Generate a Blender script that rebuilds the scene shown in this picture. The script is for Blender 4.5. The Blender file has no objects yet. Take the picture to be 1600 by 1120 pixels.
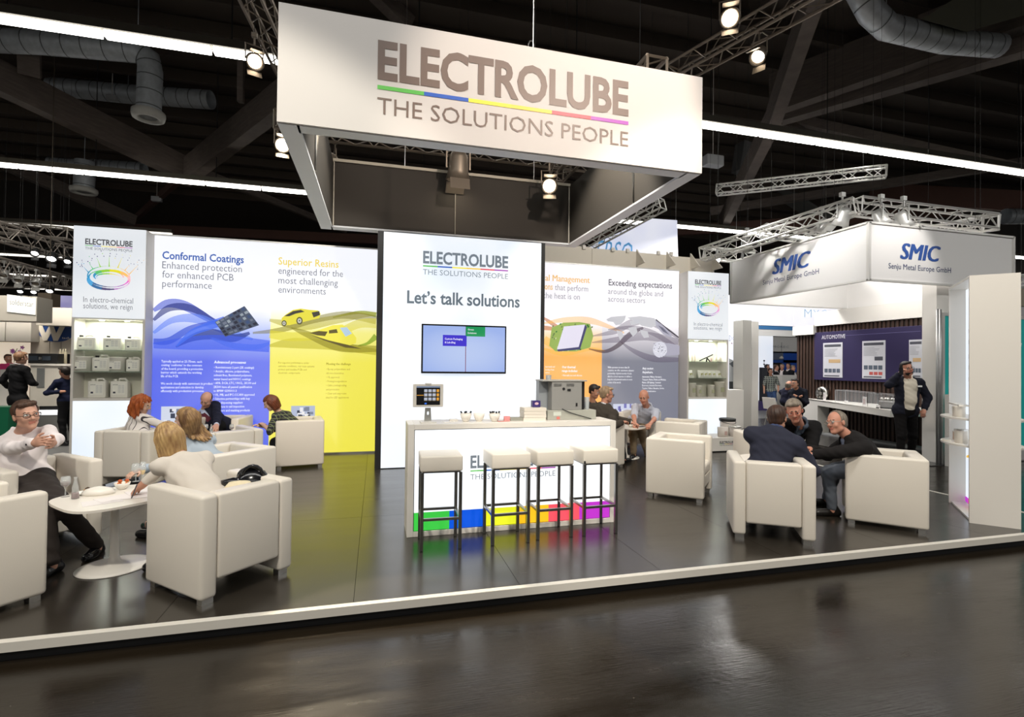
import bpy, bmesh, math, random
import numpy as np
from mathutils import Vector, Matrix
random.seed(7)
C = bpy.context.scene.collection
S = bpy.context.scene
PI = math.pi

# ---------------------------------------------------------------- camera
EYE = 1.62
FPX = 796.0
def _rot(yaw, pit, roll):
    cy, sy = math.cos(yaw), math.sin(yaw); cp, sp = math.cos(pit), math.sin(pit); cr, sr = math.cos(roll), math.sin(roll)
    M = np.array([[1, 0, 0], [0, 0, -1], [0, 1, 0.]])
    A = np.array([[cy, -sy, 0], [sy, cy, 0], [0, 0, 1]])
    B = np.array([[1, 0, 0], [0, cp, -sp], [0, sp, cp]])
    D = np.array([[cr, -sr, 0], [sr, cr, 0], [0, 0, 1]])
    return D @ B @ M @ A
RM = _rot(.2595, -.0119, .011)
cam_d = bpy.data.cameras.new('camera'); cam = bpy.data.objects.new('camera', cam_d); C.objects.link(cam)
cam_d.sensor_width = 36; cam_d.lens = 36 * FPX / 1600; cam_d.clip_start = .05; cam_d.clip_end = 300
cam.matrix_world = Matrix(((RM[0][0], -RM[1][0], -RM[2][0], 0), (RM[0][1], -RM[1][1], -RM[2][1], 0), (RM[0][2], -RM[1][2], -RM[2][2], EYE), (0, 0, 0, 1)))
S.camera = cam

# ---------------------------------------------------------------- world, exposure
S.view_settings.view_transform = 'Standard'; S.view_settings.look = 'None'
S.view_settings.exposure = 0.0; S.view_settings.gamma = 1.0; S.view_settings.use_curve_mapping = False
w = bpy.data.worlds.new('hall_air'); S.world = w; w.use_nodes = True
w.node_tree.nodes['Background'].inputs[0].default_value = (1, .97, .93, 1)
w.node_tree.nodes['Background'].inputs[1].default_value = .15

def lamp(name, kind, loc, target, energy, color=(1, 1, 1), **kw):
    d = bpy.data.lights.new(name, kind); d.energy = energy; d.color = color
    for k, v in kw.items(): setattr(d, k, v)
    o = bpy.data.objects.new(name, d); C.objects.link(o); o.location = loc
    dv = Vector(target) - Vector(loc)
    o.rotation_euler = dv.to_track_quat('-Z', 'Y').to_euler()
    return o
# fluorescent rows of the hall that hang behind and above the camera
for k, y in enumerate((2.4, -5.0)):
    lamp('fluorescent_row_light', 'AREA', (2, y, 6.9), (2, y, 0), 700, (1, .98, .94), shape='RECTANGLE', size=34, size_y=.25)
# stage lamps on the aisle side trusses, aimed at the stand; area lights among them are added fill
lamp('stage_and_fill_light', 'SPOT', (3.4, .2, 6.2), (1.95, 4.8, 4.3), 1150, (1, .83, .70), spot_size=math.radians(38), spot_blend=.5, shadow_soft_size=.08)
lamp('stage_and_fill_light', 'SPOT', (5.6, -.8, 6.0), (3.0, 4.8, 4.25), 120, (1, .90, .78), spot_size=math.radians(30), spot_blend=.5, shadow_soft_size=.08)
lamp('stage_and_fill_light', 'SPOT', (-2.0, .4, 5.8), (-1.6, 5.5, .4), 880, (1, .93, .80), spot_size=math.radians(70), spot_blend=.3, shadow_soft_size=.1)
lamp('stage_and_fill_light', 'SPOT', (2.2, .2, 5.8), (4.4, 5.2, .4), 1050, (1, .92, .79), spot_size=math.radians(62), spot_blend=.3, shadow_soft_size=.1)
lamp('stage_and_fill_light', 'SPOT', (.8, 6.0, 5.4), (-1.8, 7.6, .5), 480, (1, .95, .86), spot_size=math.radians(80), spot_blend=.5, shadow_soft_size=.1)
lamp('stage_and_fill_light', 'SPOT', (2.2, 6.0, 5.4), (4.6, 7.8, .5), 560, (1, .93, .82), spot_size=math.radians(80), spot_blend=.5, shadow_soft_size=.1)

lamp('stage_and_fill_light', 'SPOT', (-.7, 6.6, 4.6), (.25, 2.55, 0), 3200, (1, .84, .60), spot_size=math.radians(24), spot_blend=.10, shadow_soft_size=.06)
lamp('stage_and_fill_light', 'SPOT', (5.6, 6.4, 5.6), (5.2, 10.2, 4.0), 260, (1, .93, .82), spot_size=math.radians(62), spot_blend=.5, shadow_soft_size=.08)
lamp('stage_and_fill_light', 'AREA', (9.6, 8.6, 4.3), (10.2, 8.8, 0), 75, (1, .95, .9), shape='RECTANGLE', size=2.0, size_y=2.0)  # unseen fill added inside the neighbour's sign ring to brighten its interior
lamp('stage_and_fill_light', 'AREA', (9.5, 12.5, 5.6), (11, 13.5, 0), 420, (1, .97, .93), shape='RECTANGLE', size=2.0, size_y=2.0)  # added fill that brightens the columns and partitions behind, no fixture there
lamp('stage_and_fill_light', 'AREA', (-6.6, 10.8, 4.6), (-7.6, 13.2, 1), 240, (1, .93, .82), shape='RECTANGLE', size=2.0, size_y=1.0)  # soft fill added to lift the left neighbour's booth, source unseen

# ---------------------------------------------------------------- geometry helpers
def ray(px, py):
    return RM.T @ np.array([(px - 800) / FPX, (py - 560) / FPX, 1.])
def P(px, py, dep):
    d = ray(px, py); k = dep / (d @ RM[2]); return Vector((d[0] * k, d[1] * k, d[2] * k + EYE))
def G(px, py, z=0.):
    d = ray(px, py); t = (z - EYE) / d[2]; return Vector((d[0] * t, d[1] * t, z))
def AY(px, py, Y):
    d = ray(px, py); t = Y / d[1]; return Vector((d[0] * t, Y, EYE + d[2] * t))
def AX(px, py, X):
    d = ray(px, py); t = X / d[0]; return Vector((X, d[1] * t, EYE + d[2] * t))

WMX = {}
def wm(o): return WMX.get(o.name, Matrix.Identity(4)) if o else Matrix.Identity(4)

def principled(name, col, rough=.5, metal=0., emit=None, es=0., alpha=1., trans=0., spec=None, coat=0., noise=None, bump=None):
    m = bpy.data.materials.new(name); m.use_nodes = True
    nt = m.node_tree; b = nt.nodes['Principled BSDF']
    b.inputs['Base Color'].default_value = (*col, 1); b.inputs['Roughness'].default_value = rough
    b.inputs['Metallic'].default_value = metal
    if emit is not None:
        b.inputs['Emission Color'].default_value = (*emit, 1); b.inputs['Emission Strength'].default_value = es
    if trans: b.inputs['Transmission Weight'].default_value = trans
    if spec is not None: b.inputs['Specular IOR Level'].default_value = spec
    if coat: b.inputs['Coat Weight'].default_value = coat
    if alpha < 1: b.inputs['Alpha'].default_value = alpha
    if noise or bump:
        tc = nt.nodes.new('ShaderNodeTexCoord')
    if noise:   # (scale, second colour, amount, stretch)
        n = nt.nodes.new('ShaderNodeTexNoise'); n.inputs['Scale'].default_value = noise[0]; n.inputs['Detail'].default_value = 4
        mp = nt.nodes.new('ShaderNodeMapping'); mp.inputs['Scale'].default_value = noise[3] if len(noise) > 3 else (1, 1, 1)
        nt.links.new(tc.outputs['Object'], mp.inputs[0]); nt.links.new(mp.outputs[0], n.inputs['Vector'])
        r = nt.nodes.new('ShaderNodeMapRange'); r.inputs[1].default_value = .155; r.inputs[2].default_value = .65; r.inputs[4].default_value = noise[2]
        mx = nt.nodes.new('ShaderNodeMix'); mx.data_type = 'RGBA'
        nt.links.new(n.outputs[0], r.inputs[0]); nt.links.new(r.outputs[0], mx.inputs[0])
        mx.inputs[6].default_value = (*col, 1); mx.inputs[7].default_value = (*noise[1], 1)
        nt.links.new(mx.outputs[2], b.inputs['Base Color'])
        if emit is not None and noise and len(noise) > 4: nt.links.new(mx.outputs[2], b.inputs['Emission Color'])
    if bump:    # (scale, strength)
        n2 = nt.nodes.new('ShaderNodeTexNoise'); n2.inputs['Scale'].default_value = bump[0]; n2.inputs['Detail'].default_value = 3
        nt.links.new(tc.outputs['Object'], n2.inputs['Vector'])
        bp = nt.nodes.new('ShaderNodeBump'); bp.inputs['Strength'].default_value = bump[1]; bp.inputs['Distance'].default_value = .01
        nt.links.new(n2.outputs[0], bp.inputs['Height']); nt.links.new(bp.outputs[0], b.inputs['Normal'])
    return m
def srgb(r, g, b):
    f = lambda c: (c / 255 / 12.92) if c / 255 <= .04045 else ((c / 255 + .055) / 1.055) ** 2.4
    return (f(r), f(g), f(b))
_pc = {}
def paint(r, g, b, rough=.5, **k):
    key = (r, g, b, rough, tuple(sorted(k.items())))
    if key not in _pc: _pc[key] = principled('paint_%d_%d_%d' % (r, g, b), srgb(r, g, b), rough, **k)
    return _pc[key]
_gc = {}
def glow(r, g, b, s=1., alpha=1.):
    """back lit print: the colour of the print, lit through from behind"""
    key = (r, g, b, s, alpha)
    if key not in _gc:
        c = srgb(r, g, b)
        _gc[key] = principled('backlit_%d_%d_%d' % (r, g, b), tuple(x * .25 for x in c), .6, emit=c, es=s * .93, alpha=alpha)
    return _gc[key]

class MB:
    def __init__(s): s.v = []; s.f = []; s.mi = []; s.smooth = False
    def add(s, vs, fs, mi=0):
        n = len(s.v); s.v += [tuple(v) for v in vs]; s.f += [tuple(n + i for i in f) for f in fs]; s.mi += [mi] * len(fs); return s
    def box(s, c, d, rz=0, bev=0, mi=0, M=None):
        x, y, z = (q / 2 for q in d)
        if bev <= 0:
            vs = [(-x, -y, -z), (x, -y, -z), (x, y, -z), (-x, y, -z), (-x, -y, z), (x, -y, z), (x, y, z), (-x, y, z)]
            fs = [(0, 3, 2, 1), (4, 5, 6, 7), (0, 1, 5, 4), (1, 2, 6, 5), (2, 3, 7, 6), (3, 0, 4, 7)]
        else:
            bm = bmesh.new(); bmesh.ops.create_cube(bm, size=1)
            for v in bm.verts: v.co = Vector((v.co.x * d[0], v.co.y * d[1], v.co.z * d[2]))
            bmesh.ops.bevel(bm, geom=bm.edges[:], offset=bev, segments=3, profile=.5, affect='EDGES')
            bm.verts.ensure_lookup_table(); vs = [v.co[:] for v in bm.verts]; fs = [tuple(v.index for v in f.verts) for f in bm.faces]; bm.free()
        R = Matrix.Rotation(rz, 4, 'Z') if M is None else M
        s.add([(Vector(c) + (R @ Vector(v)).to_3d()) for v in vs], fs, mi); return s
    def span(s, a, b, bev=0, mi=0):
        return s.box([(a[i] + b[i]) / 2 for i in range(3)], [abs(b[i] - a[i]) for i in range(3)], bev=bev, mi=mi)
    def bar(s, p, q, w, h=None, mi=0, up=(0, 0, 1)):
        p, q = Vector(p), Vector(q); d = (q - p); L = d.length
        if L < 1e-6: return s
        d.normalize(); u = Vector(up)
        if abs(d.dot(u)) > .98: u = Vector((0, 1, 0))
        sd = d.cross(u).normalized(); u = sd.cross(d); h = h or w
        vs = [e + sd * (a * w / 2) + u * (b * h / 2) for e in (p, q) for a, b in ((-1, -1), (1, -1), (1, 1), (-1, 1))]
        return s.add(vs, [(0, 3, 2, 1), (4, 5, 6, 7), (0, 1, 5, 4), (1, 2, 6, 5), (2, 3, 7, 6), (3, 0, 4, 7)], mi)
    def tube(s, pts, r, n=6, mi=0, cap=True):
        pts = [Vector(p) for p in pts]; rs = r if isinstance(r, (list, tuple)) else [r] * len(pts); rings = []; vs = []; fs = []
        pu = None
        for i, p in enumerate(pts):
            d = (pts[min(i + 1, len(pts) - 1)] - pts[max(i - 1, 0)]).normalized()
            u = Vector((0, 0, 1)) if pu is None else pu
            if abs(d.dot(u)) > .95: u = Vector((1, 0, 0)) if abs(d.x) < .9 else Vector((0, 1, 0))
            a = d.cross(u).normalized(); b = a.cross(d).normalized(); pu = b
            for k in range(n):
                t = 2 * PI * k / n; vs.append(p + (a * math.cos(t) + b * math.sin(t)) * rs[i])
        for i in range(len(pts) - 1):
            for k in range(n): fs.append((i * n + k, i * n + (k + 1) % n, (i + 1) * n + (k + 1) % n, (i + 1) * n + k))
        if cap: fs.append(tuple(reversed(range(n)))); fs.append(tuple((len(pts) - 1) * n + k for k in range(n)))
        return s.add(vs, fs, mi)
    def lathe(s, prof, c=(0, 0, 0), n=20, mi=0, sx=1, sy=1, M=None):
        vs = []; fs = []
        for r, z in prof:
            for k in range(n):
                t = 2 * PI * k / n; v = Vector((r * math.cos(t) * sx, r * math.sin(t) * sy, z))
                if M is not None: v = M @ v
                vs.append(v + Vector(c))
        for i in range(len(prof) - 1):
            for k in range(n): fs.append((i * n + k, i * n + (k + 1) % n, (i + 1) * n + (k + 1) % n, (i + 1) * n + k))
        if prof[0][0] > 1e-5: fs.append(tuple(reversed(range(n))))
        if prof[-1][0] > 1e-5: fs.append(tuple((len(prof) - 1) * n + k for k in range(n)))
        return s.add(vs, fs, mi)
    def prism(s, poly, o, u, v, t, mi=0):
        """polygon in the plane (o,u,v) extruded by thickness t along u x v (0: flat)"""
        o, u, v = Vector(o), Vector(u), Vector(v); nrm = u.cross(v).normalized(); n = len(poly)
        a = [o + u * x + v * y for x, y in poly]
        if t == 0: return s.add(a, [tuple(range(n))], mi)
        b = [p + nrm * t for p in a]
        return s.add(a + b, [tuple(reversed(range(n))), tuple(range(n, 2 * n))] + [(i, (i + 1) % n, n + (i + 1) % n, n + i) for i in range(n)], mi)
    def build(s, name, mat, parent=None, world=True, smooth=False):
        me = bpy.data.meshes.new(name)
        Mi = wm(parent).inverted() if (parent and world) else None
        vs = [tuple(Mi @ Vector(v)) for v in s.v] if Mi is not None else [tuple(v) for v in s.v]
        me.from_pydata(vs, [], s.f)
        for m in (mat if isinstance(mat, (list, tuple)) else [mat]): me.materials.append(m)
        if any(s.mi): me.polygons.foreach_set('material_index', s.mi)
        if smooth or s.smooth:
            me.polygons.foreach_set('use_smooth', [True] * len(me.polygons))
        me.update()
        o = bpy.data.objects.new(name, me); C.objects.link(o)
        if parent: o.parent = parent; WMX[o.name] = wm(parent).copy()
        return o
def smooth_by_angle(o, ang=40):
    me = o.data; me.polygons.foreach_set('use_smooth', [True] * len(me.polygons))
    bm = bmesh.new(); bm.from_mesh(me)
    for e in bm.edges:
        if len(e.link_faces) == 2 and e.calc_face_angle(0) > math.radians(ang): e.smooth = False
    bm.to_mesh(me); bm.free(); return o

def thing(name, label, cat, loc=(0, 0, 0), rz=0, group=None):
    o = bpy.data.objects.new(name, None); C.objects.link(o); o.empty_display_size = .1
    o.location = loc; o.rotation_euler = (0, 0, rz); o['label'] = label; o['category'] = cat
    if group: o['group'] = group
    WMX[o.name] = Matrix.Translation(Vector(loc)) @ Matrix.Rotation(rz, 4, 'Z')
    return o
def tag(o, label, cat, group=None):
    o['label'] = label; o['category'] = cat
    if group: o['group'] = group
    return o
def struct(o):
    o['kind'] = 'structure'; return o
def stuff(o):
    o['kind'] = 'stuff'; return o
def dup(root, loc, rz, label, group=None):
    r = root.copy(); C.objects.link(r); r.location = loc; r.rotation_euler = (0, 0, rz); r['label'] = label
    if group: r['group'] = group
    WMX[r.name] = Matrix.Translation(Vector(loc)) @ Matrix.Rotation(rz, 4, 'Z')
    for ch in list(root.children):
        c = ch.copy(); C.objects.link(c); c.parent = r
        for g in list(ch.children):
            d = g.copy(); C.objects.link(d); d.parent = c
    return r
# ---------------------------------------------------------------- lettering (flat print)
_tc = {}
def _text_data(s, bold, res):
    key = (s, bold, res)
    if key in _tc: return _tc[key]
    cu = bpy.data.curves.new('t', 'FONT'); cu.body = s; cu.resolution_u = res; cu.offset = bold; cu.fill_mode = 'FRONT'; cu.space_line = 1.12
    o = bpy.data.objects.new('t', cu); me = o.to_mesh()
    v = np.zeros(len(me.vertices) * 3); me.vertices.foreach_get('co', v); v = v.reshape(-1, 3)
    f = [tuple(p.vertices) for p in me.polygons]
    o.to_mesh_clear(); bpy.data.objects.remove(o); bpy.data.curves.remove(cu)
    _tc[key] = (v, f); return _tc[key]
def text(mb, s, o, u, v, width=None, height=None, bold=0., res=2, mi=0, slant=0.):
    """put the words s into mb: lower left corner o, width along u, cap height along v (metres)"""
    if bold > 0 and any(q in s for q in 'MW'):     # these two letters overlap themselves when swollen: thicken by shifted copies
        h_ = height or width * .2; U, V = Vector(u).normalized(), Vector(v).normalized(); N_ = U.cross(V); e = bold * h_ * 1.6
        for k, q in enumerate((-1, 0, 1)): text(mb, s, Vector(o) + U * (e * q) + N_ * (.0004 * k), u, v, width, height, 0., res, mi, slant)
        return mb
    vv, f = _text_data(s, bold, res)
    if not len(vv): return mb
    x0, x1 = vv[:, 0].min(), vv[:, 0].max()
    capv, _ = _text_data('E', bold, res); cap = capv[:, 1].max()
    sy = (height / cap) if height else None; sx = (width / (x1 - x0)) if width else None
    sx = sx or sy; sy = sy or sx
    o, u, v = Vector(o), Vector(u).normalized(), Vector(v).normalized()
    pts = [o + u * ((p[0] - x0) * sx + p[1] * sy * slant) + v * (p[1] * sy) for p in vv]
    return mb.add(pts, f, mi)
def ribbon(mb, pts, w, o, u, v, mi=0, n=24, taper=True):
    """smooth print stroke through 2-D points with widths w"""
    P2 = [np.array(p, float) for p in pts]; ws = list(w) if isinstance(w, (list, tuple)) else [w] * len(P2)
    def cr(a, t):
        i = min(int(t), len(a) - 2); t -= i
        p0, p1, p2, p3 = a[max(i - 1, 0)], a[i], a[i + 1], a[min(i + 2, len(a) - 1)]
        return .5 * ((2 * p1) + (p2 - p0) * t + (2 * p0 - 5 * p1 + 4 * p2 - p3) * t * t + (3 * p1 - p0 - 3 * p2 + p3) * t ** 3)
    m = len(P2) - 1; c = [cr(P2, m * k / n) for k in range(n + 1)]; wl = [float(cr([np.array([q]) for q in ws], m * k / n)[0]) for k in range(n + 1)]
    o, u, v = Vector(o), Vector(u), Vector(v); vs = []; fs = []
    for k in range(n + 1):
        d = c[min(k + 1, n)] - c[max(k - 1, 0)]; d /= max(np.hypot(*d), 1e-9); nn = np.array([-d[1], d[0]]) * max(wl[k], .0005) / 2
        for q in (c[k] + nn, c[k] - nn): vs.append(o + u * float(q[0]) + v * float(q[1]))
    for k in range(n): fs.append((2 * k, 2 * k + 1, 2 * k + 3, 2 * k + 2))
    return mb.add(vs, fs, mi)
# ---------------------------------------------------------------- materials
LAM = principled('white_laminate', (.78, .745, .69), .38)
LAMG = principled('grey_white_laminate', (.74, .71, .66), .45)
LEATHER = principled('white_leather', (.76, .705, .62), .42, bump=(160, .05), spec=.4)
STEEL = principled('brushed_steel', (.30, .29, .27), .30, 1.0)
ALU = principled('aluminium', (.72, .71, .68), .32, 1.0)
ALU_L = principled('lit_aluminium', (.80, .79, .76), .45, .6)
BLACK = principled('black', (.012, .012, .013), .5)
BLACKG = principled('black_gloss', (.01, .01, .012), .12)
CHROME = principled('chrome', (.8, .8, .8), .12, 1.0)
GLASS = principled('clear_glass', (.95, .97, .96), .02, trans=1.0)
GLASS.node_tree.nodes['Principled BSDF'].inputs['IOR'].default_value = 1.45
ACRYL = principled('thin_glass', (.85, .95, .9), .05, alpha=.16)
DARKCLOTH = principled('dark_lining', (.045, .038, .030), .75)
WOODC = principled('dark_timber', (.17, .135, .115), .75, noise=(3, (.10, .08, .068), .8, (1, 1, 6)))
WOODR = principled('reddish_timber', (.10, .045, .032), .7)
ROOF = principled('roof_boards', (.060, .045, .034), .9)
GALV = principled('galvanised_duct', (.62, .66, .70), .42, .35, noise=(9, (.42, .45, .48), .7))
TUBE = principled('fluorescent_tube', (.9, .9, .85), .5, emit=(1, .97, .90), es=9.0)
TUBEF = principled('fluorescent_tube_far', (.9, .9, .85), .5, emit=(1, .95, .84), es=1.6)
LENS = principled('lamp_lens', (.9, .9, .85), .5, emit=(1, .86, .66), es=14)
LENSW = principled('lamp_lens_white', (.9, .9, .9), .5, emit=(1, .98, .94), es=14)
WHITEPRINT = glow(236, 243, 250, 1.02)

def gloss_floor(name, base, r0, r1, scratch, tint, spec=.85):
    m = bpy.data.materials.new(name); m.use_nodes = True; nt = m.node_tree; b = nt.nodes['Principled BSDF']; L = nt.links
    tc = nt.nodes.new('ShaderNodeTexCoord'); mp = nt.nodes.new('ShaderNodeMapping'); mp.inputs['Scale'].default_value = (.5, 2.4, 1); mp.inputs['Rotation'].default_value = (0, 0, .35)
    L.new(tc.outputs['Object'], mp.inputs[0])
    n = nt.nodes.new('ShaderNodeTexNoise'); n.inputs['Scale'].default_value = 2.2; n.inputs['Detail'].default_value = 7; n.inputs['Roughness'].default_value = .65; L.new(mp.outputs[0], n.inputs['Vector'])
    r = nt.nodes.new('ShaderNodeMapRange'); r.inputs[1].default_value = .3; r.inputs[2].default_value = .72; r.inputs[3].default_value = r0; r.inputs[4].default_value = r1; L.new(n.outputs[0], r.inputs[0]); L.new(r.outputs[0], b.inputs['Roughness'])
    mx = nt.nodes.new('ShaderNodeMix'); mx.data_type = 'RGBA'; mx.inputs[6].default_value = (*base, 1); mx.inputs[7].default_value = (*tint, 1); L.new(n.outputs[0], mx.inputs[0])
    L.new(mx.outputs[2], b.inputs['Base Color'])
    if scratch:
        mp2 = nt.nodes.new('ShaderNodeMapping'); mp2.inputs['Scale'].default_value = (3, 60, 1); mp2.inputs['Rotation'].default_value = (0, 0, .28); L.new(tc.outputs['Object'], mp2.inputs[0])
        n2 = nt.nodes.new('ShaderNodeTexNoise'); n2.inputs['Scale'].default_value = 2.0; n2.inputs['Detail'].default_value = 5; L.new(mp2.outputs[0], n2.inputs['Vector'])
        n3 = nt.nodes.new('ShaderNodeTexNoise'); n3.inputs['Scale'].default_value = 26; n3.inputs['Detail'].default_value = 3; L.new(tc.outputs['Object'], n3.inputs['Vector'])
        ad = nt.nodes.new('ShaderNodeMath'); ad.operation = 'ADD'; L.new(n2.outputs[0], ad.inputs[0]); L.new(n3.outputs[0], ad.inputs[1])
        bp = nt.nodes.new('ShaderNodeBump'); bp.inputs['Strength'].default_value = scratch; bp.inputs['Distance'].default_value = .004; L.new(ad.outputs[0], bp.inputs['Height']); L.new(bp.outputs[0], b.inputs['Normal'])
        # small pale specks and worn spots
        vo = nt.nodes.new('ShaderNodeTexVoronoi'); vo.inputs['Scale'].default_value = 9; L.new(tc.outputs['Object'], vo.inputs['Vector'])
        lt = nt.nodes.new('ShaderNodeMath'); lt.operation = 'LESS_THAN'; lt.inputs[1].default_value = .022; L.new(vo.outputs['Distance'], lt.inputs[0])
        mx2 = nt.nodes.new('ShaderNodeMix'); mx2.data_type = 'RGBA'; mx2.inputs[7].default_value = (.22, .2, .16, 1); L.new(lt.outputs[0], mx2.inputs[0]); L.new(mx.outputs[2], mx2.inputs[6]); L.new(mx2.outputs[2], b.inputs['Base Color'])
    b.inputs['Specular IOR Level'].default_value = spec
    return m
HALLF = gloss_floor('worn_dark_hall_floor', (.008, .006, .004), .11, .30, .13, (.020, .014, .008), .5)
STANDF = gloss_floor('satin_dark_stand_floor', (.022, .018, .014), .19, .26, 0, (.030, .025, .019))
STANDF2 = gloss_floor('satin_dark_stand_floor_b', (.024, .020, .016), .20, .28, 0, (.031, .026, .020))

# ---------------------------------------------------------------- hall shell
FZ = -.12
mb = MB(); mb.span((-45, -14, FZ - .1), (60, 62, FZ)); struct(mb.build('floor', HALLF))
mb = MB(); mb.span((-45, 61.8, FZ), (60, 62, 12)); struct(mb.build('wall_back', principled('far_hall_wall', (.05, .043, .036), .9)))
mb = MB(); mb.span((-45, -14, 10.6), (60, 62, 10.8)); ceil = struct(mb.build('ceiling', ROOF))
# purlins of the roof: long boards running across
for k in range(16):
    y = 9.5 + k * 1.35
    mb = MB(); mb.bar((-24, y, 10.35), (34, y, 10.35), .16, .34); mb.build('purlin', ROOF, ceil)
# big timber lattice of the hall, each member a beam
def beam(a, b, w_, h_, mat=WOODC, up=(0, 0, 1)):
    mb = MB(); mb.bar(a, b, w_, h_, up=up); return struct(mb.build('beam', mat))
beam(P(-60, 92, 12), P(296, 268, 17.5), .35, .78)
beam(P(288, 272, 17.5), P(520, 90, 11.8), .35, .78)
beam(P(44, 40, 12.5), P(47, 118, 12.9), .42, .42)
beam(P(377, 80, 13.2), P(376, 160, 13.4), .14, .2)
beam(P(-60, 225, 21), P(210, 345, 27), .3, .55)
beam(P(205, 347, 30), P(300, 262, 20), .2, .3, WOODR)
beam(P(-60, 345, 29), P(620, 376, 29), .3, .5, WOODR)
beam(P(300, 262, 20), P(540, 360, 29), .2, .28)
beam(P(-60, 236, 26), P(470, 285, 26), .25, .3, WOODR)
beam(P(1290, -60, 9.5), P(1208, 185, 13.5), .3, .62)
beam(P(1212, 178, 13.5), P(1128, 352, 21), .3, .62)
beam(P(1090, 152, 20), P(1620, 272, 15), .3, .3)
beam(P(1215, 186, 16), P(1640, 62, 11), .4, .34)
beam(P(1205, 150, 15), P(1640, -10, 11), .35, 1.15)
beam(P(1165, 225, 19), P(1158, 270, 19), .5, .5, principled('pale_post', (.12, .12, .12), .7))
beam(P(1110, 330, 23), P(1620, 250, 19), .3, .3)
beam(P(900, 372, 30), P(1500, 330, 24), .3, .5, WOODR)
beam(P(1360, 300, 24), P(1640, 318, 20), .3, .8, WOODR)
beam(P(560, -40, 12), P(640, 40, 13), .3, .4)
beam(P(690, 60, 14), P(560, 130, 17), .3, .3)
for (a, b) in ((P(1150, 255, 26), P(1290, 345, 26)), (P(1215, 205, 24), P(1330, 215, 24))):
    beam(a, b, 1.2, .1, principled('grey_roof_board', (.10, .10, .09), .8))

# long fluorescent rows of the roof
def light_row(y, x0, x1, mat, label, z=7.0, step=1.55, w_=.13):
    t = thing('fluorescent_light_row', label, 'light', ((x0 + x1) / 2, y, z), 0, 'fluorescent rows under the hall roof')
    mb = MB(); mb.span((x0, y - .12, z + .06), (x1, y + .12, z + .2)); mb.build('rail', principled('rail_metal', (.10, .09, .07), .6), t)
    n = max(1, int((x1 - x0) / step)); dx = (x1 - x0) / n
    for k in range(n):
        mb = MB(); mb.span((x0 + k * dx + .03, y - .07, z - .03), (x0 + (k + 1) * dx - .03, y + .07, z + .06)); mb.build('tube', mat, t)
    for k in range(0, n, 2):
        mb = MB(); mb.tube([(x0 + k * dx + .3, y, z + .2), (x0 + k * dx + .3, y, 10.58)], .012, 4); mb.build('hanger', BLACK, t)
light_row(9.85, -9.3, 19.8, TUBE, 'nearest and brightest fluorescent row, passing behind the big banner')
light_row(17.3, -14.5, 34, TUBE, 'second fluorescent row, below the nearest one, ending at the banner frame')
light_row(24.7, -24, -8.5, TUBEF, 'short fluorescent row above the crossing trusses beside the left shelf tower')
light_row(32.1, -30, -12, TUBEF, 'far fluorescent row between the two trusses beside the left shelf tower')
light_row(39.5, -36, -16, TUBEF, 'far thin fluorescent row behind the lower truss by the left shelf tower')
light_row(46.9, -40, -20, TUBEF, 'farthest fluorescent row, just above the white oval-logo stand')

# ventilation ducts
def duct(path, r, label, vent=None):
    t = thing('ventilation_duct', label, 'duct', path[0], 0, 'ventilation ducts under the roof')
    mb = MB(); mb.tube(path, r, 16, cap=False); mb.build('pipe', GALV, t, smooth=True)
    mb = MB()
    for i in range(len(path) - 1):
        a, b = Vector(path[i]), Vector(path[i + 1]); n = max(1, int((b - a).length / .35)); d = (b - a).normalized()
        for k in range(n):
            p = a + (b - a) * ((k + .5) / n); mb.tube([p - d * .012, p + d * .012], r * 1.02, 16, cap=False)
    stuff(mb.build('seam', principled('duct_seam', (.16, .17, .18), .5, .7), t))
    mb = MB(); mid = Vector(path[len(path) // 2]); mb.tube([mid, (mid.x, mid.y, 10.58)], .012, 4); mb.build('strap', GALV, t)
    if vent:
        p = Vector(path[-1]); mb = MB()
        mb.lathe([(r * 1.0, .10), (r * 1.32, .08), (r * 1.34, 0), (r * 1.25, -.09), (r * .85, -.10), (r * .8, -.03), (0, -.03)], p, 24)
        mb.build('outlet_ring', principled('outlet_white', (.55, .54, .5), .5), t, smooth=True)
        mb = MB(); mb.lathe([(r * .7, -.05), (r * .3, -.07), (0, -.07)], p, 20); mb.build('diffuser', principled('outlet_grey', (.2, .2, .2), .5), t)
    return t
a = P(236, 92, 12.6)
duct([P(-30, 62, 12.0), P(60, 66, 12.1), P(150, 74, 12.3), P(215, 80, 12.5), P(232, 92, 12.6), P(235, 110, 12.6), P(232, 180, 12.6)], .27, 'thick bright ventilation duct turning down to a round outlet beside the banner', True)
duct([P(80, 135, 16), P(200, 147, 16), P(330, 156, 16)], .28, 'horizontal ventilation duct behind the down-pointing one')
duct([P(133, 252, 20), P(131, 298, 20)], .34, 'short dark ventilation outlet below the second fluorescent row', True)
duct([P(80, 255, 22), P(225, 265, 22)], .3, 'far horizontal duct partly hidden by the second fluorescent row')
duct([P(1335, -30, 10), P(1362, 20, 10), P(1385, 42, 10.2), P(1480, 65, 10.8), P(1560, 72, 11.3)], .24, 'bent spiral ventilation duct at the upper right of the roof')
duct([P(1570, 338, 20), P(1640, 338, 20)], .3, 'short duct end over the right stand')
mb = MB(); p0 = P(1440, 34, 12)
t = thing('air_box', 'pale box-shaped air duct at the upper right corner of the roof', 'duct', p0)
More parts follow.
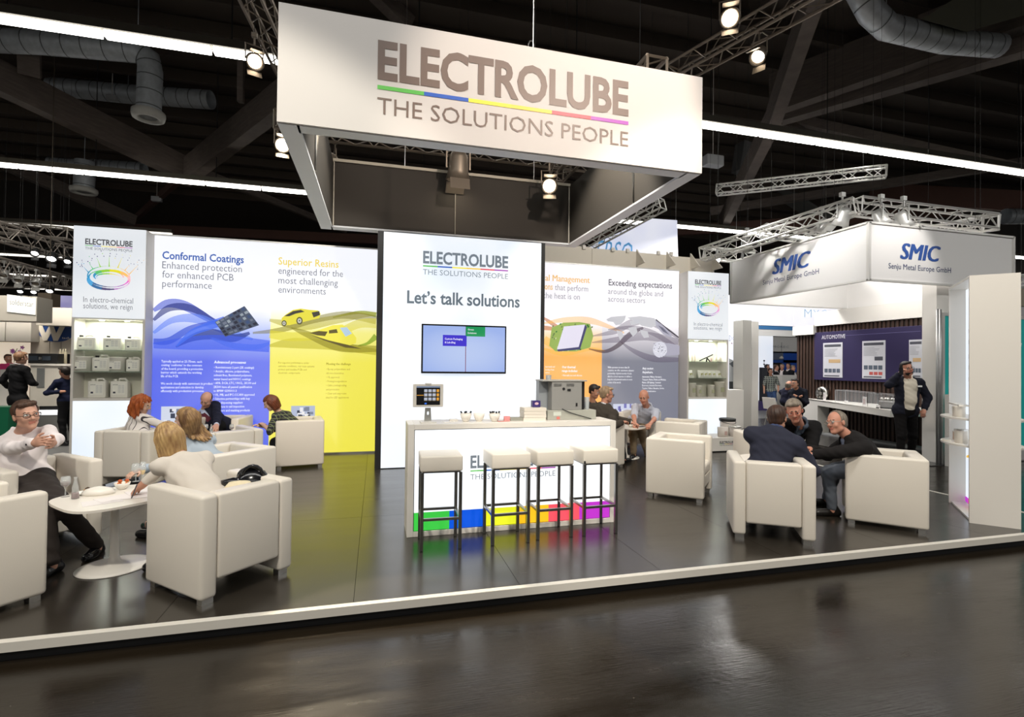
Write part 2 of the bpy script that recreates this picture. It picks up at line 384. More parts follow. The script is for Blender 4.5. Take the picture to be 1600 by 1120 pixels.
mb.add([P(1440, 30, 10.2), P(1520, -20, 10.2), P(1620, -20, 10.2), P(1620, 18, 10.2), P(1510, 50, 10.2), P(1440, 30, 11), P(1520, -20, 11), P(1620, -20, 11), P(1620, 18, 11), P(1510, 50, 11)],
       [(0, 1, 2, 3, 4), (9, 8, 7, 6, 5), (0, 5, 6, 1), (1, 6, 7, 2), (2, 7, 8, 3), (3, 8, 9, 4), (4, 9, 5, 0)])
mb.build('casing', principled('air_box_metal', (.20, .20, .15), .5, .5), t)
for (x, y, d_, nm, lb) in ((245, 311, 24, 'small white sensor box on the reddish roof brace', 's'), (175, 153, 15.5, 'small white box hanging on the second duct', 's'), (1114, 252, 15, 'pale box speaker hanging on a cord right of the banner', 's')):
    p = P(x, y, d_); t = thing('ceiling_box', nm, 'box', p); mb = MB(); sc = d_ / 796 * (30 if x > 1000 else 14)
    mb.box(p, (sc, sc * .5, sc * .55), bev=sc * .05); mb.build('casing', principled('box_grey', (.42, .43, .45), .5), t)
    mb = MB(); mb.tube([p, (p.x, p.y, 10.58)], .012, 4); mb.build('cord', LAMG, t)

# ---------------------------------------------------------------- raised stand floor
PX0, PX1, PY0, PY1 = -9.0, 7.17, 3.56, 9.75
pl = MB(); pl.span((PX0 + .04, PY0 + .05, FZ), (PX1 - .04, PY1, -.055)); plat = pl.build('floor_stand', BLACK); struct(plat)
xs = [PX0, -7.3, -6.1, -4.9, -3.7, -2.5, -1.3, -.13, 1.04, 2.2, 3.4, 4.6, 5.8, PX1 - .05]
ys = [PY0 + .05, 5.6, 8.0, PY1]
for i in range(len(xs) - 1):
    for j in range(len(ys) - 1):
        mb = MB(); mb.span((xs[i] + .0015, ys[j] + .0015, -.05), (xs[i + 1] - .0015, ys[j + 1] - .0015, 0)); o = mb.build('floor_board', STANDF if (i + j) % 2 else STANDF2, plat)
mb = MB(); mb.span((PX0, PY0, -.052), (PX1, PY0 + .05, .004)); mb.span((PX1 - .05, PY0, -.052), (PX1, PY1, .004)); struct(mb.build('trim_1', principled('edge_strip', (.66, .63, .57), .4)))
# neighbouring aisle carpet / floors
mb = MB(); mb.span((9.6, 6.9, FZ), (16, 14.5, FZ + .015)); struct(mb.build('floor_neighbour', principled('neighbour_floor', (.045, .043, .042), .25)))
mb = MB(); mb.span((-16, 10.5, FZ), (-4.6, 22, FZ + .01)); struct(mb.build('floor_left_neighbour', principled('neighbour_floor_left', (.20, .20, .20), .35)))
mb = MB(); mb.span((8.0, 10.9, FZ), (24, 30, FZ + .008)); struct(mb.build('floor_aisle', principled('aisle_floor', (.22, .22, .22), .3)))
# ---------------------------------------------------------------- prints shared by the stand
EX, EZ, EY = Vector((1, 0, 0)), Vector((0, 0, 1)), Vector((0, 1, 0))
RAIN = [(96, 190, 80), (30, 90, 190), (250, 235, 60), (250, 205, 60), (235, 75, 90), (170, 70, 180)]
def mats_rain(f): return [f(*c) for c in RAIN]
def brand(parent, o, u, v, wd, grey, f, tagline=True, bold=.03):
    """brand words, coloured rule and tag line; o = lower left of the big words"""
    cap = wd * .138; o = Vector(o); u = Vector(u); v = Vector(v)
    mb = MB(); text(mb, 'ELECTROLUBE', o, u, v, wd, cap, bold, 3); mb.build('lettering', f(*grey), parent)
    mb = MB(); h = wd * .0145; y = -wd * .041
    for k in range(6):
        mb.prism([(wd * k / 6, y), (wd * (k + 1) / 6, y), (wd * (k + 1) / 6, y + h), (wd * k / 6, y + h)], o, u, v, 0, k)
    mb.build('colour_rule', mats_rain(f), parent)
    if tagline:
        mb = MB(); text(mb, 'THE SOLUTIONS PEOPLE', o + v * (-wd * .131), u, v, wd, wd * .060, -.004, 2); mb.build('tagline', f(*grey), parent)
def lines(mb, rows, o, u, v, size, gap, bold=0., mi=0, x=0., res=1, sx=.92):
    y = 0.
    for r in rows:
        if r:
            vv, _ = _text_data(r, bold, res); wd = (vv[:, 0].max() - vv[:, 0].min()) * size / .72 * sx
            text(mb, r, Vector(o) + Vector(u) * x - Vector(v) * y, u, v, wd, size, bold, res, mi)
        y += gap
    return mb
def crown(parent, o, u, v, s, f):
    """splash ring print about o, width s"""
    cols = [(60, 150, 190), (90, 190, 120), (150, 205, 60), (225, 215, 40), (240, 190, 110), (245, 190, 190), (225, 110, 200), (170, 90, 180), (90, 80, 120), (60, 110, 160), (80, 165, 215)]
    mb = MB(); rr = random.Random(3)
    for ring, (a, b, yo, w0) in enumerate(((.36, .19, 0, .030), (.34, .17, .03, .020), (.36, .21, .06, .012), (.25, .11, .06, .028), (.21, .07, .05, .014))):
        n = 33
        for k in range(n):
            t0, t1 = 2 * PI * k / n, 2 * PI * (k + 1.15) / n; ci = int(((PI - t0) % (2 * PI)) / (2 * PI) * 11) % 11
            ww = w0 * (1 + .8 * math.sin(t0 * 2 + ring))
            if ring > 2 and t0 > PI * 1.15: continue
            pts = [(math.cos(t) * a * s, (math.sin(t) * b + yo) * s) for t in (t0, (t0 + t1) / 2, t1)]
            ribbon(mb, pts, ww * s, o, u, v, ci, 3)
    for k in range(15):
        t = PI * (k + .5) / 15; L = (.10 + .14 * rr.random()) * s; ci = int((PI - t) / (2 * PI) * 11)
        x0, y0 = math.cos(t) * .36 * s, (math.sin(t) * .20 + .06) * s; dx, dy = math.cos(t) * .75, .9
        if k % 2: ribbon(mb, [(x0, y0), (x0 + dx * L * .5, y0 + dy * L * .5), (x0 + dx * L, y0 + dy * L)], [.02 * s, .009 * s, .004 * s], o, u, v, ci % 11, 5)
        for q in range(3):
            cx, cy, r = x0 + dx * L * (1.05 + .25 * q) + rr.uniform(-.02, .02) * s, y0 + dy * L * (1.05 + .25 * q), s * rr.uniform(.005, .011)
            mb.prism([(cx + r * math.cos(j * PI / 3), cy + r * math.sin(j * PI / 3)) for j in range(6)], o, u, v, 0, 8 if (k + q) % 3 else ci % 11)
    stuff(mb.build('splash_print', [f(*c) for c in cols], parent))

# ---------------------------------------------------------------- big hanging banner frame
BX0, BX1, BY0, BY1, BZ0, BZ1 = -.88, 3.42, 4.85, 8.55, 3.74, 4.80
t = thing('hanging_banner', 'large white square banner frame hanging over the counter with brand words', 'banner', (1.27, 6.7, BZ0))
FAB = principled('banner_fabric', (.66, .63, .60), .7)
RIM = principled('banner_rim', (.86, .87, .90), .5)
T_ = .05; RW = .16
for nm, a, b in (('front_panel', (BX0, BY0, BZ0), (BX1, BY0 + .03, BZ1)), ('back_panel', (BX0, BY1 - .03, BZ0), (BX1, BY1, BZ1)),
                 ('side_panel', (BX0, BY0 + .03, BZ0), (BX0 + .03, BY1 - .03, BZ1)), ('side_panel', (BX1 - .03, BY0 + .03, BZ0), (BX1, BY1 - .03, BZ1))):
    mb = MB(); mb.span(a, b); mb.build(nm, FAB, t)
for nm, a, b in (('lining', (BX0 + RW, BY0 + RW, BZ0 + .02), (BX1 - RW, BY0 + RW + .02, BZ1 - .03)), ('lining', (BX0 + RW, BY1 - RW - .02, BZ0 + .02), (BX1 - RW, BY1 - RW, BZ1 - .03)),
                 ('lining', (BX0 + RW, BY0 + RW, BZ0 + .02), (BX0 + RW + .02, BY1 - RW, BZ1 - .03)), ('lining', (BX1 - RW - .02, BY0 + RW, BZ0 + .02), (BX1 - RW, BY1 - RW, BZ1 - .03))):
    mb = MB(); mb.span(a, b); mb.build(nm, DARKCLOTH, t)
for a, b in (((BX0, BY0 + .03, BZ0 - .005), (BX0 + RW + .02, BY1, BZ0 + .02)), ((BX1 - RW - .02, BY0 + .03, BZ0 - .005), (BX1, BY1, BZ0 + .02)),
             ((BX0 + RW, BY0 + .03, BZ0 - .005), (BX1 - RW, BY0 + RW + .02, BZ0 + .02)), ((BX0 + RW, BY1 - RW - .02, BZ0 - .005), (BX1 - RW, BY1, BZ0 + .02))):
    mb = MB(); mb.span(a, b); mb.build('bottom_rim', RIM, t)
mb = MB(); mb.span((BX0 + RW + .02, BY1 - RW - .05, BZ1 - .045), (BX1 - RW - .02, BY1 - RW - .02, BZ1 + .0)); mb.build('top_rail', principled('rail_cream', (.55, .5, .4), .5), t)
for x in (BX0 + RW + .035, 1.22, BX1 - RW - .035):
    mb = MB(); mb.tube([(x, BY1 - RW - .035, BZ0 + .02), (x, BY1 - RW - .035, BZ1 - .03)], .012 if x != 1.22 else .008, 6); mb.build('corner_tube', principled('rail_cream2', (.5, .46, .38), .4, .5), t)
for y in (BY0 + 1.2,):
    for x in (BX0 + RW + .03, BX1 - RW - .03):
        mb = MB(); mb.tube([(x, y, BZ0 + .02), (x, y, BZ1 - .03)], .012, 6); mb.build('corner_tube', STEEL, t)
a = AY(590, 121, BY0 - .004); b = AY(982, 178, BY0 - .004); wd = b.x - a.x
brand(t, (a.x, BY0 - .004, a.z), EX, EZ, wd, (116, 98, 88), lambda *c: paint(*c, .45))
for x, y in ((1.5, BY0 + .1), (.4, BY1 - .1), (2.6, BY1 - .1)):
    mb = MB(); mb.tube([(x, y, BZ1), (x, y, 10.4)], .006, 5); mb.build('suspension_wire', ALU, t)
mb = MB()
for k in range(10):
    u = k / 9 * 2 * PI
    mb.tube([(1.48 + .03 * math.cos(u), BY0 + .1, BZ1 + .07 + .06 * math.sin(u)), (1.48 + .03 * math.cos(u + .7), BY0 + .1, BZ1 + .07 + .06 * math.sin(u + .7))], .006, 4)
mb.build('cable_loop', ALU, t)

# ---------------------------------------------------------------- trusses and lamps
WIRE = principled('thin_wire', (.03, .03, .03), .6)
def truss(a, b, s, label, mat=ALU, r=.025, group=None, cat='truss'):
    a, b = Vector(a), Vector(b); L = (b - a).length; d = (b - a).normalized(); u = Vector((0, 0, 1)); sd = d.cross(u).normalized(); u = sd.cross(d)
    t = thing('lighting_truss', label, cat, a, 0, group)
    off = [(sd * i + u * j) * s / 2 for i, j in ((-1, -1), (1, -1), (1, 1), (-1, 1))]
    for o in off:
        mb = MB(); mb.tube([a + o, b + o], r, 6); mb.build('chord', mat, t)
    mb = MB(); n = max(2, int(L / s)); st = L / n
    for k in range(n):
        for q in range(4):
            o1, o2 = off[q], off[(q + 1) % 4]
            if k % 2: o1, o2 = o2, o1
            mb.tube([a + d * (k * st) + o1, a + d * ((k + 1) * st) + o2], r * .45, 4, cap=False)
    for e in (a, b):
        for q in range(4): mb.tube([e + off[q], e + off[(q + 1) % 4]], r * .7, 4)
    stuff(mb.build('lattice', mat, t))
    for e in (a + (b - a) * .12, a + (b - a) * .88):
        mb = MB(); mb.tube([e, (e.x, e.y, 10.58)], .004, 4); mb.build('suspension_wire', WIRE, t)
    return t
def stage_lamp(p, aim, label, s=1., mat=BLACK, lens=LENS, group='stage lamps', hang=.35, bright=True):
    p = Vector(p); d = (Vector(aim) - p).normalized(); t = thing('stage_lamp', label, 'lamp', p, 0, group)
    M = d.to_track_quat('Z', 'Y').to_matrix().to_4x4()
    mb = MB(); mb.lathe([(.0, -.16 * s), (.06 * s, -.16 * s), (.09 * s, -.10 * s), (.095 * s, .02 * s), (.115 * s, .10 * s), (.10 * s, .10 * s), (.085 * s, .03 * s)], p, 18, M=M); mb.build('housing', mat, t, smooth=True)
    mb = MB(); mb.lathe([(.086 * s, .045 * s), (.05 * s, .065 * s), (0, .07 * s)], p, 18, M=M); mb.build('lens', lens if bright else paint(120, 110, 95, .2), t, smooth=True)
    top = p + Vector((0, 0, hang * s)); sd = d.cross(Vector((0, 0, 1))); sd = sd.normalized() if sd.length > .05 else Vector((1, 0, 0))
    mb = MB()
    for q in (-1, 1): mb.tube([p + sd * (q * .11 * s), p + sd * (q * .11 * s) + (top - p) * .6, p + (top - p) * .6], .010 * s, 5)
    mb.tube([p + (top - p) * .6, top], .014 * s, 5); mb.build('yoke', mat, t)
    mb = MB(); mb.box(top, (.07 * s, .05 * s, .06 * s)); mb.build('clamp', mat, t)
    mb = MB(); mb.tube([top, (top.x, top.y, 10.58)], .003, 4); mb.build('safety_cable', WIRE, t)
    vv = M @ Vector((0, 1, 0))
    for q in (-1, 1):
        mb = MB()
        c0 = p + d * (.10 * s) + vv * (q * .11 * s); c1 = c0 + d * (.10 * s) + vv * (q * .05 * s); s2 = (M @ Vector((1, 0, 0))) * (.09 * s)
        mb.add([c0 - s2, c0 + s2, c1 + s2, c1 - s2], [(0, 1, 2, 3)])
        mb.build('barn_door', mat, t)
    return t
TD = principled('dark_truss', (.28, .23, .18), .45, .6)
truss((-1.6, 8.75, 5.42), (4.4, 8.75, 5.42), .29, 'dark truss behind the banner, seen under its front edge', TD, group='trusses of the main stand')
truss((1.5, 11.2, 5.15), (4.6, 11.2, 5.15), .29, 'brighter truss behind the right half of the banner', ALU_L, group='trusses of the main stand')
truss(P(372, -60, 6.2), P(455, 120, 8.6), .29, 'dark truss rising beside the left edge of the banner', TD, group='trusses of the main stand')
truss(P(1330, -40, 6.4), P(1050, 118, 9.0), .29, 'dark truss rising over the right corner of the banner', TD, group='trusses of the main stand')
truss((BX1 - .35, 5.2, 5.05), (BX1 - .35, 8.6, 5.05), .25, 'truss inside the right side of the banner frame', TD, group='trusses of the main stand')
stage_lamp(P(523, 255, 8.6), (1, 9.5, 2.4), 'stage lamp at the left corner inside the banner frame', 1.0, TD, LENSW)
stage_lamp(P(716, 264, 8.1), (1.2, 8.4, 2.4), 'stage lamp pointing straight down in the middle of the banner frame', 1.7, TD, LENS)
stage_lamp(P(858, 290, 8.3), (1.2, 2, 2.0), 'stage lamp at the right inside the banner frame, facing the aisle', 1.15, TD, LENS)
stage_lamp(P(441, 226, 7.2), (.5, 0, .8), 'bare bright stage lamp under the left corner of the banner', .95, TD, principled('lamp_lens_star', (1, 1, 1), .5, emit=(1, .88, .68), es=60))
stage_lamp(P(397, 95, 6.6), (.2, 3.0, 2.4), 'stage lamp beside the upper left corner of the banner', .95, TD, LENS)
stage_lamp(P(1140, 28, 6.6), (1.9, 2.0, 3.2), 'upper stage lamp over the right corner of the banner', 1.1, TD, LENS)
stage_lamp(P(1186, 86, 7.4), (1.9, 4.4, 2.0), 'lower stage lamp over the right corner of the banner', 1.0, TD, LENS)

# ---------------------------------------------------------------- central light box
t = thing('light_box', 'tall white backlit box with black sides, brand words and a screen', 'display', (1.35, 8.2, 0))
LX0, LX1, LY, LZ = .08, 2.62, 8.05, 3.64
mb = MB(); mb.span((LX0 - .09, LY + .005, 0), (LX0 - .0, LY + .42, LZ + .01)); mb.build('side_panel', BLACK, t)
mb = MB(); mb.span((LX1, LY + .005, 0), (LX1 + .07, LY + .42, LZ + .01)); mb.build('side_panel', BLACK, t)
mb = MB(); mb.span((LX0, LY + .03, .02), (LX1, LY + .42, LZ - .01)); mb.build('casing', BLACK, t)
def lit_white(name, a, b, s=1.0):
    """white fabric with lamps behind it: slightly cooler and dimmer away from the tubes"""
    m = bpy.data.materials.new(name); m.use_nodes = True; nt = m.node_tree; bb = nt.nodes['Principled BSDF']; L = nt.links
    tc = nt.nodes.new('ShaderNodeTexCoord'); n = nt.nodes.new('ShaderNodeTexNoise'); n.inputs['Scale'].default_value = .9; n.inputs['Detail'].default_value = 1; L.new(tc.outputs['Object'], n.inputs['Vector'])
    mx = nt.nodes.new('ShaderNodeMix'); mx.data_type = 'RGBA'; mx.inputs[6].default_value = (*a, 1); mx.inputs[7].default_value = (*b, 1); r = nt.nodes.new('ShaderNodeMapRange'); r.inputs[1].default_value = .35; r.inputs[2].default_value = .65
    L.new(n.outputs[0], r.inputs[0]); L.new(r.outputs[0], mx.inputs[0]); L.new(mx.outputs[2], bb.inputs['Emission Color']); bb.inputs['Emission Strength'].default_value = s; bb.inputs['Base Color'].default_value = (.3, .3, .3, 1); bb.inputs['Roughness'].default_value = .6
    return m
LITW = lit_white('backlit_white', srgb(222, 234, 248), srgb(247, 251, 255), .95)
mb = MB(); mb.span((LX0, LY, .015), (LX1, LY + .03, LZ)); mb.build('lit_panel', LITW, t)
a = AY(661, 410.5, LY - .004); b = AY(794, 418, LY - .004)
brand(t, (a.x, LY - .004, a.z), EX, EZ, b.x - a.x, (118, 128, 138), glow)
a = AY(636, 473, LY - .004); b = AY(812, 480, LY - .004)
mb = MB(); text(mb, 'Let\u2019s talk solutions', (a.x, LY - .004, a.z), EX, EZ, b.x - a.x, .195, .022, 3); mb.build('slogan', glow(100, 112, 122), t)
# television on the light box
t = thing('television', 'black framed flat screen on the central light box showing two signposts', 'television', (1.35, LY - .06, 1.86))
a = AY(659, 506, LY - .08); b = AY(791, 584, LY - .08); cxx, czz = (a.x + b.x) / 2, (AY(725, 508, LY - .08).z + AY(725, 583, LY - .08).z) / 2
hw, hh = (b.x - a.x) / 2, .385
mb = MB(); mb.box((cxx, LY - .045, czz), (hw * 2, .05, hh * 2), bev=.008); mb.build('casing', BLACKG, t)
mb = MB(); mb.box((cxx, LY - .01, czz), (.4, .03, .3)); mb.build('wall_mount', BLACK, t)
def screen_mat():
    m = bpy.data.materials.new('tv_picture'); m.use_nodes = True; nt = m.node_tree; bb = nt.nodes['Principled BSDF']; L = nt.links
    tc = nt.nodes.new('ShaderNodeTexCoord'); mp = nt.nodes.new('ShaderNodeMapping'); mp.inputs['Location'].default_value = (-.5, -.5, -.42); L.new(tc.outputs['Generated'], mp.inputs[0])
    g = nt.nodes.new('ShaderNodeVectorMath'); g.operation = 'LENGTH'; L.new(mp.outputs[0], g.inputs[0])
    cr = nt.nodes.new('ShaderNodeValToRGB'); cr.color_ramp.elements[0].color = (*srgb(224, 236, 252), 1); cr.color_ramp.elements[1].color = (*srgb(156, 180, 238), 1); cr.color_ramp.elements[1].position = .8
    L.new(g.outputs['Value'], cr.inputs[0]); L.new(cr.outputs[0], bb.inputs['Emission Color']); bb.inputs['Emission Strength'].default_value = .95; bb.inputs['Base Color'].default_value = (.02, .02, .02, 1); bb.inputs['Roughness'].default_value = .3
    return m
mb = MB(); mb.span((cxx - hw + .025, LY - .073, czz - hh + .03), (cxx + hw - .025, LY - .0705, czz + hh - .025)); mb.build('screen', screen_mat(), t)
yy = LY - .0755
mb = MB(); q = AY(728, 510, yy); r_ = AY(758, 526, yy); mb.span((q.x, yy, r_.z), (r_.x, yy + .001, q.z), mi=0)
q2 = AY(692, 523, yy); r2 = AY(729, 541, yy); mb.span((q2.x, yy, r2.z), (r2.x, yy + .001, q2.z), mi=1)
mb.span((q.x - .004, yy + .0005, czz - hh + .03), (q.x + .006, yy + .001, q.z), mi=2)
lines(mb, ['Green', 'Solutions'], (q.x + .03, yy - .001, q.z - .06), EX, EZ, .030, .055, .01, 3, res=1)
lines(mb, ['Custom Packaging', '& Labelling'], (q2.x + .03, yy - .001, q2.z - .075), EX, EZ, .030, .055, .01, 3, res=1)
mb.build('picture', [glow(0, 140, 80), glow(45, 30, 190), glow(110, 30, 60), glow(240, 240, 250)], t)

# ---------------------------------------------------------------- left wall light box
def poster_frame(t, x0, x1, y, z1):
    mb = MB(); mb.span((x0 - .01, y + .012, .0), (x1 + .01, y + .14, z1 + .012)); mb.build('casing', LAMG, t)
    mb = MB(); mb.span((x0 - .02, y - .012, .0), (x1 + .02, y + .012, .03)); mb.span((x0 - .02, y - .012, z1 - .005), (x1 + .02, y + .012, z1 + .02)); mb.build('frame', ALU, t)
WY = 9.56; WX0, WXM, WX1, WZ = -3.57, AY(421, 600, 9.56).x, -.01, 3.68
t = thing('poster_wall', 'long backlit wall poster in blue and yellow left of the central box', 'poster', (-1.8, WY, 0))
poster_frame(t, WX0, WX1, WY, WZ)
zb = AY(330, 552, WY).z; zmid = zb
def vgrad(name, lo, hi, z0, z1, zt, white=(243, 245, 252)):
    """print whose colour fades upward into white"""
    m = bpy.data.materials.new(name); m.use_nodes = True; nt = m.node_tree; bb = nt.nodes['Principled BSDF']; L = nt.links
    tc = nt.nodes.new('ShaderNodeTexCoord'); sp = nt.nodes.new('ShaderNodeSeparateXYZ'); L.new(tc.outputs['Object'], sp.inputs[0])
    r = nt.nodes.new('ShaderNodeMapRange'); r.inputs[1].default_value = 0; r.inputs[2].default_value = zt; L.new(sp.outputs[2], r.inputs[0])
    cr = nt.nodes.new('ShaderNodeValToRGB'); e = cr.color_ramp.elements; e[0].color = (*srgb(*lo), 1); e[0].position = z0 / zt; e[1].color = (*srgb(*white), 1); e[1].position = z1 / zt
    n = e.new((z0 * .45 + z1 * .55) / zt); n.color = (*srgb(*hi), 1); L.new(r.outputs[0], cr.inputs[0]); L.new(cr.outputs[0], bb.inputs['Emission Color']); bb.inputs['Emission Strength'].default_value = 1.0
    bb.inputs['Base Color'].default_value = (.2, .2, .2, 1); bb.inputs['Roughness'].default_value = .6
    return m
mb = MB(); mb.span((WX0, WY, .03), (WXM, WY + .012, WZ)); mb.build('blue_print', vgrad('blue_poster', (48, 80, 225), (150, 170, 240), 1.62, 2.5, 3.7), t)
mb = MB(); mb.span((WXM, WY, .03), (WX1, WY + .012, WZ)); mb.build('yellow_print', vgrad('yellow_poster', (232, 222, 50), (236, 230, 120), 1.62, 2.6, 3.7), t)
y1, y2, y3 = WY - .0010, WY - .0020, WY - .0028
def pp(px, py, Y=WY): q = AY(px, py, Y); return (q.x, q.z)
O0 = (0, y1, 0); O1 = (0, y2, 0); O2 = (0, y3, 0)
mb = MB()
_wk = [0]
def wave(mb, pts, ws, mi, O=O0, Y=WY, n=22):
    _wk[0] += 1; ribbon(mb, [pp(*p, Y) for p in pts], [x / 796 * Y * .93 for x in ws], (O[0], O[1] - .00005 * (_wk[0] % 13), O[2]), EX, EZ, mi, n)
W1 = [((240, 485), (262, 474), (290, 478), (330, 500), (360, 512)), ((240, 500), (265, 481), (300, 482), (340, 505)), ((240, 520), (270, 500), (310, 498), (350, 515), (395, 530)),
      ((240, 533), (265, 532), (300, 512), (350, 500)), ((275, 542), (300, 528), (330, 522), (365, 528), (390, 520)), ((330, 528), (365, 540), (400, 542), (421, 536))]
for k, w_ in enumerate(W1): wave(mb, w_, [(5, 12, 14, 9, 4), (4, 10, 10, 4), (4, 9, 14, 12, 3), (8, 10, 8, 3), (2, 10, 16, 12, 4), (3, 9, 8, 4)][k], k % 3)
mb.build('blue_wave_print', [glow(50, 80, 205, alpha=.72), glow(22, 40, 130, alpha=.75), glow(95, 130, 235, alpha=.6)], t)
mb = MB(); wave(mb, ((240, 540), (300, 536), (350, 535), (421, 541)), (8, 20, 22, 18), 0, O1); wave(mb, ((276, 541), (300, 520), (330, 508), (352, 500)), (2, 9, 12, 12), 1, O1); mb.build('wave_print', [glow(62, 92, 226, alpha=.6), glow(70, 110, 235, alpha=.8)], t)
# circuit board picture
q = [pp(*c) for c in ((336, 503), (382, 478), (405, 508), (352, 526))]
mb = MB(); mb.prism(q, O2, EX, EZ, 0, 0); rr = random.Random(5)
q0, q1, q2_, q3 = [np.array(c) for c in q]
for i in range(7):
    for j in range(5):
        f0 = lambda u, v: tuple((q0 * (1 - u) + q1 * u) * (1 - v) + (q3 * (1 - u) + q2_ * u) * v)
        u, v = (i + .12) / 7, (j + .12) / 5; du, dv = rr.uniform(.5, .82) / 7, rr.uniform(.45, .8) / 5
        mb.prism([f0(u, v), f0(u + du, v), f0(u + du, v + dv), f0(u, v + dv)], (0, y3 - .002, 0), EX, EZ, 0, rr.choice((1, 2, 3, 1, 4)))
mb.build('circuit_print', [glow(74, 84, 104), glow(40, 42, 60), glow(110, 118, 136), glow(60, 80, 120), glow(150, 160, 170)], t)
# yellow side: waves, car, train
mb = MB()
for pts, ws, c in ((((421, 500), (470, 508), (520, 500), (560, 492), (588, 490)), (4, 16, 14, 12, 5), 0), (((395, 520), (440, 515), (490, 500), (540, 492), (588, 500)), (3, 8, 10, 12, 14), 1),
                   (((421, 522), (460, 526), (520, 522), (560, 506), (588, 505)), (12, 14, 12, 14, 16), 2), (((455, 512), (480, 522), (530, 542), (588, 545)), (2, 10, 14, 10), 1), (((421, 540), (460, 536), (520, 540), (588, 550)), (4, 16, 14, 10), 0), (((560, 540), (575, 536), (588, 525)), (2, 5, 10), 3),
                   (((588, 492), (560, 488), (520, 496)), (8, 5, 2), 3)):
    wave(mb, pts, ws, c)
mb.build('yellow_wave_print', [glow(180, 172, 50, alpha=.6), glow(130, 122, 30, alpha=.6), glow(214, 205, 60, alpha=.6), glow(110, 150, 20, alpha=.75)], t)
mb = MB()
def poly(mb, px, mi, O=O2, Y=WY): mb.prism([pp(*c, Y) for c in px], O, EX, EZ, 0, mi)
poly(mb, [(440, 497), (447, 491), (458, 484), (470, 482), (484, 484), (497, 485), (501, 490), (499, 497), (486, 500), (470, 504), (452, 508), (441, 507)], 0)
poly(mb, [(444, 494), (458, 486), (470, 484), (476, 487), (462, 490), (452, 494)], 1, (0, y3 - .001, 0)); poly(mb, [(487, 488), (499, 486), (500, 492), (490, 496)], 1, (0, y3 - .001, 0))
for c, r in (((468, 501), 5.0), ((444, 505), 4.0)):
    for rr_, mi in ((r, 2), (r * .65, 3), (r * .2, 1)): poly(mb, [(c[0] + rr_ * math.cos(k * PI / 6), c[1] + rr_ * 1.2 * math.sin(k * PI / 6)) for k in range(12)], mi, (0, y3 - .002 - .001 * (5 - rr_), 0))
mb.build('car_print', [glow(222, 212, 62), glow(60, 58, 50), glow(80, 76, 40), glow(190, 190, 180)], t)
mb = MB()
poly(mb, [(483, 520), (500, 515), (520, 508), (535, 507), (546, 514), (557, 528), (556, 536), (545, 540), (520, 534), (500, 527)], 0); poly(mb, [(483, 520), (498, 517), (512, 518), (508, 525), (496, 524)], 1, (0, y3 - .001, 0))
poly(mb, [(514, 516), (526, 514), (528, 520), (514, 521)], 1, (0, y3 - .001, 0)); poly(mb, [(531, 512), (542, 511), (550, 521), (540, 526)], 2, (0, y3 - .001, 0)); poly(mb, [(486, 524), (510, 533), (540, 543), (565, 545), (545, 539), (515, 532)], 1, (0, y3 - .001, 0))
mb.build('train_print', [glow(236, 226, 80), glow(95, 85, 40), glow(180, 205, 225)], t)
# words of the left poster
mb = MB(); q = pp(253.5, 404); text(mb, 'Conformal Coatings', (q[0], y2, q[1]), EX, EZ, pp(381, 409)[0] - q[0], .125, .022, 2); mb.build('heading', glow(70, 104, 180), t)
mb = MB()
for s_, px, py, px2 in (('Enhanced protection', 253.5, 419, 378), ('for enhanced PCB', 253.5, 433.5, 365), ('performance', 253.5, 448, 331)):
    q = pp(px, py); text(mb, s_, (q[0], y2, q[1]), EX, EZ, pp(px2, py)[0] - q[0], .115, -.004, 2)
for s_, px, py, px2 in (('engineered for the', 435, 427.5, 536), ('most challenging', 435, 442.5, 528), ('environments', 435, 457, 509)):
    q = pp(px, py); text(mb, s_, (q[0], y2, q[1]), EX, EZ, pp(px2, py)[0] - q[0], .115, -.004, 2)
mb.build('paragraph', glow(118, 120, 130), t)
mb = MB(); q = pp(435, 413); text(mb, 'Superior Resins', (q[0], y2, q[1]), EX, EZ, pp(529, 416)[0] - q[0], .125, .010, 2); mb.build('heading', glow(240, 214, 90), t)
mb = MB(); q = pp(252, 566)
lines(mb, ['Typically applied at 25-75mm, each', 'coating \u2018conforms\u2019 to the contours', 'of the board, providing a protective', 'barrier which extends the working', 'life of the PCB.', '', 'We work closely with customers in product', 'applications and selection to develop', 'efficiently with production processes.'], (q[0], y2, q[1]), EX, EZ, .038, .061, .012, sx=.8)
q = pp(334.5, 567.5)
lines(mb, ['Advanced processes'], (q[0], y2, q[1]), EX, EZ, .046, .1, .03)
lines(mb, ['\u2022 Revolutionary 2 part (2K coatings)', '\u2022 Acrylic, silicone, polyurethane,', '   solvent free, fluorinated polymers,', '   water based and NVOC coatings', '\u2022 APA, DCA, LTC, UHCL, 2K100 and', '   2K500 have all passed qualification', '   to BMW GS95011-3', '\u2022 UL, MIL and IPC-CC-830 approved', '\u2022 Selective partnerships with key', '   global dispensing suppliers', '\u2022 UV trace to aid inspection', '\u2022 Thinners and masking products'], (q[0], y2, q[1] - .085), EX, EZ, .038, .066, .012, sx=.8)
mb.build('small_print', glow(235, 240, 255), t)
mb = MB(); q = pp(435, 568)
lines(mb, ['For superior performance under', 'extreme conditions, our resin systems', 'protect and insulate PCBs and', 'electronic components.'], (q[0], y2, q[1]), EX, EZ, .034, .058, -.004, sx=.8)
q = pp(510, 570)
lines(mb, ['Meeting the challenge'], (q[0], y2, q[1]), EX, EZ, .040, .1, .012, sx=.85)
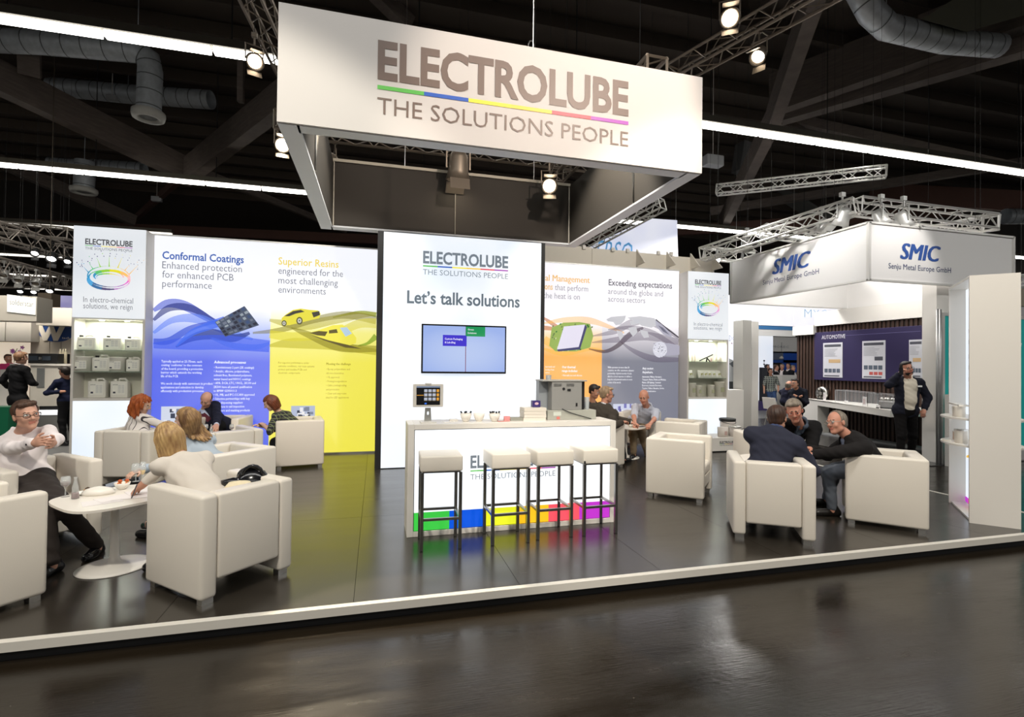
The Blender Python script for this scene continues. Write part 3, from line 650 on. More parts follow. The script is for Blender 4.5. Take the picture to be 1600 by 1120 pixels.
lines(mb, ['\u2022 Epoxy, polyurethane and', '   silicone chemistries', '\u2022 UL approved', '\u2022 Potting/encapsulation', '\u2022 Cable jointing/sealing', '   and protection', '\u2022 Clear and easy resins', '   ideal for LED applications'], (q[0], y2, q[1] - .09), EX, EZ, .034, .072, -.004, sx=.8)
mb.build('small_print', glow(140, 130, 30), t)
mb = MB()
for (x0_, y0_, x1_, y1_), m0 in (((252, 635, 290, 662), 0), ((455, 634, 492, 654), 1)):
    a, b = pp(x0_, y0_), pp(x1_, y1_); mb.span((a[0], y2, b[1]), (b[0], y2 + .001, a[1]), mi=m0); rr = random.Random(m0 + 2)
    for k in range(12):
        cx, cz = rr.uniform(a[0] + .03, b[0] - .08), rr.uniform(b[1] + .02, a[1] - .08); mb.span((cx, y3 - .001 * k / 12, cz), (cx + rr.uniform(.03, .08), y3 + .0005, cz + rr.uniform(.03, .08)), mi=2 + k % 3)
mb.build('photo_print', [glow(205, 212, 228), glow(170, 180, 205), glow(60, 66, 84), glow(120, 128, 150), glow(225, 225, 230)], t)

# ---------------------------------------------------------------- right wall light box
RX0, RXM, RX1 = 2.72, AY(940, 600, WY).x, 6.20
t = thing('poster_wall', 'long backlit wall poster in orange and slate right of the central box', 'poster', (4.5, WY, 0))
poster_frame(t, RX0, RX1, WY, WZ - .03)
mb = MB(); mb.span((RX0, WY, .03), (RXM, WY + .012, WZ - .03)); mb.build('orange_print', vgrad('orange_poster', (250, 165, 40), (248, 205, 140), 1.78, 2.45, 3.7, (246, 243, 248)), t)
mb = MB(); mb.span((RXM, WY, .03), (RX1, WY + .012, WZ - .03)); mb.build('slate_print', vgrad('slate_poster', (98, 102, 122), (190, 186, 196), 1.72, 2.5, 3.7, (246, 243, 248)), t)
mb = MB()
for pts, ws, c in ((((850, 497), (862, 505), (885, 520), (900, 530)), (4, 7, 5, 2), 0), (((850, 505), (880, 500), (915, 500), (940, 506), (975, 520)), (3, 9, 12, 9, 3), 1), (((850, 512), (870, 515), (890, 525)), (8, 6, 3), 0), (((850, 545), (880, 552), (920, 545), (945, 548)), (4, 9, 7, 2), 1), (((850, 530), (865, 540), (875, 548)), (14, 12, 4), 1),
                   (((920, 545), (945, 549), (965, 540), (985, 522), (1005, 512)), (2, 6, 8, 10, 4), 2), (((925, 525), (960, 518), (985, 505), (1010, 502), (1040, 515), (1060, 528)), (2, 10, 14, 12, 10, 5), 3), (((925, 535), (970, 530), (1010, 525), (1060, 534)), (2, 12, 16, 12), 3), (((950, 515), (985, 512), (1020, 520), (1060, 545)), (2, 8, 10, 8), 3),
                   (((1024, 500), (1040, 512), (1060, 527)), (5, 3, 2), 4), (((970, 534), (990, 548), (1020, 560), (1060, 562)), (2, 8, 12, 8), 3)):
    wave(mb, pts, ws, c)
mb.build('wave_print', [glow(190, 110, 30, alpha=.7), glow(245, 185, 90, alpha=.55), glow(70, 50, 60, alpha=.7), glow(105, 95, 112, alpha=.5), glow(60, 55, 65)], t)
mb = MB(); rr = random.Random(9)
poly(mb, [(862, 512), (880, 504), (905, 503), (922, 506), (927, 525), (922, 543), (900, 549), (868, 549), (858, 540)], 0, O1)
for k in range(46):
    cx, cy = rr.uniform(862, 924), rr.uniform(505, 547); mb.prism([pp(cx, cy), pp(cx + 2.4, cy - .6), pp(cx + 2.0, cy + 2), pp(cx - .4, cy + 2.2)], (0, y3, 0), EX, EZ, 0, 1 + k % 3)
poly(mb, [(881, 510), (914, 507), (904, 542), (870, 546)], 4, (0, y3 - .003, 0)); poly(mb, [(870, 546), (904, 542), (914, 507), (917, 511), (906, 546), (872, 549)], 5, (0, y3 - .002, 0))
mb.build('chip_print', [glow(150, 175, 90), glow(60, 120, 60), glow(200, 205, 150), glow(110, 130, 80), glow(222, 218, 235), glow(70, 70, 110)], t)
mb = MB()
for pts in ([(947, 499), (955, 495), (978, 493), (976, 500), (970, 507), (962, 508), (958, 503), (950, 502)], [(963, 516), (972, 518), (974, 525), (969, 532), (966, 525)], [(984, 502), (992, 500), (1000, 499), (996, 506), (986, 508)], [(982, 512), (994, 511), (996, 519), (989, 526), (984, 519)], [(1000, 515), (1012, 518), (1014, 527), (1006, 528), (1002, 522)], [(980, 496), (1000, 494), (1022, 497), (1030, 506), (1018, 512), (1003, 509)]): poly(mb, pts, 0, O2)
mb.build('world_map_print', glow(196, 196, 202), t)
mb = MB()
for c, r in (((1031, 546), 11),):
    poly(mb, [(c[0] + r * math.cos(k * PI / 9), c[1] + r * 1.15 * math.sin(k * PI / 9)) for k in range(18)], 0, (0, y3 - .001, 0)); poly(mb, [(1020, 536), (1045, 536), (1062, 540), (1062, 554), (1042, 556)], 3, O2)
    for k in range(40):
        a_ = rr.uniform(0, 6.28); q = rr.uniform(.2, .92) * r; cx, cy = c[0] + q * math.cos(a_), c[1] + q * 1.15 * math.sin(a_); poly(mb, [(cx, cy), (cx + 1, cy + .3), (cx + .9, cy + 1.4), (cx - .2, cy + 1)], 1 + k % 2, (0, y3 - .002, 0))
poly(mb, [(1024, 500), (1034, 507), (1048, 520), (1050, 528), (1036, 522), (1025, 510)], 3, O2); poly(mb, [(1028, 508), (1036, 512), (1046, 523), (1036, 518)], 1, O2)
mb.build('lamp_print', [glow(212, 212, 224), glow(90, 90, 105), glow(240, 240, 246), glow(170, 168, 184)], t)
mb = MB()
for s_, px, py, px2 in (('al Management', 852, 438.5, 921.5), ('ons', 851, 452, 863.5)):
    q = pp(px, py); text(mb, s_, (q[0], y2, q[1]), EX, EZ, pp(px2, py)[0] - q[0], .125, .018, 2)
mb.build('heading', glow(238, 190, 120), t)
mb = MB()
for s_, px, py, px2 in (('that perform', 867, 453, 919), ('the heat is on', 849, 465.5, 906), ('around the globe and', 950, 459, 1036), ('across sectors', 950, 471, 1008)):
    q = pp(px, py); text(mb, s_, (q[0], y2, q[1]), EX, EZ, pp(px2, py)[0] - q[0], .115, -.004, 2)
mb.build('paragraph', glow(140, 140, 150), t)
mb = MB(); q = pp(951, 445.5); text(mb, 'Exceeding expectations', (q[0], y2, q[1]), EX, EZ, pp(1050, 449.5)[0] - q[0], .125, .012, 2); mb.build('heading', glow(92, 92, 102), t)
mb = MB(); q = pp(878, 575)
lines(mb, ['Our thermal', 'range includes:'], (q[0], y2, q[1]), EX, EZ, .048, .075, .03, sx=.85); lines(mb, ['\u2022 Non-silicone and silicone'], (q[0], y2, q[1] - .16), EX, EZ, .036, .06, .01, sx=.8)
q = pp(852, 574); lines(mb, ['heat transfer and', 'bonding of heat', 'sources'], (q[0] + .0, y2, q[1]), EX, EZ, .034, .058, .01, sx=.62)
q = pp(949.5, 575); lines(mb, ['With a presence in more than 50', 'countries, we offer customers a dynamic', 'partnership of global security of scale', 'allied to a local response, to deliver a', 'bespoke and personal service in every', 'corner of the world.'], (q[0], y2, q[1]), EX, EZ, .036, .062, .01, sx=.72)
q = pp(1003.5, 577); lines(mb, ['Any sector.', 'Anywhere.'], (q[0], y2, q[1]), EX, EZ, .048, .080, .03, sx=.85)
lines(mb, ['Automotive, Military, Aerospace,', 'Transport, Marine, Mobile and Wireless,', 'Marine, LED lighting, Consumer', 'Electronics, Industrial Electronics,', 'Traction, Utilities, Education, Service,', 'repair and maintenance'], (q[0], y2, q[1] - .17), EX, EZ, .036, .060, .01, sx=.68)
mb.build('small_print', glow(240, 240, 246), t)
mb = MB(); a, b = pp(958, 631), pp(990, 660); mb.span((a[0], y2, b[1]), (b[0], y2 + .001, a[1]), mi=0)
for k in range(16):
    cx, cz = rr.uniform(a[0] + .02, b[0] - .07), rr.uniform(b[1] + .02, a[1] - .08); mb.span((cx, y3 - .001 * k / 16, cz), (cx + rr.uniform(.02, .06), y3 + .0005, cz + rr.uniform(.05, .10)), mi=1 + k % 3)
mb.build('photo_print', [glow(200, 205, 225), glow(60, 50, 130), glow(120, 120, 180), glow(235, 235, 240)], t)

# ---------------------------------------------------------------- shelf towers of the wall
CRM = principled('niche_cream', (.62, .62, .52), .5)
def tower(x0, x1, yf, yb, zt, zsign, z1, zlit, shelves, label):
    t = thing('shelf_tower', label, 'shelf', ((x0 + x1) / 2, yf, 0))
    s = .035
    for a, b in (((x0, yf, 0), (x0 + s, yb, zt)), ((x1 - s, yf, 0), (x1, yb, zt))):
        mb = MB(); mb.span(a, b); mb.build('side_panel', LAMG, t)
    mb = MB(); mb.span((x0 + s, yf + .02, zt - .03), (x1 - s, yb, zt)); mb.build('top_panel', LAMG, t)
    mb = MB(); mb.span((x0 + s, yb - .02, zlit), (x1 - s, yb, zsign)); mb.build('back_panel', CRM, t)
    mb = MB(); mb.span((x0 + s, yf + .01, zsign - .02), (x1 - s, yb - .02, zsign + .02)); mb.build('niche_roof', LAMG, t)
    mb = MB(); mb.span((x0 + s, yf + .0, zlit - .03), (x1 - s, yb - .02, zlit + .01)); mb.build('niche_base', LAMG, t)
    mb = MB(); mb.span((x0 + .01, yf - .015, zsign), (x1 - .01, yf + .005, zt)); sg = mb.build('sign_panel', lit_white('sign_white', srgb(222, 228, 236), srgb(238, 242, 246), .86), t)
    mb = MB(); mb.span((x0 + s, yf + .0, .05), (x1 - s, yf + .02, zlit - .03)); mb.build('lit_panel', LITW, t)
    mb = MB(); mb.span((x0 + .0, yf - .004, .0), (x1 - .0, yf + .03, .05)); mb.build('plinth', LAMG, t)
    for z in shelves:
        mb = MB(); mb.span((x0 + s, yf + .015, z - .010), (x1 - s, yb - .02, z)); mb.build('glass_shelf', principled('shelf_glass', (.45, .55, .45), .1, alpha=.55), t)
    for x in (x0 + (x1 - x0) * .33, x0 + (x1 - x0) * .68):
        mb = MB(); mb.lathe([(.035, -.012), (.03, 0), (0, 0)], (x, (yf + yb) / 2, zsign - .02), 14); mb.build('downlight', principled('downlight_glow', (1, 1, 1), .5, emit=(.95, 1, .92), es=8), t)
    lamp('niche_light', 'AREA', ((x0 + x1) / 2, (yf + yb) / 2, zsign - .04), ((x0 + x1) / 2, (yf + yb) / 2 + .02, 0), 7, (.96, 1, .90), shape='RECTANGLE', size=.7, size_y=.12)
    return t
YT = 9.27
lx0, lx1 = AY(112, 500, YT).x, AY(227, 500, YT).x
zl = AY(170, 623, YT).z; zs = AY(170, 497, YT).z; sh1, sh2 = AY(170, 547, YT).z, AY(170, 580.5, YT).z
t = tower(lx0, lx1, YT, 9.6, 3.68, zs, 0, zl, (sh1, sh2), 'left white shelf tower with lit sign and three rows of white canisters')
o = Vector((AY(133, 381, YT - .02).x, YT - .019, AY(133, 381, YT - .02).z)); brand(t, o, EX, EZ, AY(207, 385, YT - .02).x - o.x, (80, 80, 84), glow)
q = AY(170, 437, YT - .02); crown(t, (q.x, YT - .019, q.z), EX, EZ, .78, glow)
mb = MB()
for s_, a_, b_ in (('In electro-chemical', (130, 471.5), (208, 473)), ('solutions, we reign', (130, 481.5), (207, 482.5))):
    q = AY(*a_, YT - .02); text(mb, s_, (q.x, YT - .019, q.z), EX, EZ, AY(*b_, YT - .02).x - q.x, .085, -.002, 2)
mb.build('slogan', glow(118, 118, 124), t)
TLX0, TLX1 = lx0, lx1
rx0, rx1 = AY(1074, 530, YT).x, AY(1138, 530, YT).x
rzl = AY(1105, 621, YT).z; rzs = AY(1105, 530, YT).z; rs1, rs2 = AY(1105, 565, YT).z, AY(1105, 590.5, YT).z
t = tower(rx0, rx1, YT, 9.6, 3.60, rzs, 0, rzl, (rs1, rs2), 'right white shelf tower with lit sign, tubes, sachets and tins on its shelves')
o = Vector((AY(1086, 443, YT - .02).x, YT - .019, AY(1086, 443, YT - .02).z)); brand(t, o, EX, EZ, AY(1127, 446, YT - .02).x - o.x, (80, 80, 84), glow)
q = AY(1107, 483, YT - .02); crown(t, (q.x, YT - .019, q.z), EX, EZ, .72, glow)
mb = MB()
for s_, a_, b_ in (('In electro-chemical', (1084, 508.5), (1129, 510.5)), ('solutions, we reign', (1084, 514.5), (1128, 516.5))):
    q = AY(*a_, YT - .02); text(mb, s_, (q.x, YT - .019, q.z), EX, EZ, AY(*b_, YT - .02).x - q.x, .075, -.002, 2)
mb.build('slogan', glow(130, 130, 136), t)
mb = MB(); mb.span((lx0, 9.72, 0), (rx1, 9.78, 3.6)); struct(mb.build('wall_stand_back', LAMG))
# ---------------------------------------------------------------- counter
CX0, CX1, CYF, CYB, CZ = .29, 2.41, 4.84, 5.24, 1.05
t = thing('bar_counter', 'long white counter with a backlit front and rainbow strip', 'counter', (1.35, 5.0, 0))
for a, b, nm in (((CX0, CYF, 0), (CX0 + .06, CYB, CZ), 'side_panel'), ((CX1 - .06, CYF, 0), (CX1, CYB, CZ), 'side_panel'), ((CX0 + .06, CYF, CZ - .05), (CX1 - .06, CYB, CZ), 'top'), ((CX0 + .06, CYF, 0), (CX1 - .06, CYB - .02, .05), 'plinth')):
    mb = MB(); mb.span(a, b, bev=.004); mb.build(nm, LAM, t)
mb = MB(); mb.span((CX0 + .06, CYF + .012, .05), (CX1 - .06, CYF + .03, CZ - .05)); mb.build('frame', BLACK, t)
CLIT = lit_white('counter_white', srgb(240, 248, 255), srgb(255, 255, 255), 1.15)
fx0, fx1 = CX0 + .066, CX1 - .066
mb = MB(); mb.span((fx0, CYF + .004, .225), (fx1, CYF + .012, CZ - .056)); mb.build('lit_panel', CLIT, t)
CR = [(60, 200, 70), (0, 85, 220), (235, 240, 40), (255, 195, 30), (250, 85, 100), (190, 50, 200)]
for k in range(6):
    mb = MB(); mb.span((fx0 + (fx1 - fx0) * k / 6, CYF + .004, .056), (fx0 + (fx1 - fx0) * (k + 1) / 6, CYF + .012, .225)); mb.build('colour_block', glow(*CR[k], s=1.05), t)
a = AY(735, 731, CYF); b = AY(868, 731, CYF)
brand(t, (a.x, CYF + .001, a.z), EX, EZ, b.x - a.x, (116, 124, 132), glow)

# ---------------------------------------------------------------- bar stools
def make_stool(label):
    t = thing('bar_stool', label, 'stool', (0, 0, 0), 0, 'bar stools at the counter')
    h = .815; L = .332
    mb = MB(); mb.box((0, 0, h - .065), (.368, .365, .135), bev=.014); smooth_by_angle(mb.build('seat', LEATHER, t))
    mb = MB(); mb.box((0, 0, h - .137), (L, L, .014)); mb.build('seat_frame', STEEL, t)
    for i in (-1, 1):
        for j in (-1, 1):
            mb = MB(); mb.span((i * L / 2 - .014, j * L / 2 - .014, .008), (i * L / 2 + .014, j * L / 2 + .014, h - .14)); leg = mb.build('leg', STEEL, t)
            mb = MB(); mb.span((i * L / 2 - .013, j * L / 2 - .013, 0), (i * L / 2 + .013, j * L / 2 + .013, .008)); mb.build('foot_cap', BLACK, leg)
    for a, b in (((-L / 2, -L / 2), (L / 2, -L / 2)), ((-L / 2, L / 2), (L / 2, L / 2)), ((-L / 2, -L / 2), (-L / 2, L / 2)), ((L / 2, -L / 2), (L / 2, L / 2))):
        mb = MB(); mb.bar((a[0], a[1], .27), (b[0], b[1], .27), .022, .022); mb.build('footrest', STEEL, t)
    return t
st = make_stool('bar stool standing alone at the left end of the counter')
st.location = (.565, 4.62, 0); st.rotation_euler = (0, 0, -.03)
dup(st, (1.185, 4.63, 0), .02, 'second bar stool from the left, covering part of the counter lettering')
dup(st, (1.625, 4.68, 0), .02, 'third bar stool from the left, close beside the second one')
s4 = dup(st, (2.085, 4.68, 0), .02, 'bar stool at the right end of the counter with a small black tab')
mb = MB(); mb.span((-.179, -.196, .69), (-.167, -.182, .715)); mb.build('tab', BLACK, s4, world=False)

# ---------------------------------------------------------------- things on the counter
yy = CYF + .12
def onc(px, Y=yy): return AY(px, 650, Y).x
# tablet kiosk
x = onc(669, yy); t = thing('tablet_kiosk', 'white tablet on a stand at the left end of the counter', 'tablet', (x, yy, CZ))
mb = MB(); mb.box((x, yy + .02, CZ + .006), (.15, .14, .012), bev=.003); mb.build('base', LAMG, t)
mb = MB(); mb.prism([(-.035, 0), (.035, 0), (.027, .13), (-.027, .13)], (x, yy + .03, CZ + .012), EX, EZ, -.012); mb.build('stem', principled('kiosk_silver', (.5, .5, .48), .35, .6), t)
mb = MB(); mb.prism([(math.cos(k * PI / 6) * .010, math.sin(k * PI / 6) * .018) for k in range(12)], (x, yy + .0285, CZ + .09), EX, EZ, 0); mb.build('hole', LITW, t)
mb = MB(); mb.box((x, yy + .02, CZ + .262), (.29, .02, .222), bev=.006); tb = mb.build('tablet_case', principled('kiosk_white', (.72, .68, .62), .35), t)
mb = MB(); mb.box((x, yy + .02, CZ + .374), (.06, .03, .016), bev=.003); mb.build('latch', LAMG, t)
mb = MB(); mb.span((x - .113, yy + .0075, CZ + .172), (x + .113, yy + .0095, CZ + .352)); sc = mb.build('screen', BLACKG, t)
mb = MB(); rr = random.Random(1)
for r_ in range(3):
    for c in range(4):
        x0_ = x - .040 + c * .040; z0_ = CZ + .30 - r_ * .040; mb.span((x0_, yy + .0055, z0_ - .008), (x0_ + .031 - (.008 if c == 3 else 0), yy + .007, z0_ + .022), mi=(0 if (c < 3) else 1))
        mb.span((x0_, yy + .005, z0_ - .012), (x0_ + .031 - (.008 if c == 3 else 0), yy + .0054, z0_ - .004), mi=2)
mb.span((x - .11, yy + .006, CZ + .262), (x - .045, yy + .007, CZ + .268), mi=1); mb.span((x - .113, yy + .006, CZ + .338), (x + .113, yy + .007, CZ + .352), mi=3); mb.span((x - .035, yy + .0055, CZ + .178), (x - .015, yy + .007, CZ + .192), mi=4)
mb.build('picture_grid', [glow(170, 175, 190), glow(215, 150, 50), glow(90, 80, 60), glow(110, 125, 150), glow(50, 110, 220)], t)
# bowls
CER = principled('white_porcelain', (.82, .78, .71), .22)
def bowl(parent_label, x, y, r=.058, h=.062, name='bowl', z=CZ, group=None, cards=True, seed=0, food=None):
    t = thing(name, parent_label, 'bowl', (x, y, z), 0, group)
    mb = MB(); mb.lathe([(0, .004), (r * .42, 0), (r * .5, .004), (r * .82, h * .45), (r, h), (r * .95, h), (r * .76, h * .45), (r * .4, h * .14), (0, h * .12)], (x, y, z), 22); mb.build('bowl_body', CER, t, smooth=True)
    return t
bz = yy + .06
for k, (px, lb) in enumerate(((728, 'white bowl nearest the tablet, holding wrapped sweets with black tips'), (748.5, 'empty looking white bowl in the middle of the three on the counter'), (771, 'white bowl nearest the paper stacks, holding wrapped sweets'))):
    xb = onc(px, bz + .0); bowl(lb, xb, bz - (.05 if k == 2 else 0), .060, .078, group='white bowls on the counter')
    for q in range((4, 0, 5)[k]):
        rr = random.Random(k * 7 + q); an = q * 1.5 + k; cx, cy = xb + .024 * math.cos(an), bz + .02 * math.sin(an) - (.05 if k == 2 else 0)
        mb = MB(); mb.bar((cx, cy, CZ + .04), (cx + .018 * math.cos(an), cy, CZ + .085), .016, .012); mb.bar((cx + .018 * math.cos(an), cy, CZ + .085), (cx + .03 * math.cos(an), cy, CZ + .10), .022, .014, mi=1)
        tag(mb.build('wrapped_sweet', [CER, BLACK]), 'small white wrapped sweet with a black tip standing in a counter bowl', 'sweet', 'wrapped sweets in the counter bowls')
# papers, small dishes
def flat(name, label, cat, c, d, rz, mat, z=CZ, group=None):
    mb = MB(); mb.box((c[0], c[1], z + d[2] / 2), d, rz=rz); return tag(mb.build(name, mat), label, cat, group)
flat('paper_sheet', 'white leaflet lying between the tablet and the first bowl', 'paper', (onc(700, bz), bz - .02), (.10, .07, .004), .1, CER)
flat('card_box', 'small white card box beside the tablet', 'box', (onc(709, bz + .06), bz + .07), (.08, .05, .018), 0, LAM)
flat('paper_sheet', 'leaflet with red print lying in front of the third bowl', 'paper', (onc(786, yy), yy), (.12, .08, .004), .15, paint(205, 150, 140, .6))
flat('card_holder', 'small holder of pink printed cards right of the bowls', 'holder', (onc(792, bz), bz), (.06, .03, .045), 0, paint(225, 150, 150, .6))
flat('card_tray', 'low grey tray of printed cards left of the stacked boxes', 'tray', (onc(806, bz), bz), (.13, .08, .034), 0, paint(150, 150, 140, .6))
flat('card_box', 'small white box leaning beside the stacked boxes', 'box', (onc(815, bz), bz), (.03, .06, .03), .4, LAM)
for k in range(4):
    flat('carton', ['lowest', 'second lowest', 'second highest', 'topmost'][k] + ' flat white carton of the stack left of the grey machine', 'box', (onc(833, bz) + .004 * (k % 2), bz + .02), (.235, .17, .031), .01 * k - .02, paint(226, 218, 206, .5), CZ + k * .033, 'flat cartons stacked on the counter')
x_ = onc(838.5, bz); mb = MB(); mb.box((x_, bz + .04, CZ + .132 + .034), (.085, .07, .068), bev=.004); pb = mb.build('snack_box', paint(60, 45, 110, .4)); tag(pb, 'small purple box on top of the stacked cartons', 'box')
mb = MB(); mb.prism([(math.cos(k * PI / 5) * .022, math.sin(k * PI / 5) * .014) for k in range(10)], (x_, bz + .0035, CZ + .17), EX, EZ, 0); mb.build('badge', paint(225, 190, 200, .5), pb)
# grey machine
t = thing('grey_machine', 'big grey metal cabinet machine with a black cable on the right end of the counter', 'machine', (2.1, 5.05, CZ))
MG = principled('machine_grey', (.33, .325, .31), .45, .2); MG2 = principled('machine_grey_dark', (.22, .22, .21), .5)
mx0, mx1 = AY(862, 650, 5.0).x, AY(909, 650, 5.0).x; my = 4.99
mb = MB(); mb.span((mx0 - .05, my, CZ), (mx1 + .16, my + .24, CZ + .10), bev=.006); mb.build('base', paint(170, 170, 160, .4), t)
mb = MB(); mb.span((mx0, my + .01, CZ + .10), (mx1, my + .25, CZ + .40), bev=.006); cab = mb.build('cabinet', MG, t)
mb = MB(); mb.span((mx0 - .10, my + .14, CZ + .10), (mx0, my + .24, CZ + .40)); mb.build('side_wing', paint(150, 155, 160, .35), t)
mb = MB(); mb.span((mx0 - .105, my, CZ + .40), (mx1 + .055, my + .25, CZ + .415), bev=.003); mb.build('lid', paint(170, 168, 162, .35), t)
mb = MB(); mb.span((mx1, my + .06, CZ + .10), (mx1 + .05, my + .24, CZ + .40)); mb.build('side_opening', BLACK, t)
for k in range(2):
    for q in range(5):
        mb = MB(); zq = CZ + .375 - q * .006; xq = mx0 + .02 + k * .14; mb.span((xq, my + .006, zq), (xq + .085, my + .0105, zq + .003)); mb.build('vent_slot', MG2, cab)
mb = MB(); mb.lathe([(.016, 0), (.014, .006), (0, .006)], (mx0 + .13, my + .0105, CZ + .322), 14, M=Matrix.Rotation(PI / 2, 4, 'X')); mb.build('round_plug', BLACK, t)
mb = MB(); mb.span((mx0 + .17, my + .003, CZ + .30), (mx0 + .205, my + .011, CZ + .322)); mb.build('socket', BLACK, t)
mb = MB(); mb.span((mx1 - .07, my + .003, CZ + .14), (mx1 - .052, my + .011, CZ + .175)); mb.build('socket', BLACK, t)
mb = MB(); mb.span((mx0 + .015, my - .002, CZ + .045), (mx0 + .10, my + .001, CZ + .085)); mb.build('paper_label', paint(205, 210, 200, .6), t)
mb = MB(); mb.span((mx0 + .05, my - .002, CZ + .008), (mx0 + .085, my + .001, CZ + .035)); mb.build('red_label', paint(215, 120, 110, .6), t)
mb = MB(); mb.tube([(mx0 + .115, my + .01, CZ + .115), (mx0 + .14, my - .012, CZ + .10), (mx0 + .2, my - .012, CZ + .075), (mx0 + .3, my - .012, CZ + .045), (mx1 + .02, my - .012, CZ + .03), (mx1 + .1, my - .01, CZ + .008)], .0045, 6); mb.build('cable', BLACK, t)
mb = MB(); mb.lathe([(.028, 0), (.03, .05), (.026, .05), (.024, .004), (0, .004)], (mx0 + .0, my + .12, CZ + .415), 16); tag(mb.build('glass_cup', principled('cup_glass', (.5, .52, .52), .1, alpha=.6)), 'grey cup standing on top of the grey machine', 'cup')
mb = MB(); mb.lathe([(0, 0), (.022, 0), (.028, .13), (.026, .13), (.020, .006), (0, .006)], (mx1 + .095, my + .10, CZ + .10), 16); tag(mb.build('drinking_glass', principled('tumbler_glass', (.7, .74, .76), .05, alpha=.5)), 'tall clear glass on the base of the grey machine', 'glass')

# ---------------------------------------------------------------- armchairs
def make_armchair(label):
    t = thing('armchair', label, 'armchair', (0, 0, 0), 0, 'white cube armchairs of the stand')
    W, D, H, A = .70, .69, .73, .115
    for s in (-1, 1):
        mb = MB(); mb.box((s * (W - A) / 2, 0, .04 + (H - .04) / 2), (A, D, H - .04), bev=.026); smooth_by_angle(mb.build('arm', LEATHER, t), 35)
    mb = MB(); mb.box((0, -(D - .14) / 2, .15 + (H - .15) / 2), (W - 2 * A - .002, .14, H - .152), bev=.022); smooth_by_angle(mb.build('backrest', LEATHER, t), 35)
    mb = MB(); mb.box((0, .06, .22), (W - 2 * A - .002, D - .15, .14), bev=.01); mb.build('seat_base', LEATHER, t)
    mb = MB(); mb.box((0, .065, .36), (W - 2 * A - .004, D - .145, .14), bev=.04); smooth_by_angle(mb.build('seat', LEATHER, t), 50)
    for i in (-1, 1):
        for j in (-1, 1):
            mb = MB(); mb.box((i * (W / 2 - .065), j * (D / 2 - .055), .02), (.075, .06, .04)); mb.build('foot', ALU, t)
    return t
def face_rz(f): return math.atan2(f[1], f[0]) - PI / 2     # local +y looks along f
CH = [((-2.62, 4.12), (.66, .75), 'empty armchair cut off by the left edge, nearest the aisle'),
      ((-2.86, 5.37), (.76, -.65), 'armchair of the man in glasses with laced fingers'),
      ((-1.10, 4.24), (-.72, .69), 'armchair of the blonde woman with a black bag on it, nearest the aisle'),
      ((3.76, 4.24), (.54, .84), 'armchair seen from behind with the man in the navy jacket'),
      ((5.24, 4.26), (-.7, .71), 'armchair of the laughing balding man, nearest the right tower'),
      ((3.75, 5.74), (.72, -.70), 'empty armchair standing alone in the middle right of the floor'),
      ((4.87, 7.40), (-.7, .71), 'empty armchair behind the middle one, beside the low podium'),
      ((3.40, 7.58), (.86, .5), 'armchair of the grey-haired man, half hidden by the counter'),
      ((4.98, 8.98), (-.65, -.76), 'armchair of the bald man in the short-sleeved shirt'),
      ((-1.50, 5.85), (-.66, -.75), 'armchair of the woman with long two-tone hair'),
      ((-3.00, 7.78), (.25, .97), 'armchair of the red-haired woman in stripes, seen from behind'),
      ((-1.92, 7.50), (-.55, .83), 'empty armchair at the rear left table, back to the aisle'),
      ((-1.17, 8.70), (-.98, -.17), 'armchair of the auburn-haired woman beside the yellow poster'),
      ((-2.38, 9.14), (-.1, -1), 'armchair of the bald man in the dark suit in front of the blue poster'),
      ((5.16, 5.82), (-.35, -.94), 'armchair of the grey-haired man in glasses, behind the others at the right table'),
      ((3.75, 9.0), (.2, -.98), 'armchair of the dark-haired man hidden behind the grey machine')]
ch0 = None
for (c, f, lb) in CH:
    if ch0 is None:
        ch0 = make_armchair(lb); ch0.location = (*c, 0); ch0.rotation_euler = (0, 0, face_rz(f))
    else: dup(ch0, (*c, 0), face_rz(f), lb)

# ---------------------------------------------------------------- pedestal tables
def table(c, s, rz, label, z=.55):
    t = thing('pedestal_table', label, 'table', (*c, 0), rz, 'white pedestal tables')
    pts = []
    n = 40
    for k in range(n):
        a = 2 * PI * k / n; e = .55; x, y = math.cos(a), math.sin(a)
        pts.append((math.copysign(abs(x) ** e, x) * s / 2, math.copysign(abs(y) ** e, y) * s / 2))
    mb = MB(); mb.prism(pts, (0, 0, z - .018), (1, 0, 0), (0, 1, 0), .018); o = mb.build('tabletop', principled('tabletop_white', (.78, .73, .66), .3), t, world=False)
    mb = MB(); mb.lathe([(.24, .0), (.245, .006), (.20, .014), (.08, .024), (.045, .045), (.030, .09), (.027, .5), (.035, z - .03), (.08, z - .018)], (0, 0, 0), 32); mb.build('pedestal', LAM, t, world=False, smooth=True)
    return t
T1 = (-1.97, 4.68)
table(T1, .72, .75, 'white pedestal table with papers, bowls and a wine glass, nearest the aisle')
T2 = (-2.28, 8.40)
table(T2, .70, .2, 'white pedestal table with glasses in front of the blue poster')
T3 = (4.28, 8.22)
table(T3, .68, .6, 'white pedestal table of the bald man and the grey-haired man')
T4 = (4.34, 5.0)
table(T4, .62, .3, 'white pedestal table hidden between the three talking men')

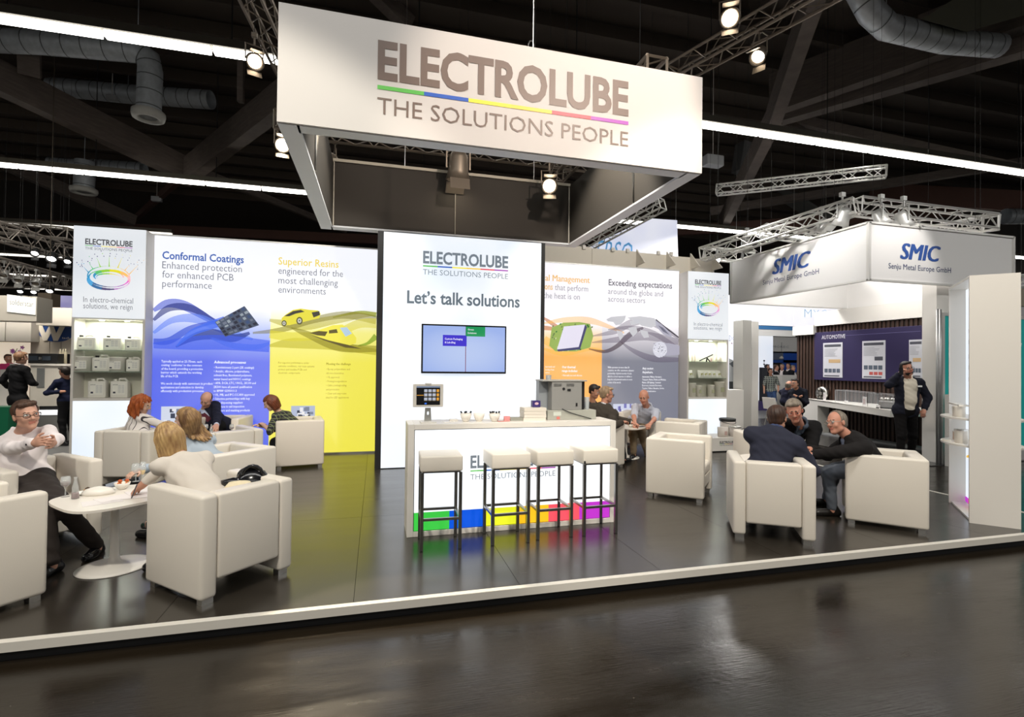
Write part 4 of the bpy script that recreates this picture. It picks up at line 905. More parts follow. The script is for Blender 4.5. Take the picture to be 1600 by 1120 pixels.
# things on table 1
TZ = .55
def tg(px, py, z=TZ): q = G(px, py, z); return (q.x, q.y)
WINE = principled('red_wine', (.10, .006, .010), .1)
GL = principled('glass_thin', (.80, .84, .84), .04, alpha=.28, spec=.9)
def wine_glass(c, label, wine=True, s=1., z=TZ, group='stemmed glasses'):
    t = thing('wine_glass', label, 'glass', (*c, z), 0, group)
    mb = MB(); mb.lathe([(.030 * s, 0), (.030 * s, .002), (.005 * s, .006), (.004 * s, .07 * s), (.012 * s, .078 * s), (.032 * s, .10 * s), (.036 * s, .125 * s), (.030 * s, .165 * s), (.028 * s, .165 * s), (.034 * s, .125 * s), (.030 * s, .102 * s), (.0, .082 * s)], (*c, z), 18); mb.build('glass_body', GL, t, smooth=True)
    if wine:
        mb = MB(); mb.lathe([(0, .083 * s), (.026 * s, .098 * s), (.033 * s, .122 * s), (0, .122 * s)], (*c, z), 16); mb.build('wine', WINE, t, smooth=True)
    return t
c = tg(102, 776); wine_glass(c, 'red wine glass on the nearest left table', True, .95)
c = tg(117.5, 779); t = thing('small_bottle', 'small glass bottle with a little red drink on the nearest left table', 'bottle', (*c, TZ))
mb = MB(); mb.lathe([(.024, 0), (.026, .01), (.022, .05), (.021, .09), (.010, .135), (.009, .155), (.012, .158), (.012, .166), (0, .166)], (*c, TZ), 18); mb.build('glass_body', GL, t, smooth=True)
mb = MB(); mb.lathe([(0, .004), (.023, .004), (.024, .01), (.021, .048), (0, .048)], (*c, TZ), 16); mb.build('drink', WINE, t, smooth=True)
c = tg(212, 752); wine_glass(c, 'clear stemmed water glass beside the blonde woman\'s arm', False, .95)
c = tg(223, 758); t = thing('sparkling_glass', 'tall slim glass of pale wine beside the blonde woman\'s arm', 'glass', (*c, TZ))
mb = MB(); mb.lathe([(.028, 0), (.028, .002), (.004, .006), (.004, .07), (.014, .09), (.022, .14), (.019, .2), (.017, .2), (.019, .14), (0, .085)], (*c, TZ), 16); mb.build('glass_body', GL, t, smooth=True)
mb = MB(); mb.lathe([(0, .088), (.012, .095), (.018, .13), (0, .13)], (*c, TZ), 14); mb.build('drink', paint(225, 190, 110, .2), t, smooth=True)
def food_bits(c, z, n, r, cols, label, name='snack', group=None, seed=0):
    rr = random.Random(seed)
    for k in range(n):
        a_, q = rr.uniform(0, 6.28), r * math.sqrt(rr.random()); s_ = rr.uniform(.008, .016)
        mb = MB(); mb.lathe([(0, -s_), (s_ * .8, -s_ * .5), (s_, 0), (s_ * .7, s_ * .6), (0, s_)], (c[0] + q * math.cos(a_), c[1] + q * math.sin(a_), z + s_ * .6 + .010 * (k % 3)), 7, sx=1.3)
        tag(mb.build(name, paint(*cols[k % len(cols)], .6)), label, 'food', group)
c = tg(191, 764); bowl('white bowl heaped with snacks, in the middle of the nearest left table', *c, .058, .055, z=TZ); food_bits(c, TZ + .045, 7, .035, [(222, 120, 60), (235, 190, 120), (200, 90, 40)], 'orange snack heaped in the bowl on the nearest left table', 'snack', 'snacks in the bowl', 2)
c = tg(154, 772); t = thing('paper_bag', 'folded white paper napkin heap on the nearest left table', 'napkin', (*c, TZ))
mb = MB(); mb.lathe([(.10, 0), (.105, .02), (.08, .045), (.03, .06), (0, .058)], (*c, TZ), 12, sx=1.1, sy=.7); mb.build('napkin_body', CER, t, smooth=True)
c = tg(132, 771); t = thing('snack_plate', 'white plate with brown snacks on the nearest left table', 'plate', (*c, TZ)); mb = MB(); mb.lathe([(.04, 0), (.075, .008), (.08, .012), (.07, .010), (0, .006)], (*c, TZ), 24); mb.build('plate', CER, t, smooth=True)
food_bits(c, TZ + .012, 6, .035, [(120, 70, 40), (200, 150, 80), (70, 50, 30)], 'brown snack on the plate of the nearest left table', 'snack', 'snacks on the plate', 4)
for k, (px, py, rz_) in enumerate(((160, 784, .5), (182, 778, .75), (205, 776, .3), (226, 768, .6))):
    c = tg(px, py); flat('paper_sheet', ['printed white sheet at the near corner', 'printed white sheet in the middle', 'white sheet under the pen', 'white sheet beneath the blonde woman\'s elbow'][k] + ' of the nearest left table', 'paper', c, (.24, .17, .002), rz_, paint(232, 226, 224, .6), TZ + .001 * k)
c = tg(201, 750.5); flat('sunglasses', 'small dark object lying at the back of the nearest left table', 'sunglasses', c, (.06, .02, .012), .2, BLACK, TZ)
# table 2
for k, (px, sc_, wn, lb) in enumerate(((331, .95, True, 'wine glass in front of the bald man in the dark suit'), (361, .9, True, 'wine glass standing apart at the right of the rear left table'))):
    c = AY(px, 672, 8.3); wine_glass((T2[0] + (-.10, .24)[k], T2[1] - .12), lb, wn, sc_)
c = (T2[0] - .02, T2[1] - .15); t = thing('small_bottle', 'small clear bottle between the wine glasses of the rear left table', 'bottle', (*c, TZ))
mb = MB(); mb.lathe([(.024, 0), (.026, .01), (.022, .06), (.021, .09), (.010, .135), (.009, .16), (0, .16)], (*c, TZ), 16); mb.build('glass_body', GL, t, smooth=True)
c = (T2[0] - .14, T2[1] - .2); t = thing('snack_plate', 'plate with brown and orange snacks on the rear left table', 'plate', (*c, TZ)); mb = MB(); mb.lathe([(.05, 0), (.10, .010), (.105, .014), (.09, .012), (0, .006)], (*c, TZ), 24); mb.build('plate', CER, t, smooth=True)
food_bits(c, TZ + .012, 9, .06, [(110, 50, 40), (225, 160, 80), (60, 30, 30), (235, 200, 150)], 'snack on the plate of the rear left table', 'snack', 'snacks on the rear left table', 8)
flat('paper_sheet', 'white napkins lying at the front of the rear left table', 'paper', (T2[0] + .12, T2[1] - .22), (.16, .1, .012), .3, CER, TZ)
# table 3
c = (T3[0] + .02, T3[1] - .16); bowl('white snack bowl in front of the bald man in the short-sleeved shirt', *c, .062, .058, z=TZ); food_bits(c, TZ + .05, 6, .03, [(190, 130, 50), (150, 100, 40)], 'golden snack in the bowl of the bald man', 'snack', 'snacks of the rear right table', 3)
c = (T3[0] - .26, T3[1] - .12); t = thing('snack_plate', 'small plate with yellow food on the left of the rear right table', 'plate', (*c, TZ)); mb = MB(); mb.lathe([(.03, 0), (.05, .01), (0, .008)], (*c, TZ), 16); mb.build('plate', CER, t)
mb = MB(); mb.lathe([(.012, .008), (.014, .04), (0, .045)], (*c, TZ), 10); mb.build('garnish', paint(225, 205, 110, .5), t)
flat('mobile_phone', 'black phone lying at the right of the rear right table', 'phone', (T3[0] + .24, T3[1] - .12), (.14, .07, .008), .3, BLACKG, TZ)
# black bag on the blonde woman's chair
c = (-.93, 4.40); t = thing('handbag', 'black glossy handbag on the blonde woman\'s armchair', 'bag', (*c, .43))
BAG = principled('black_patent', (.008, .008, .01), .16)
mb = MB(); mb.lathe([(0, 0), (.12, .01), (.14, .10), (.13, .25), (.08, .33), (0, .35)], (*c, .43), 20, sx=1.1, sy=.7); mb.build('bag_body', BAG, t, smooth=True)
for k in range(3):
    mb = MB(); pts = [(c[0] - .03 + .02 * k + .075 * math.cos(a_), c[1] - .03 * k + .02, .72 + (.06 + .015 * k) * math.sin(a_)) for a_ in [PI * q / 8 for q in range(9)]]; mb.tube(pts, .014, 7); mb.build('handle', BAG, t, smooth=True)
mb = MB(); mb.lathe([(0, 0), (.07, .01), (.075, .05), (0, .07)], (c[0] - .12, c[1] - .06, .66), 14, sx=1.2, sy=.8); mb.build('flap', BAG, t, smooth=True)
mb = MB(); mb.lathe([(0, 0), (.10, .01), (.11, .08), (.06, .15), (0, .16)], (-.98, 4.22, .57), 16, sx=1.2, sy=.8); tag(mb.build('beige_scarf', paint(226, 212, 180, .9), smooth=True), 'crumpled beige cloth beside the black handbag', 'scarf')
# dark briefcase on the floor at the left
c = (-2.28, 4.62)

# ---------------------------------------------------------------- canisters in the left tower
PLW = principled('canister_white', (.72, .71, .64), .4)
def canister(c, z, w_, h, label, kind):
    t = thing('canister', label, 'canister', (*c, z), 0, 'white product canisters in the left tower')
    x, y = c; d = .12
    if kind == 'tin':
        mb = MB(); mb.lathe([(w_ / 2, 0), (w_ / 2, h * .9), (w_ / 2 * 1.03, h * .92), (w_ / 2 * 1.03, h * .97), (w_ / 2 * .9, h), (0, h)], (x, y, z), 24); mb.build('can_body', PLW, t, smooth=True)
        yy_ = y - w_ / 2 - .003
    else:
        mb = MB(); mb.box((x, y, z + h * .42), (w_, d, h * .84), bev=.016); smooth_by_angle(mb.build('can_body', PLW, t))
        mb = MB(); mb.tube([(x - w_ * .10, y, z + h * .80), (x - w_ * .04, y, z + h * .96), (x + w_ * .26, y, z + h * .96), (x + w_ * .40, y, z + h * .80)], .017, 8); mb.build('handle', PLW, t, smooth=True)
        mb = MB(); mb.lathe([(.024, 0), (.024, .03), (0, .032)], (x - w_ * .30, y, z + h * .84), 14); mb.build('cap', BLACK if kind == 'black' else PLW, t)
        yy_ = y - d / 2 - .001
    mb = MB(); mb.span((x - w_ * .36, yy_ - .001, z + h * .16), (x + w_ * .36, yy_, z + h * .72), mi=0)
    for r_ in range(2):
        for q in range(7):
            mb.span((x - w_ * .04 + r_ * w_ * .2, yy_ - .002, z + h * (.62 - q * .06)), (x + w_ * .12 + r_ * w_ * .2, yy_ - .001, z + h * (.635 - q * .06)), mi=2)
    text(mb, 'ELECTROLUBE', (x - w_ * .33, yy_ - .002, z + h * .64), EX, EZ, w_ * .27, h * .045, .02, 1, 1); mb.span((x - w_ * .32, yy_ - .002, z + h * .22), (x - w_ * .18, yy_ - .001, z + h * .31), mi=1)
    mb.build('label_print', [paint(232, 232, 222, .5), paint(60, 62, 74, .5), paint(150, 155, 165, .5)], t)
yc = YT + .16
for k, (px, w_, h, kd) in enumerate(((137, .27, .24, 'black'), (178, .25, .24, 'black'), (209.5, .22, .23, 'black'))):
    canister((AY(px, 530, yc).x, yc), sh1, w_, h, ['wide canister with a black cap at the left of the top row', 'canister with a black cap in the middle of the top row', 'canister with a black cap at the right of the top row'][k], kd)
for k, (px, w_, h, kd) in enumerate(((131.5, .235, .235, 'tin'), (160, .235, .26, 'black'), (185, .22, .23, 'tin'), (210, .19, .23, 'jug'))):
    canister((AY(px, 570, yc).x, yc), sh2, w_, h, ['round tin at the left of the middle row', 'canister with a black cap in the middle row', 'round tin between two canisters of the middle row', 'narrow canister at the right of the middle row'][k], kd)
for k, (px, w_, h, kd) in enumerate(((154, .24, .31, 'jug'), (188.5, .24, .31, 'jug'))):
    canister((AY(px, 605, yc).x, yc), zl + .01, w_, h, ['left canister of the lowest shelf row', 'right canister of the lowest shelf row'][k], kd)

# ---------------------------------------------------------------- right tower goods
def rx(px): return AY(px, 590, yc).x
t = thing('applicator_gun', 'black cartridge applicator propped up on the top shelf of the right tower', 'tool', (rx(1103), yc, rs1))
mb = MB(); mb.tube([(rx(1093), yc, rs1 + .02), (rx(1113.5), yc, rs1 + .155)], .013, 8); mb.build('barrel', BLACK, t)
mb = MB(); mb.bar((rx(1105), yc, rs1 + .10), (rx(1103.5), yc, rs1 + .0), .018, .02); mb.bar((rx(1104), yc, rs1 + .09), (rx(1109), yc, rs1 + .005), .016, .02); mb.build('trigger_handle', BLACK, t)
for k, (px, h, r_, col) in enumerate(((1077, .17, .014, (225, 225, 205)), (1083, .16, .016, (226, 205, 195)), (1087, .17, .014, (226, 200, 190)), (1112, .09, .03, (225, 195, 190)), (1119, .12, .032, (222, 215, 200)), (1125, .12, .035, (226, 215, 205)))):
    mb = MB(); mb.lathe([(r_, 0), (r_, h * .8), (r_ * .4, h * .9), (r_ * .35, h), (0, h)], (rx(px), yc + .03, rs1), 14); tag(mb.build('tube_bottle', paint(*col, .45), smooth=True), ['clear slim tube at the left end', 'pinkish tube, second', 'pinkish tube, third', 'low pink tub behind the applicator', 'pale bottle right of the applicator', 'palest bottle at the right end'][k] + ' of the top shelf of the right tower', 'bottle', 'goods on the right tower top shelf')
for k, px in enumerate((1078, 1095, 1101, 1107, 1114, 1122)):
    x_ = rx(px); t_ = MB(); hh = .16; w_ = .075
    t_.add([(x_ - w_, yc - .04, rs2), (x_ + w_, yc - .04, rs2), (x_ + w_ * .9, yc + .03, rs2 + hh), (x_ - w_ * .9, yc + .03, rs2 + hh), (x_, yc - .065, rs2 + hh * .45), (x_ - w_, yc - .01, rs2), (x_ + w_, yc - .01, rs2)],
           [(0, 1, 4), (1, 2, 4), (2, 3, 4), (3, 0, 4), (5, 6, 1, 0), (5, 3, 2, 6), (0, 3, 5), (1, 6, 2)])
    t_.span((x_ - w_ * .4, yc - .057, rs2 + hh * .35), (x_ + w_ * .3, yc - .052, rs2 + hh * .6), mi=1)
    tag(t_.build('foil_sachet', [paint(225, 225, 215, .25), paint(170, 170, 90, .5)]), ['single clear sachet at the left', 'first white sachet', 'second white sachet', 'white sachet with yellow print', 'fourth crumpled sachet', 'rightmost shiny sachet'][k] + ' on the middle shelf of the right tower', 'sachet', 'foil sachets on the right tower')
for k, (px, w_, h) in enumerate(((1081, .17, .29), (1091.5, .13, .24), (1111, .15, .25), (1124, .22, .32))):
    x_ = rx(px); t = thing('tin_can', ['tall white tin at the left', 'small white tin, second from the left', 'white tin with a printed label', 'widest white tin at the right'][k] + ' of the right tower bottom shelf', 'tin', (x_, yc, rzl), 0, 'white tins in the right tower')
    mb = MB(); mb.lathe([(w_ / 2, 0), (w_ / 2, h * .94), (w_ / 2 * 1.04, h * .95), (w_ / 2 * 1.04, h), (0, h)], (x_, yc, rzl + .01), 22); mb.build('can_body', paint(226, 224, 210, .35), t, smooth=True)
    mb = MB(); mb.span((x_ - w_ * .2, yc - w_ / 2 - .006, rzl + h * .35), (x_ + w_ * .2, yc - w_ / 2 - .001, rzl + h * .65)); mb.build('label_print', paint(170, 172, 140, .5), t)

# ---------------------------------------------------------------- low podium with buckets and tins
pz = .27; q0 = G(1108, 705, 0); q1 = G(1172, 700, 0)
t = thing('display_podium', 'low white display podium with brand words, in front of the right tower', 'podium', (6.55, 8.45, 0))
px0, px1, py0, py1 = 5.95, 7.05, 8.36, 8.95
mb = MB(); mb.span((px0, py0, .02), (px1, py1, pz), bev=.004); mb.build('podium_body', LAM, t)
mb = MB(); mb.span((px0 + .02, py0 + .02, 0), (px1 - .02, py1 - .02, .02)); mb.build('plinth', BLACK, t)
a = AY(1124.5, 695, py0 - .002); b = AY(1147.5, 695, py0 - .002); brand(t, (a.x, py0 - .002, .16), EX, EZ, b.x - a.x, (70, 70, 74), lambda *c: paint(*c, .6))
def bucket(c, z, r_, h, label, lid=BLACK, black=False, open_=False):
    t = thing('product_bucket', label, 'bucket', (*c, z), 0, 'buckets and tins on the podium')
    mb = MB(); mb.lathe([(r_ * .93, 0), (r_, h * .95), (0, h * .95)], (*c, z), 24); mb.build('bucket_body', paint(222, 214, 206, .4), t, smooth=True)
    if lid:
        mb = MB(); mb.lathe([(r_ * 1.02, h * .82), (r_ * 1.08, h * .86), (r_ * 1.1, h * .97), (r_ * 1.02, h), (r_ * .9, h * .98), (0, h * .97)], (*c, z), 24); mb.build('lid', lid, t, smooth=True)
        mb = MB(); mb.tube([(c[0] + r_ * 1.08 * math.cos(a_), c[1] - r_ * 1.08 * math.sin(a_), z + h * .85 - .05 * math.sin(a_)) for a_ in [PI * k / 8 for k in range(9)]], .005, 5); mb.build('handle', BLACK if lid is BLACK else ALU, t)
    mb = MB(); k_ = r_ + .003; mb.span((c[0] - r_ * .3, c[1] - k_, z + h * .2), (c[0] + r_ * .25, c[1] - k_ + .004, z + h * .6), mi=0 if black else 1); mb.build('label_print', [BLACK, paint(200, 170, 160, .5)], t)
bx = lambda px, Y=8.6: AY(px, 670, Y).x
bucket((bx(1135, 8.75), 8.72), pz, .145, .33, 'large bucket with a black lid on the podium', BLACK, True)
bucket((bx(1143), 8.50), pz, .105, .20, 'white tin with a silver lid in front of the large bucket', ALU)
bucket((bx(1125), 8.52), pz, .10, .19, 'white tin left of the silver-lidded one', None)
bucket((bx(1090, 8.75), 8.75), 0, .15, .55, 'bucket with a black lid half hidden behind the armchairs', BLACK)

# ---------------------------------------------------------------- free standing tower at the right
A_ = Vector((6.08, 3.98, 0)); B_ = Vector((6.40, 3.74, 0)); C_ = G(1482, 784, 0)
ud = (C_ - A_).normalized(); wdv = Vector((ud.y, -ud.x, 0)); Lt = (C_ - A_).length; D_ = .40; ZT = 2.62
t = thing('free_standing_tower', 'tall white shelf tower standing at the right corner of the stand', 'shelf', A_)
def obx(mb, l0, l1, w0, w1, z0, z1, mi=0):
    vs = [A_ + ud * l + wdv * w_ + Vector((0, 0, z)) for z in (z0, z1) for l, w_ in ((l0, w0), (l1, w0), (l1, w1), (l0, w1))]
    return mb.add(vs, [(0, 1, 2, 3), (7, 6, 5, 4), (4, 5, 1, 0), (5, 6, 2, 1), (6, 7, 3, 2), (7, 4, 0, 3)], mi)
for a, nm, m in (((0, .03, 0, D_, 0, ZT), 'side_panel', LAM), ((Lt - .03, Lt, 0, D_, 0, ZT), 'side_panel', LAM), ((.03, Lt - .03, 0, D_, ZT - .03, ZT), 'top_panel', LAM), ((.03, Lt - .03, .17, .19, .02, ZT - .03), 'core_panel', LAM), ((.03, Lt - .03, .155, .17, .04, ZT - .04), 'lit_panel', LITW), ((.03, Lt - .03, .02, D_ - .02, 0, .02), 'plinth', LAM)):
    mb = MB(); obx(mb, *a); mb.build(nm, m, t)
SH = []
for z in (.78, 1.07, .78, 1.07):
    side = -1 if len(SH) < 2 else 1
    mb = MB(); poly_ = []
    for k in range(13):
        a_ = PI * k / 12; poly_.append((Lt / 2 - (Lt / 2 - .035) * math.cos(a_), (.15 - .30 * math.sin(a_)) if side < 0 else (.20 + .34 * math.sin(a_))))
    if side > 0: poly_.reverse()
    mb.prism(poly_, A_ + Vector((0, 0, z)), ud, wdv, -.02); mb.build('shelf_board', LAM, t); SH.append(z)
mb = MB()
for k, zz in enumerate((2.05, 1.92, 1.75, 1.62, 1.48)): obx(mb, .2, .8, .150, .154, zz, zz + .05)
mb.build('small_print', glow(150, 150, 155), t)
mb = MB()
for k in range(6): obx(mb, .1 + k * .14, .24 + k * .14, .148, .154, .04, .10 + .0 * k, k)
mb.build('colour_block', [glow(*c) for c in CR], t)
mb = MB(); ribbon(mb, [(.05, .30), (.35, .55), (.6, .62), (.9, .58)], [.02, .07, .06, .02], A_ + wdv * .150, ud, EZ, 0, 20); mb.build('wave_print', glow(240, 190, 70), t)
def ont(l, w_, z): return A_ + ud * l + wdv * w_ + Vector((0, 0, z))
for (l, w_, z, r_, h, lb) in ((.35, -.02, 1.07, .055, .14, 'white tin on the upper round shelf of the free-standing tower'), (.62, .02, 1.07, .05, .11, 'white tub on the upper round shelf of the free-standing tower'), (.35, .0, .78, .06, .17, 'silver-lidded tin on the lower round shelf of the free-standing tower'), (.68, .03, .78, .045, .12, 'peach coloured tin on the lower round shelf of the free-standing tower'), (.5, -.10, .78, .04, .03, 'flat round dish on the lower round shelf of the free-standing tower')):
    p = ont(l, w_, z); t = thing('shelf_tin', lb, 'tin', p, 0, 'tins on the free-standing tower')
    mb = MB(); mb.lathe([(r_, 0), (r_, h * .9), (r_ * 1.04, h * .92), (r_ * 1.04, h), (0, h)], p, 20); mb.build('can_body', paint(225, 200, 180, .4) if 'peach' in lb else paint(232, 226, 216, .4), t, smooth=True)
    mb = MB(); mb.lathe([(r_ * 1.05, h * .93), (r_ * 1.05, h * 1.02), (0, h * 1.02)], p, 20); mb.build('lid', ALU if 'silver' in lb else CER, t)
p = ont(.5, .03, 1.21); mb = MB(); obx(mb, .25, .75, -.04, .06, 1.212, 1.23); tag(mb.build('white_tray', CER), 'thin white tray lying on the tins of the upper round shelf', 'tray')
# ---------------------------------------------------------------- neighbouring stand at the right
WHITEP = principled('neighbour_white', (.74, .72, .68), .5)
FABW = principled('neighbour_fabric', (.84, .83, .82), .8)
RX, RXE, RY, RYE, RZ0, RZ1 = 8.24, 11.75, 6.95, 10.5, 3.16, 4.16
t = thing('overhead_sign', 'square white hanging sign ring of the right neighbour with blue initials', 'sign', ((RX + RXE) / 2, (RY + RYE) / 2, RZ0))
for a, b in (((RX, RY, RZ0), (RXE, RY + .04, RZ1)), ((RX, RYE - .04, RZ0), (RXE, RYE, RZ1)), ((RX, RY + .04, RZ0), (RX + .04, RYE - .04, RZ1)), ((RXE - .04, RY + .04, RZ0), (RXE, RYE - .04, RZ1))):
    mb = MB(); mb.span(a, b); mb.build('fabric_panel', FABW, t)
for x in (RX, RXE):
    for y in (RY, RYE):
        mb = MB(); mb.box((x, y, (RZ0 + RZ1) / 2), (.05, .05, RZ1 - RZ0 + .02)); mb.build('corner_post', ALU_L, t)
for a, b in (((RX, RY, RZ0), (RXE, RY, RZ0)), ((RX, RY, RZ0), (RX, RYE, RZ0)), ((RX, RYE, RZ0), (RXE, RYE, RZ0)), ((RX, RY, RZ1), (RXE, RY, RZ1)), ((RX, RY, RZ1), (RX, RYE, RZ1))):
    mb = MB(); mb.bar(a, b, .05, .035); mb.build('edge_rail', ALU_L, t)
SB = paint(44, 84, 160, .6); SD = paint(48, 62, 110, .6)
def onx(px, py, X): q = AX(px, py, X); return q
a = onx(1207, 429, RX - .004); b = onx(1261, 421, RX - .004)
mb = MB(); text(mb, 'SMIC', (RX - .004, a.y, a.z), (0, -1, 0), EZ, abs(b.y - a.y), .31, .04, 3, slant=.25); mb.build('lettering', SB, t)
a = onx(1192, 445, RX - .004); b = onx(1279.5, 430, RX - .004)
mb = MB(); text(mb, 'Senju Metal Europe GmbH', (RX - .004, a.y, a.z), (0, -1, 0), EZ, abs(b.y - a.y), .10, 0, 2); mb.build('lettering', SD, t)
a = AY(1407, 404, RY - .004); b = AY(1468, 405, RY - .004)
mb = MB(); text(mb, 'SMIC', (a.x, RY - .004, a.z + .0), EX, EZ, b.x - a.x - .05, .28, .04, 3, slant=.25); mb.build('lettering', SB, t)
a = AY(1388.5, 419, RY - .004); b = AY(1486, 425, RY - .004)
mb = MB(); text(mb, 'Senju Metal Europe GmbH', (a.x, RY - .004, a.z), EX, EZ, b.x - a.x, .095, 0, 2); mb.build('lettering', SD, t)
GS = 'trusses over the right neighbour'
truss(P(1098, 398, 11.6), P(1338, 322, 9.4), .27, 'bright aluminium truss running over the left face of the blue-lettered sign', ALU_L, group=GS)
truss(P(1338, 322, 9.4), P(1548, 348, 9.8), .27, 'bright aluminium truss along the front of the blue-lettered sign', ALU_L, group=GS)
truss(P(1548, 348, 9.8), P(1440, 366, 12.5), .27, 'aluminium truss returning from the far right corner over the sign', ALU_L, group=GS)
truss(P(1120, 297, 14.5), P(1385, 268, 12.5), .25, 'lone aluminium truss hanging below the second fluorescent row at the right', ALU_L, group=GS)
truss(P(1192, 360, 13), P(1300, 376, 13), .27, 'short cross truss behind the left face of the sign', ALU_L, group=GS)
truss(P(1100, 396, 13), P(1178, 402, 12.5), .27, 'low truss end beside the lit ball lamp', ALU_L, group=GS)
truss(P(1035, 318, 12.5), P(900, 392, 14.5), .27, 'aluminium truss under the right corner of the big banner', ALU_L, group=GS)
truss(P(1585, 440, 9.5), P(1680, 436, 9.0), .2, 'truss end beside the free-standing tower', ALU_L, group=GS)
HS = principled('lamp_silver', (.6, .6, .58), .35, .5)
stage_lamp(P(1316, 342, 9.5), (8.3, 8.0, 3.4), 'silver stage lamp over the left face of the blue-lettered sign', 1.3, HS, LENSW, 'silver stage lamps', bright=True)
stage_lamp(P(1377, 343, 9.2), (9.2, 6.8, 3.0), 'silver stage lamp just right of the sign corner', 1.2, HS, LENSW, 'silver stage lamps', bright=False)
stage_lamp(P(1412, 346, 9.2), (9.6, 6.9, 3.2), 'silver stage lamp second from the sign corner', 1.2, HS, LENSW, 'silver stage lamps')
stage_lamp(P(1284, 356, 10), (8.2, 8.5, 3.4), 'silver stage lamp hanging before the far left truss', 1.1, HS, LENSW, 'silver stage lamps', bright=False)
stage_lamp(P(1167, 385, 11.5), (8.2, 9.5, 3.4), 'silver stage lamp above the left end of the sign', 1.1, HS, LENSW, 'silver stage lamps', bright=False)
lamp('stage_and_fill_light', 'SPOT', (7.0, 9.0, 5.0), (RX, 8.6, 3.7), 130, (1, .97, .93), spot_size=1.3, spot_blend=.6, shadow_soft_size=.05)
lamp('stage_and_fill_light', 'SPOT', (7.1, 7.2, 4.8), (RX, 7.5, 3.8), 100, (1, .97, .93), spot_size=1.1, spot_blend=.6, shadow_soft_size=.05)
lamp('stage_and_fill_light', 'SPOT', (8.7, 5.6, 4.9), (8.9, RY, 3.7), 130, (1, .95, .9), spot_size=1.0, spot_blend=.6, shadow_soft_size=.05)
p = P(1120.5, 406, 12.2); t = thing('stage_lamp', 'round bright lamp beside the top of the right shelf tower', 'lamp', p)
mb = MB(); mb.lathe([(0, -.07), (.05, -.05), (.07, 0), (.05, .05), (0, .07)], p, 16); mb.build('bulb', LENSW, t, smooth=True); mb = MB(); mb.tube([p + Vector((0, 0, .06)), p + Vector((0, 0, .25))], .03, 8); mb.build('housing', HS, t); mb = MB(); mb.tube([p + Vector((0, 0, .2)), (p.x, p.y, 10.58)], .003, 4); mb.build('safety_cable', WIRE, t)
# wall with slats, blue board, posters and shelf
XW = 11.5
t = thing('slat_partition', 'white headed partition with dark brown vertical slats on the right neighbour stand', 'partition', (XW, 9.6, 0))
ya, yb_ = AX(1441, 550, XW).y, AX(1275.5, 550, XW).y
mb = MB(); yE = AX(1243.5, 600, XW).y; mb.span((XW + .03, ya - .1, FZ), (XW + .12, yE, 2.75)); mb.build('back_board', principled('slat_back', (.018, .012, .010), .7), t)
zh = AX(1276, 509.6, XW).z; zt = AX(1276, 489, XW).z
mb = MB(); mb.span((XW - .06, ya - .1, zh), (XW + .12, yb_, zt + .02)); mb.build('header', WHITEP, t)
mb = MB(); mb.span((XW - .10, yb_, zh - .22), (XW + .12, AX(1243, 510, XW).y, zh + .03)); mb.build('header', WHITEP, t)
SL = principled('brown_slat', (.062, .030, .020), .5, noise=(5, (.035, .018, .012), .8, (1, 1, .2)))
n = 0; y = ya
while y < yE - .05:
    mb = MB(); mb.span((XW, y, FZ + .02), (XW + .03, y + .055, zh)); mb.build('slat', SL, t); y += .105; n += 1
t = thing('display_board', 'dark blue board headed AUTOMOTIVE with three pinned white sheets', 'board', (XW - .04, 9.8, 1.3))
zb0, zb1 = AX(1330, 595, XW).z, AX(1330, 516, XW).z
mb = MB(); mb.span((XW - .045, ya - .05, zb0), (XW - .005, yb_ + .02, zb1)); mb.build('panel', paint(45, 38, 78, .5), t)
mb = MB(); zz = AX(1330, 524, XW).z; mb.span((XW - .048, ya, zz), (XW - .045, yb_ - .6, zz + .008)); mb.span((XW - .048, ya, zb1 - .004), (XW - .044, yb_, zb1)); mb.build('rule', paint(110, 105, 150, .5), t)
a = AX(1284, 530, XW - .05); b = AX(1320.5, 527, XW - .05)
mb = MB(); text(mb, 'AUTOMOTIVE', (XW - .05, a.y, a.z), (0, -1, 0), EZ, a.y - b.y, .10, .006, 2); mb.build('lettering', paint(215, 215, 225, .5), t)
for k, (p0, p1, q0, q1) in enumerate(((1286, 1316, 536, 589), (1347, 1383, 533, 591), (1420, 1441, 531, 590))):
    a = AX(p0, q0, XW - .06); b = AX(p1, q0, XW - .06); c_ = AX(p0, q1, XW - .06); W_ = a.y - b.y; Hh = a.z - c_.z; zz = c_.z
    s_ = thing('pinned_sheet', ['leftmost white printed sheet on the blue board', 'middle white printed sheet with red blocks on the blue board', 'white printed sheet behind the head of the man on the phone'][k], 'poster', (XW - .05, a.y, zz), 0, 'printed sheets on the blue board')
    mb = MB(); mb.span((XW - .055, b.y, zz), (XW - .045, a.y, zz + Hh)); mb.build('sheet', paint(205, 206, 214, .5), s_)
    mb = MB(); rr = random.Random(k)
    def blk(u0, v0, u1, v1, mi): mb.span((XW - .058, a.y - u1 * W_, zz + v0 * Hh), (XW - .055, a.y - u0 * W_, zz + v1 * Hh), mi=mi)
    blk(.07, .88, .93, .95, 0); blk(.07, .03, .85, .06, 0)
    for q in range(7): blk(.07, .82 - q * .035, rr.uniform(.5, .8), .828 - q * .035, 1)
    for q in range(4): blk(.08 + q * .21, .14 + (.10 if k == 1 else 0), .25 + q * .21, .25 + (.10 if k == 1 else 0), 2)
    if k == 1:
        for q in range(3): blk(.32 + q * .2, .10, .48 + q * .2, .18, 3)
        blk(.55, .48, .9, .58, 0)
    else: blk(.3, .42, .9, .52, 4)
    mb.build('print', [paint(80, 82, 92, .5), paint(140, 142, 150, .5), paint(90, 100, 115, .5), paint(190, 90, 85, .5), paint(200, 170, 130, .5)], s_)
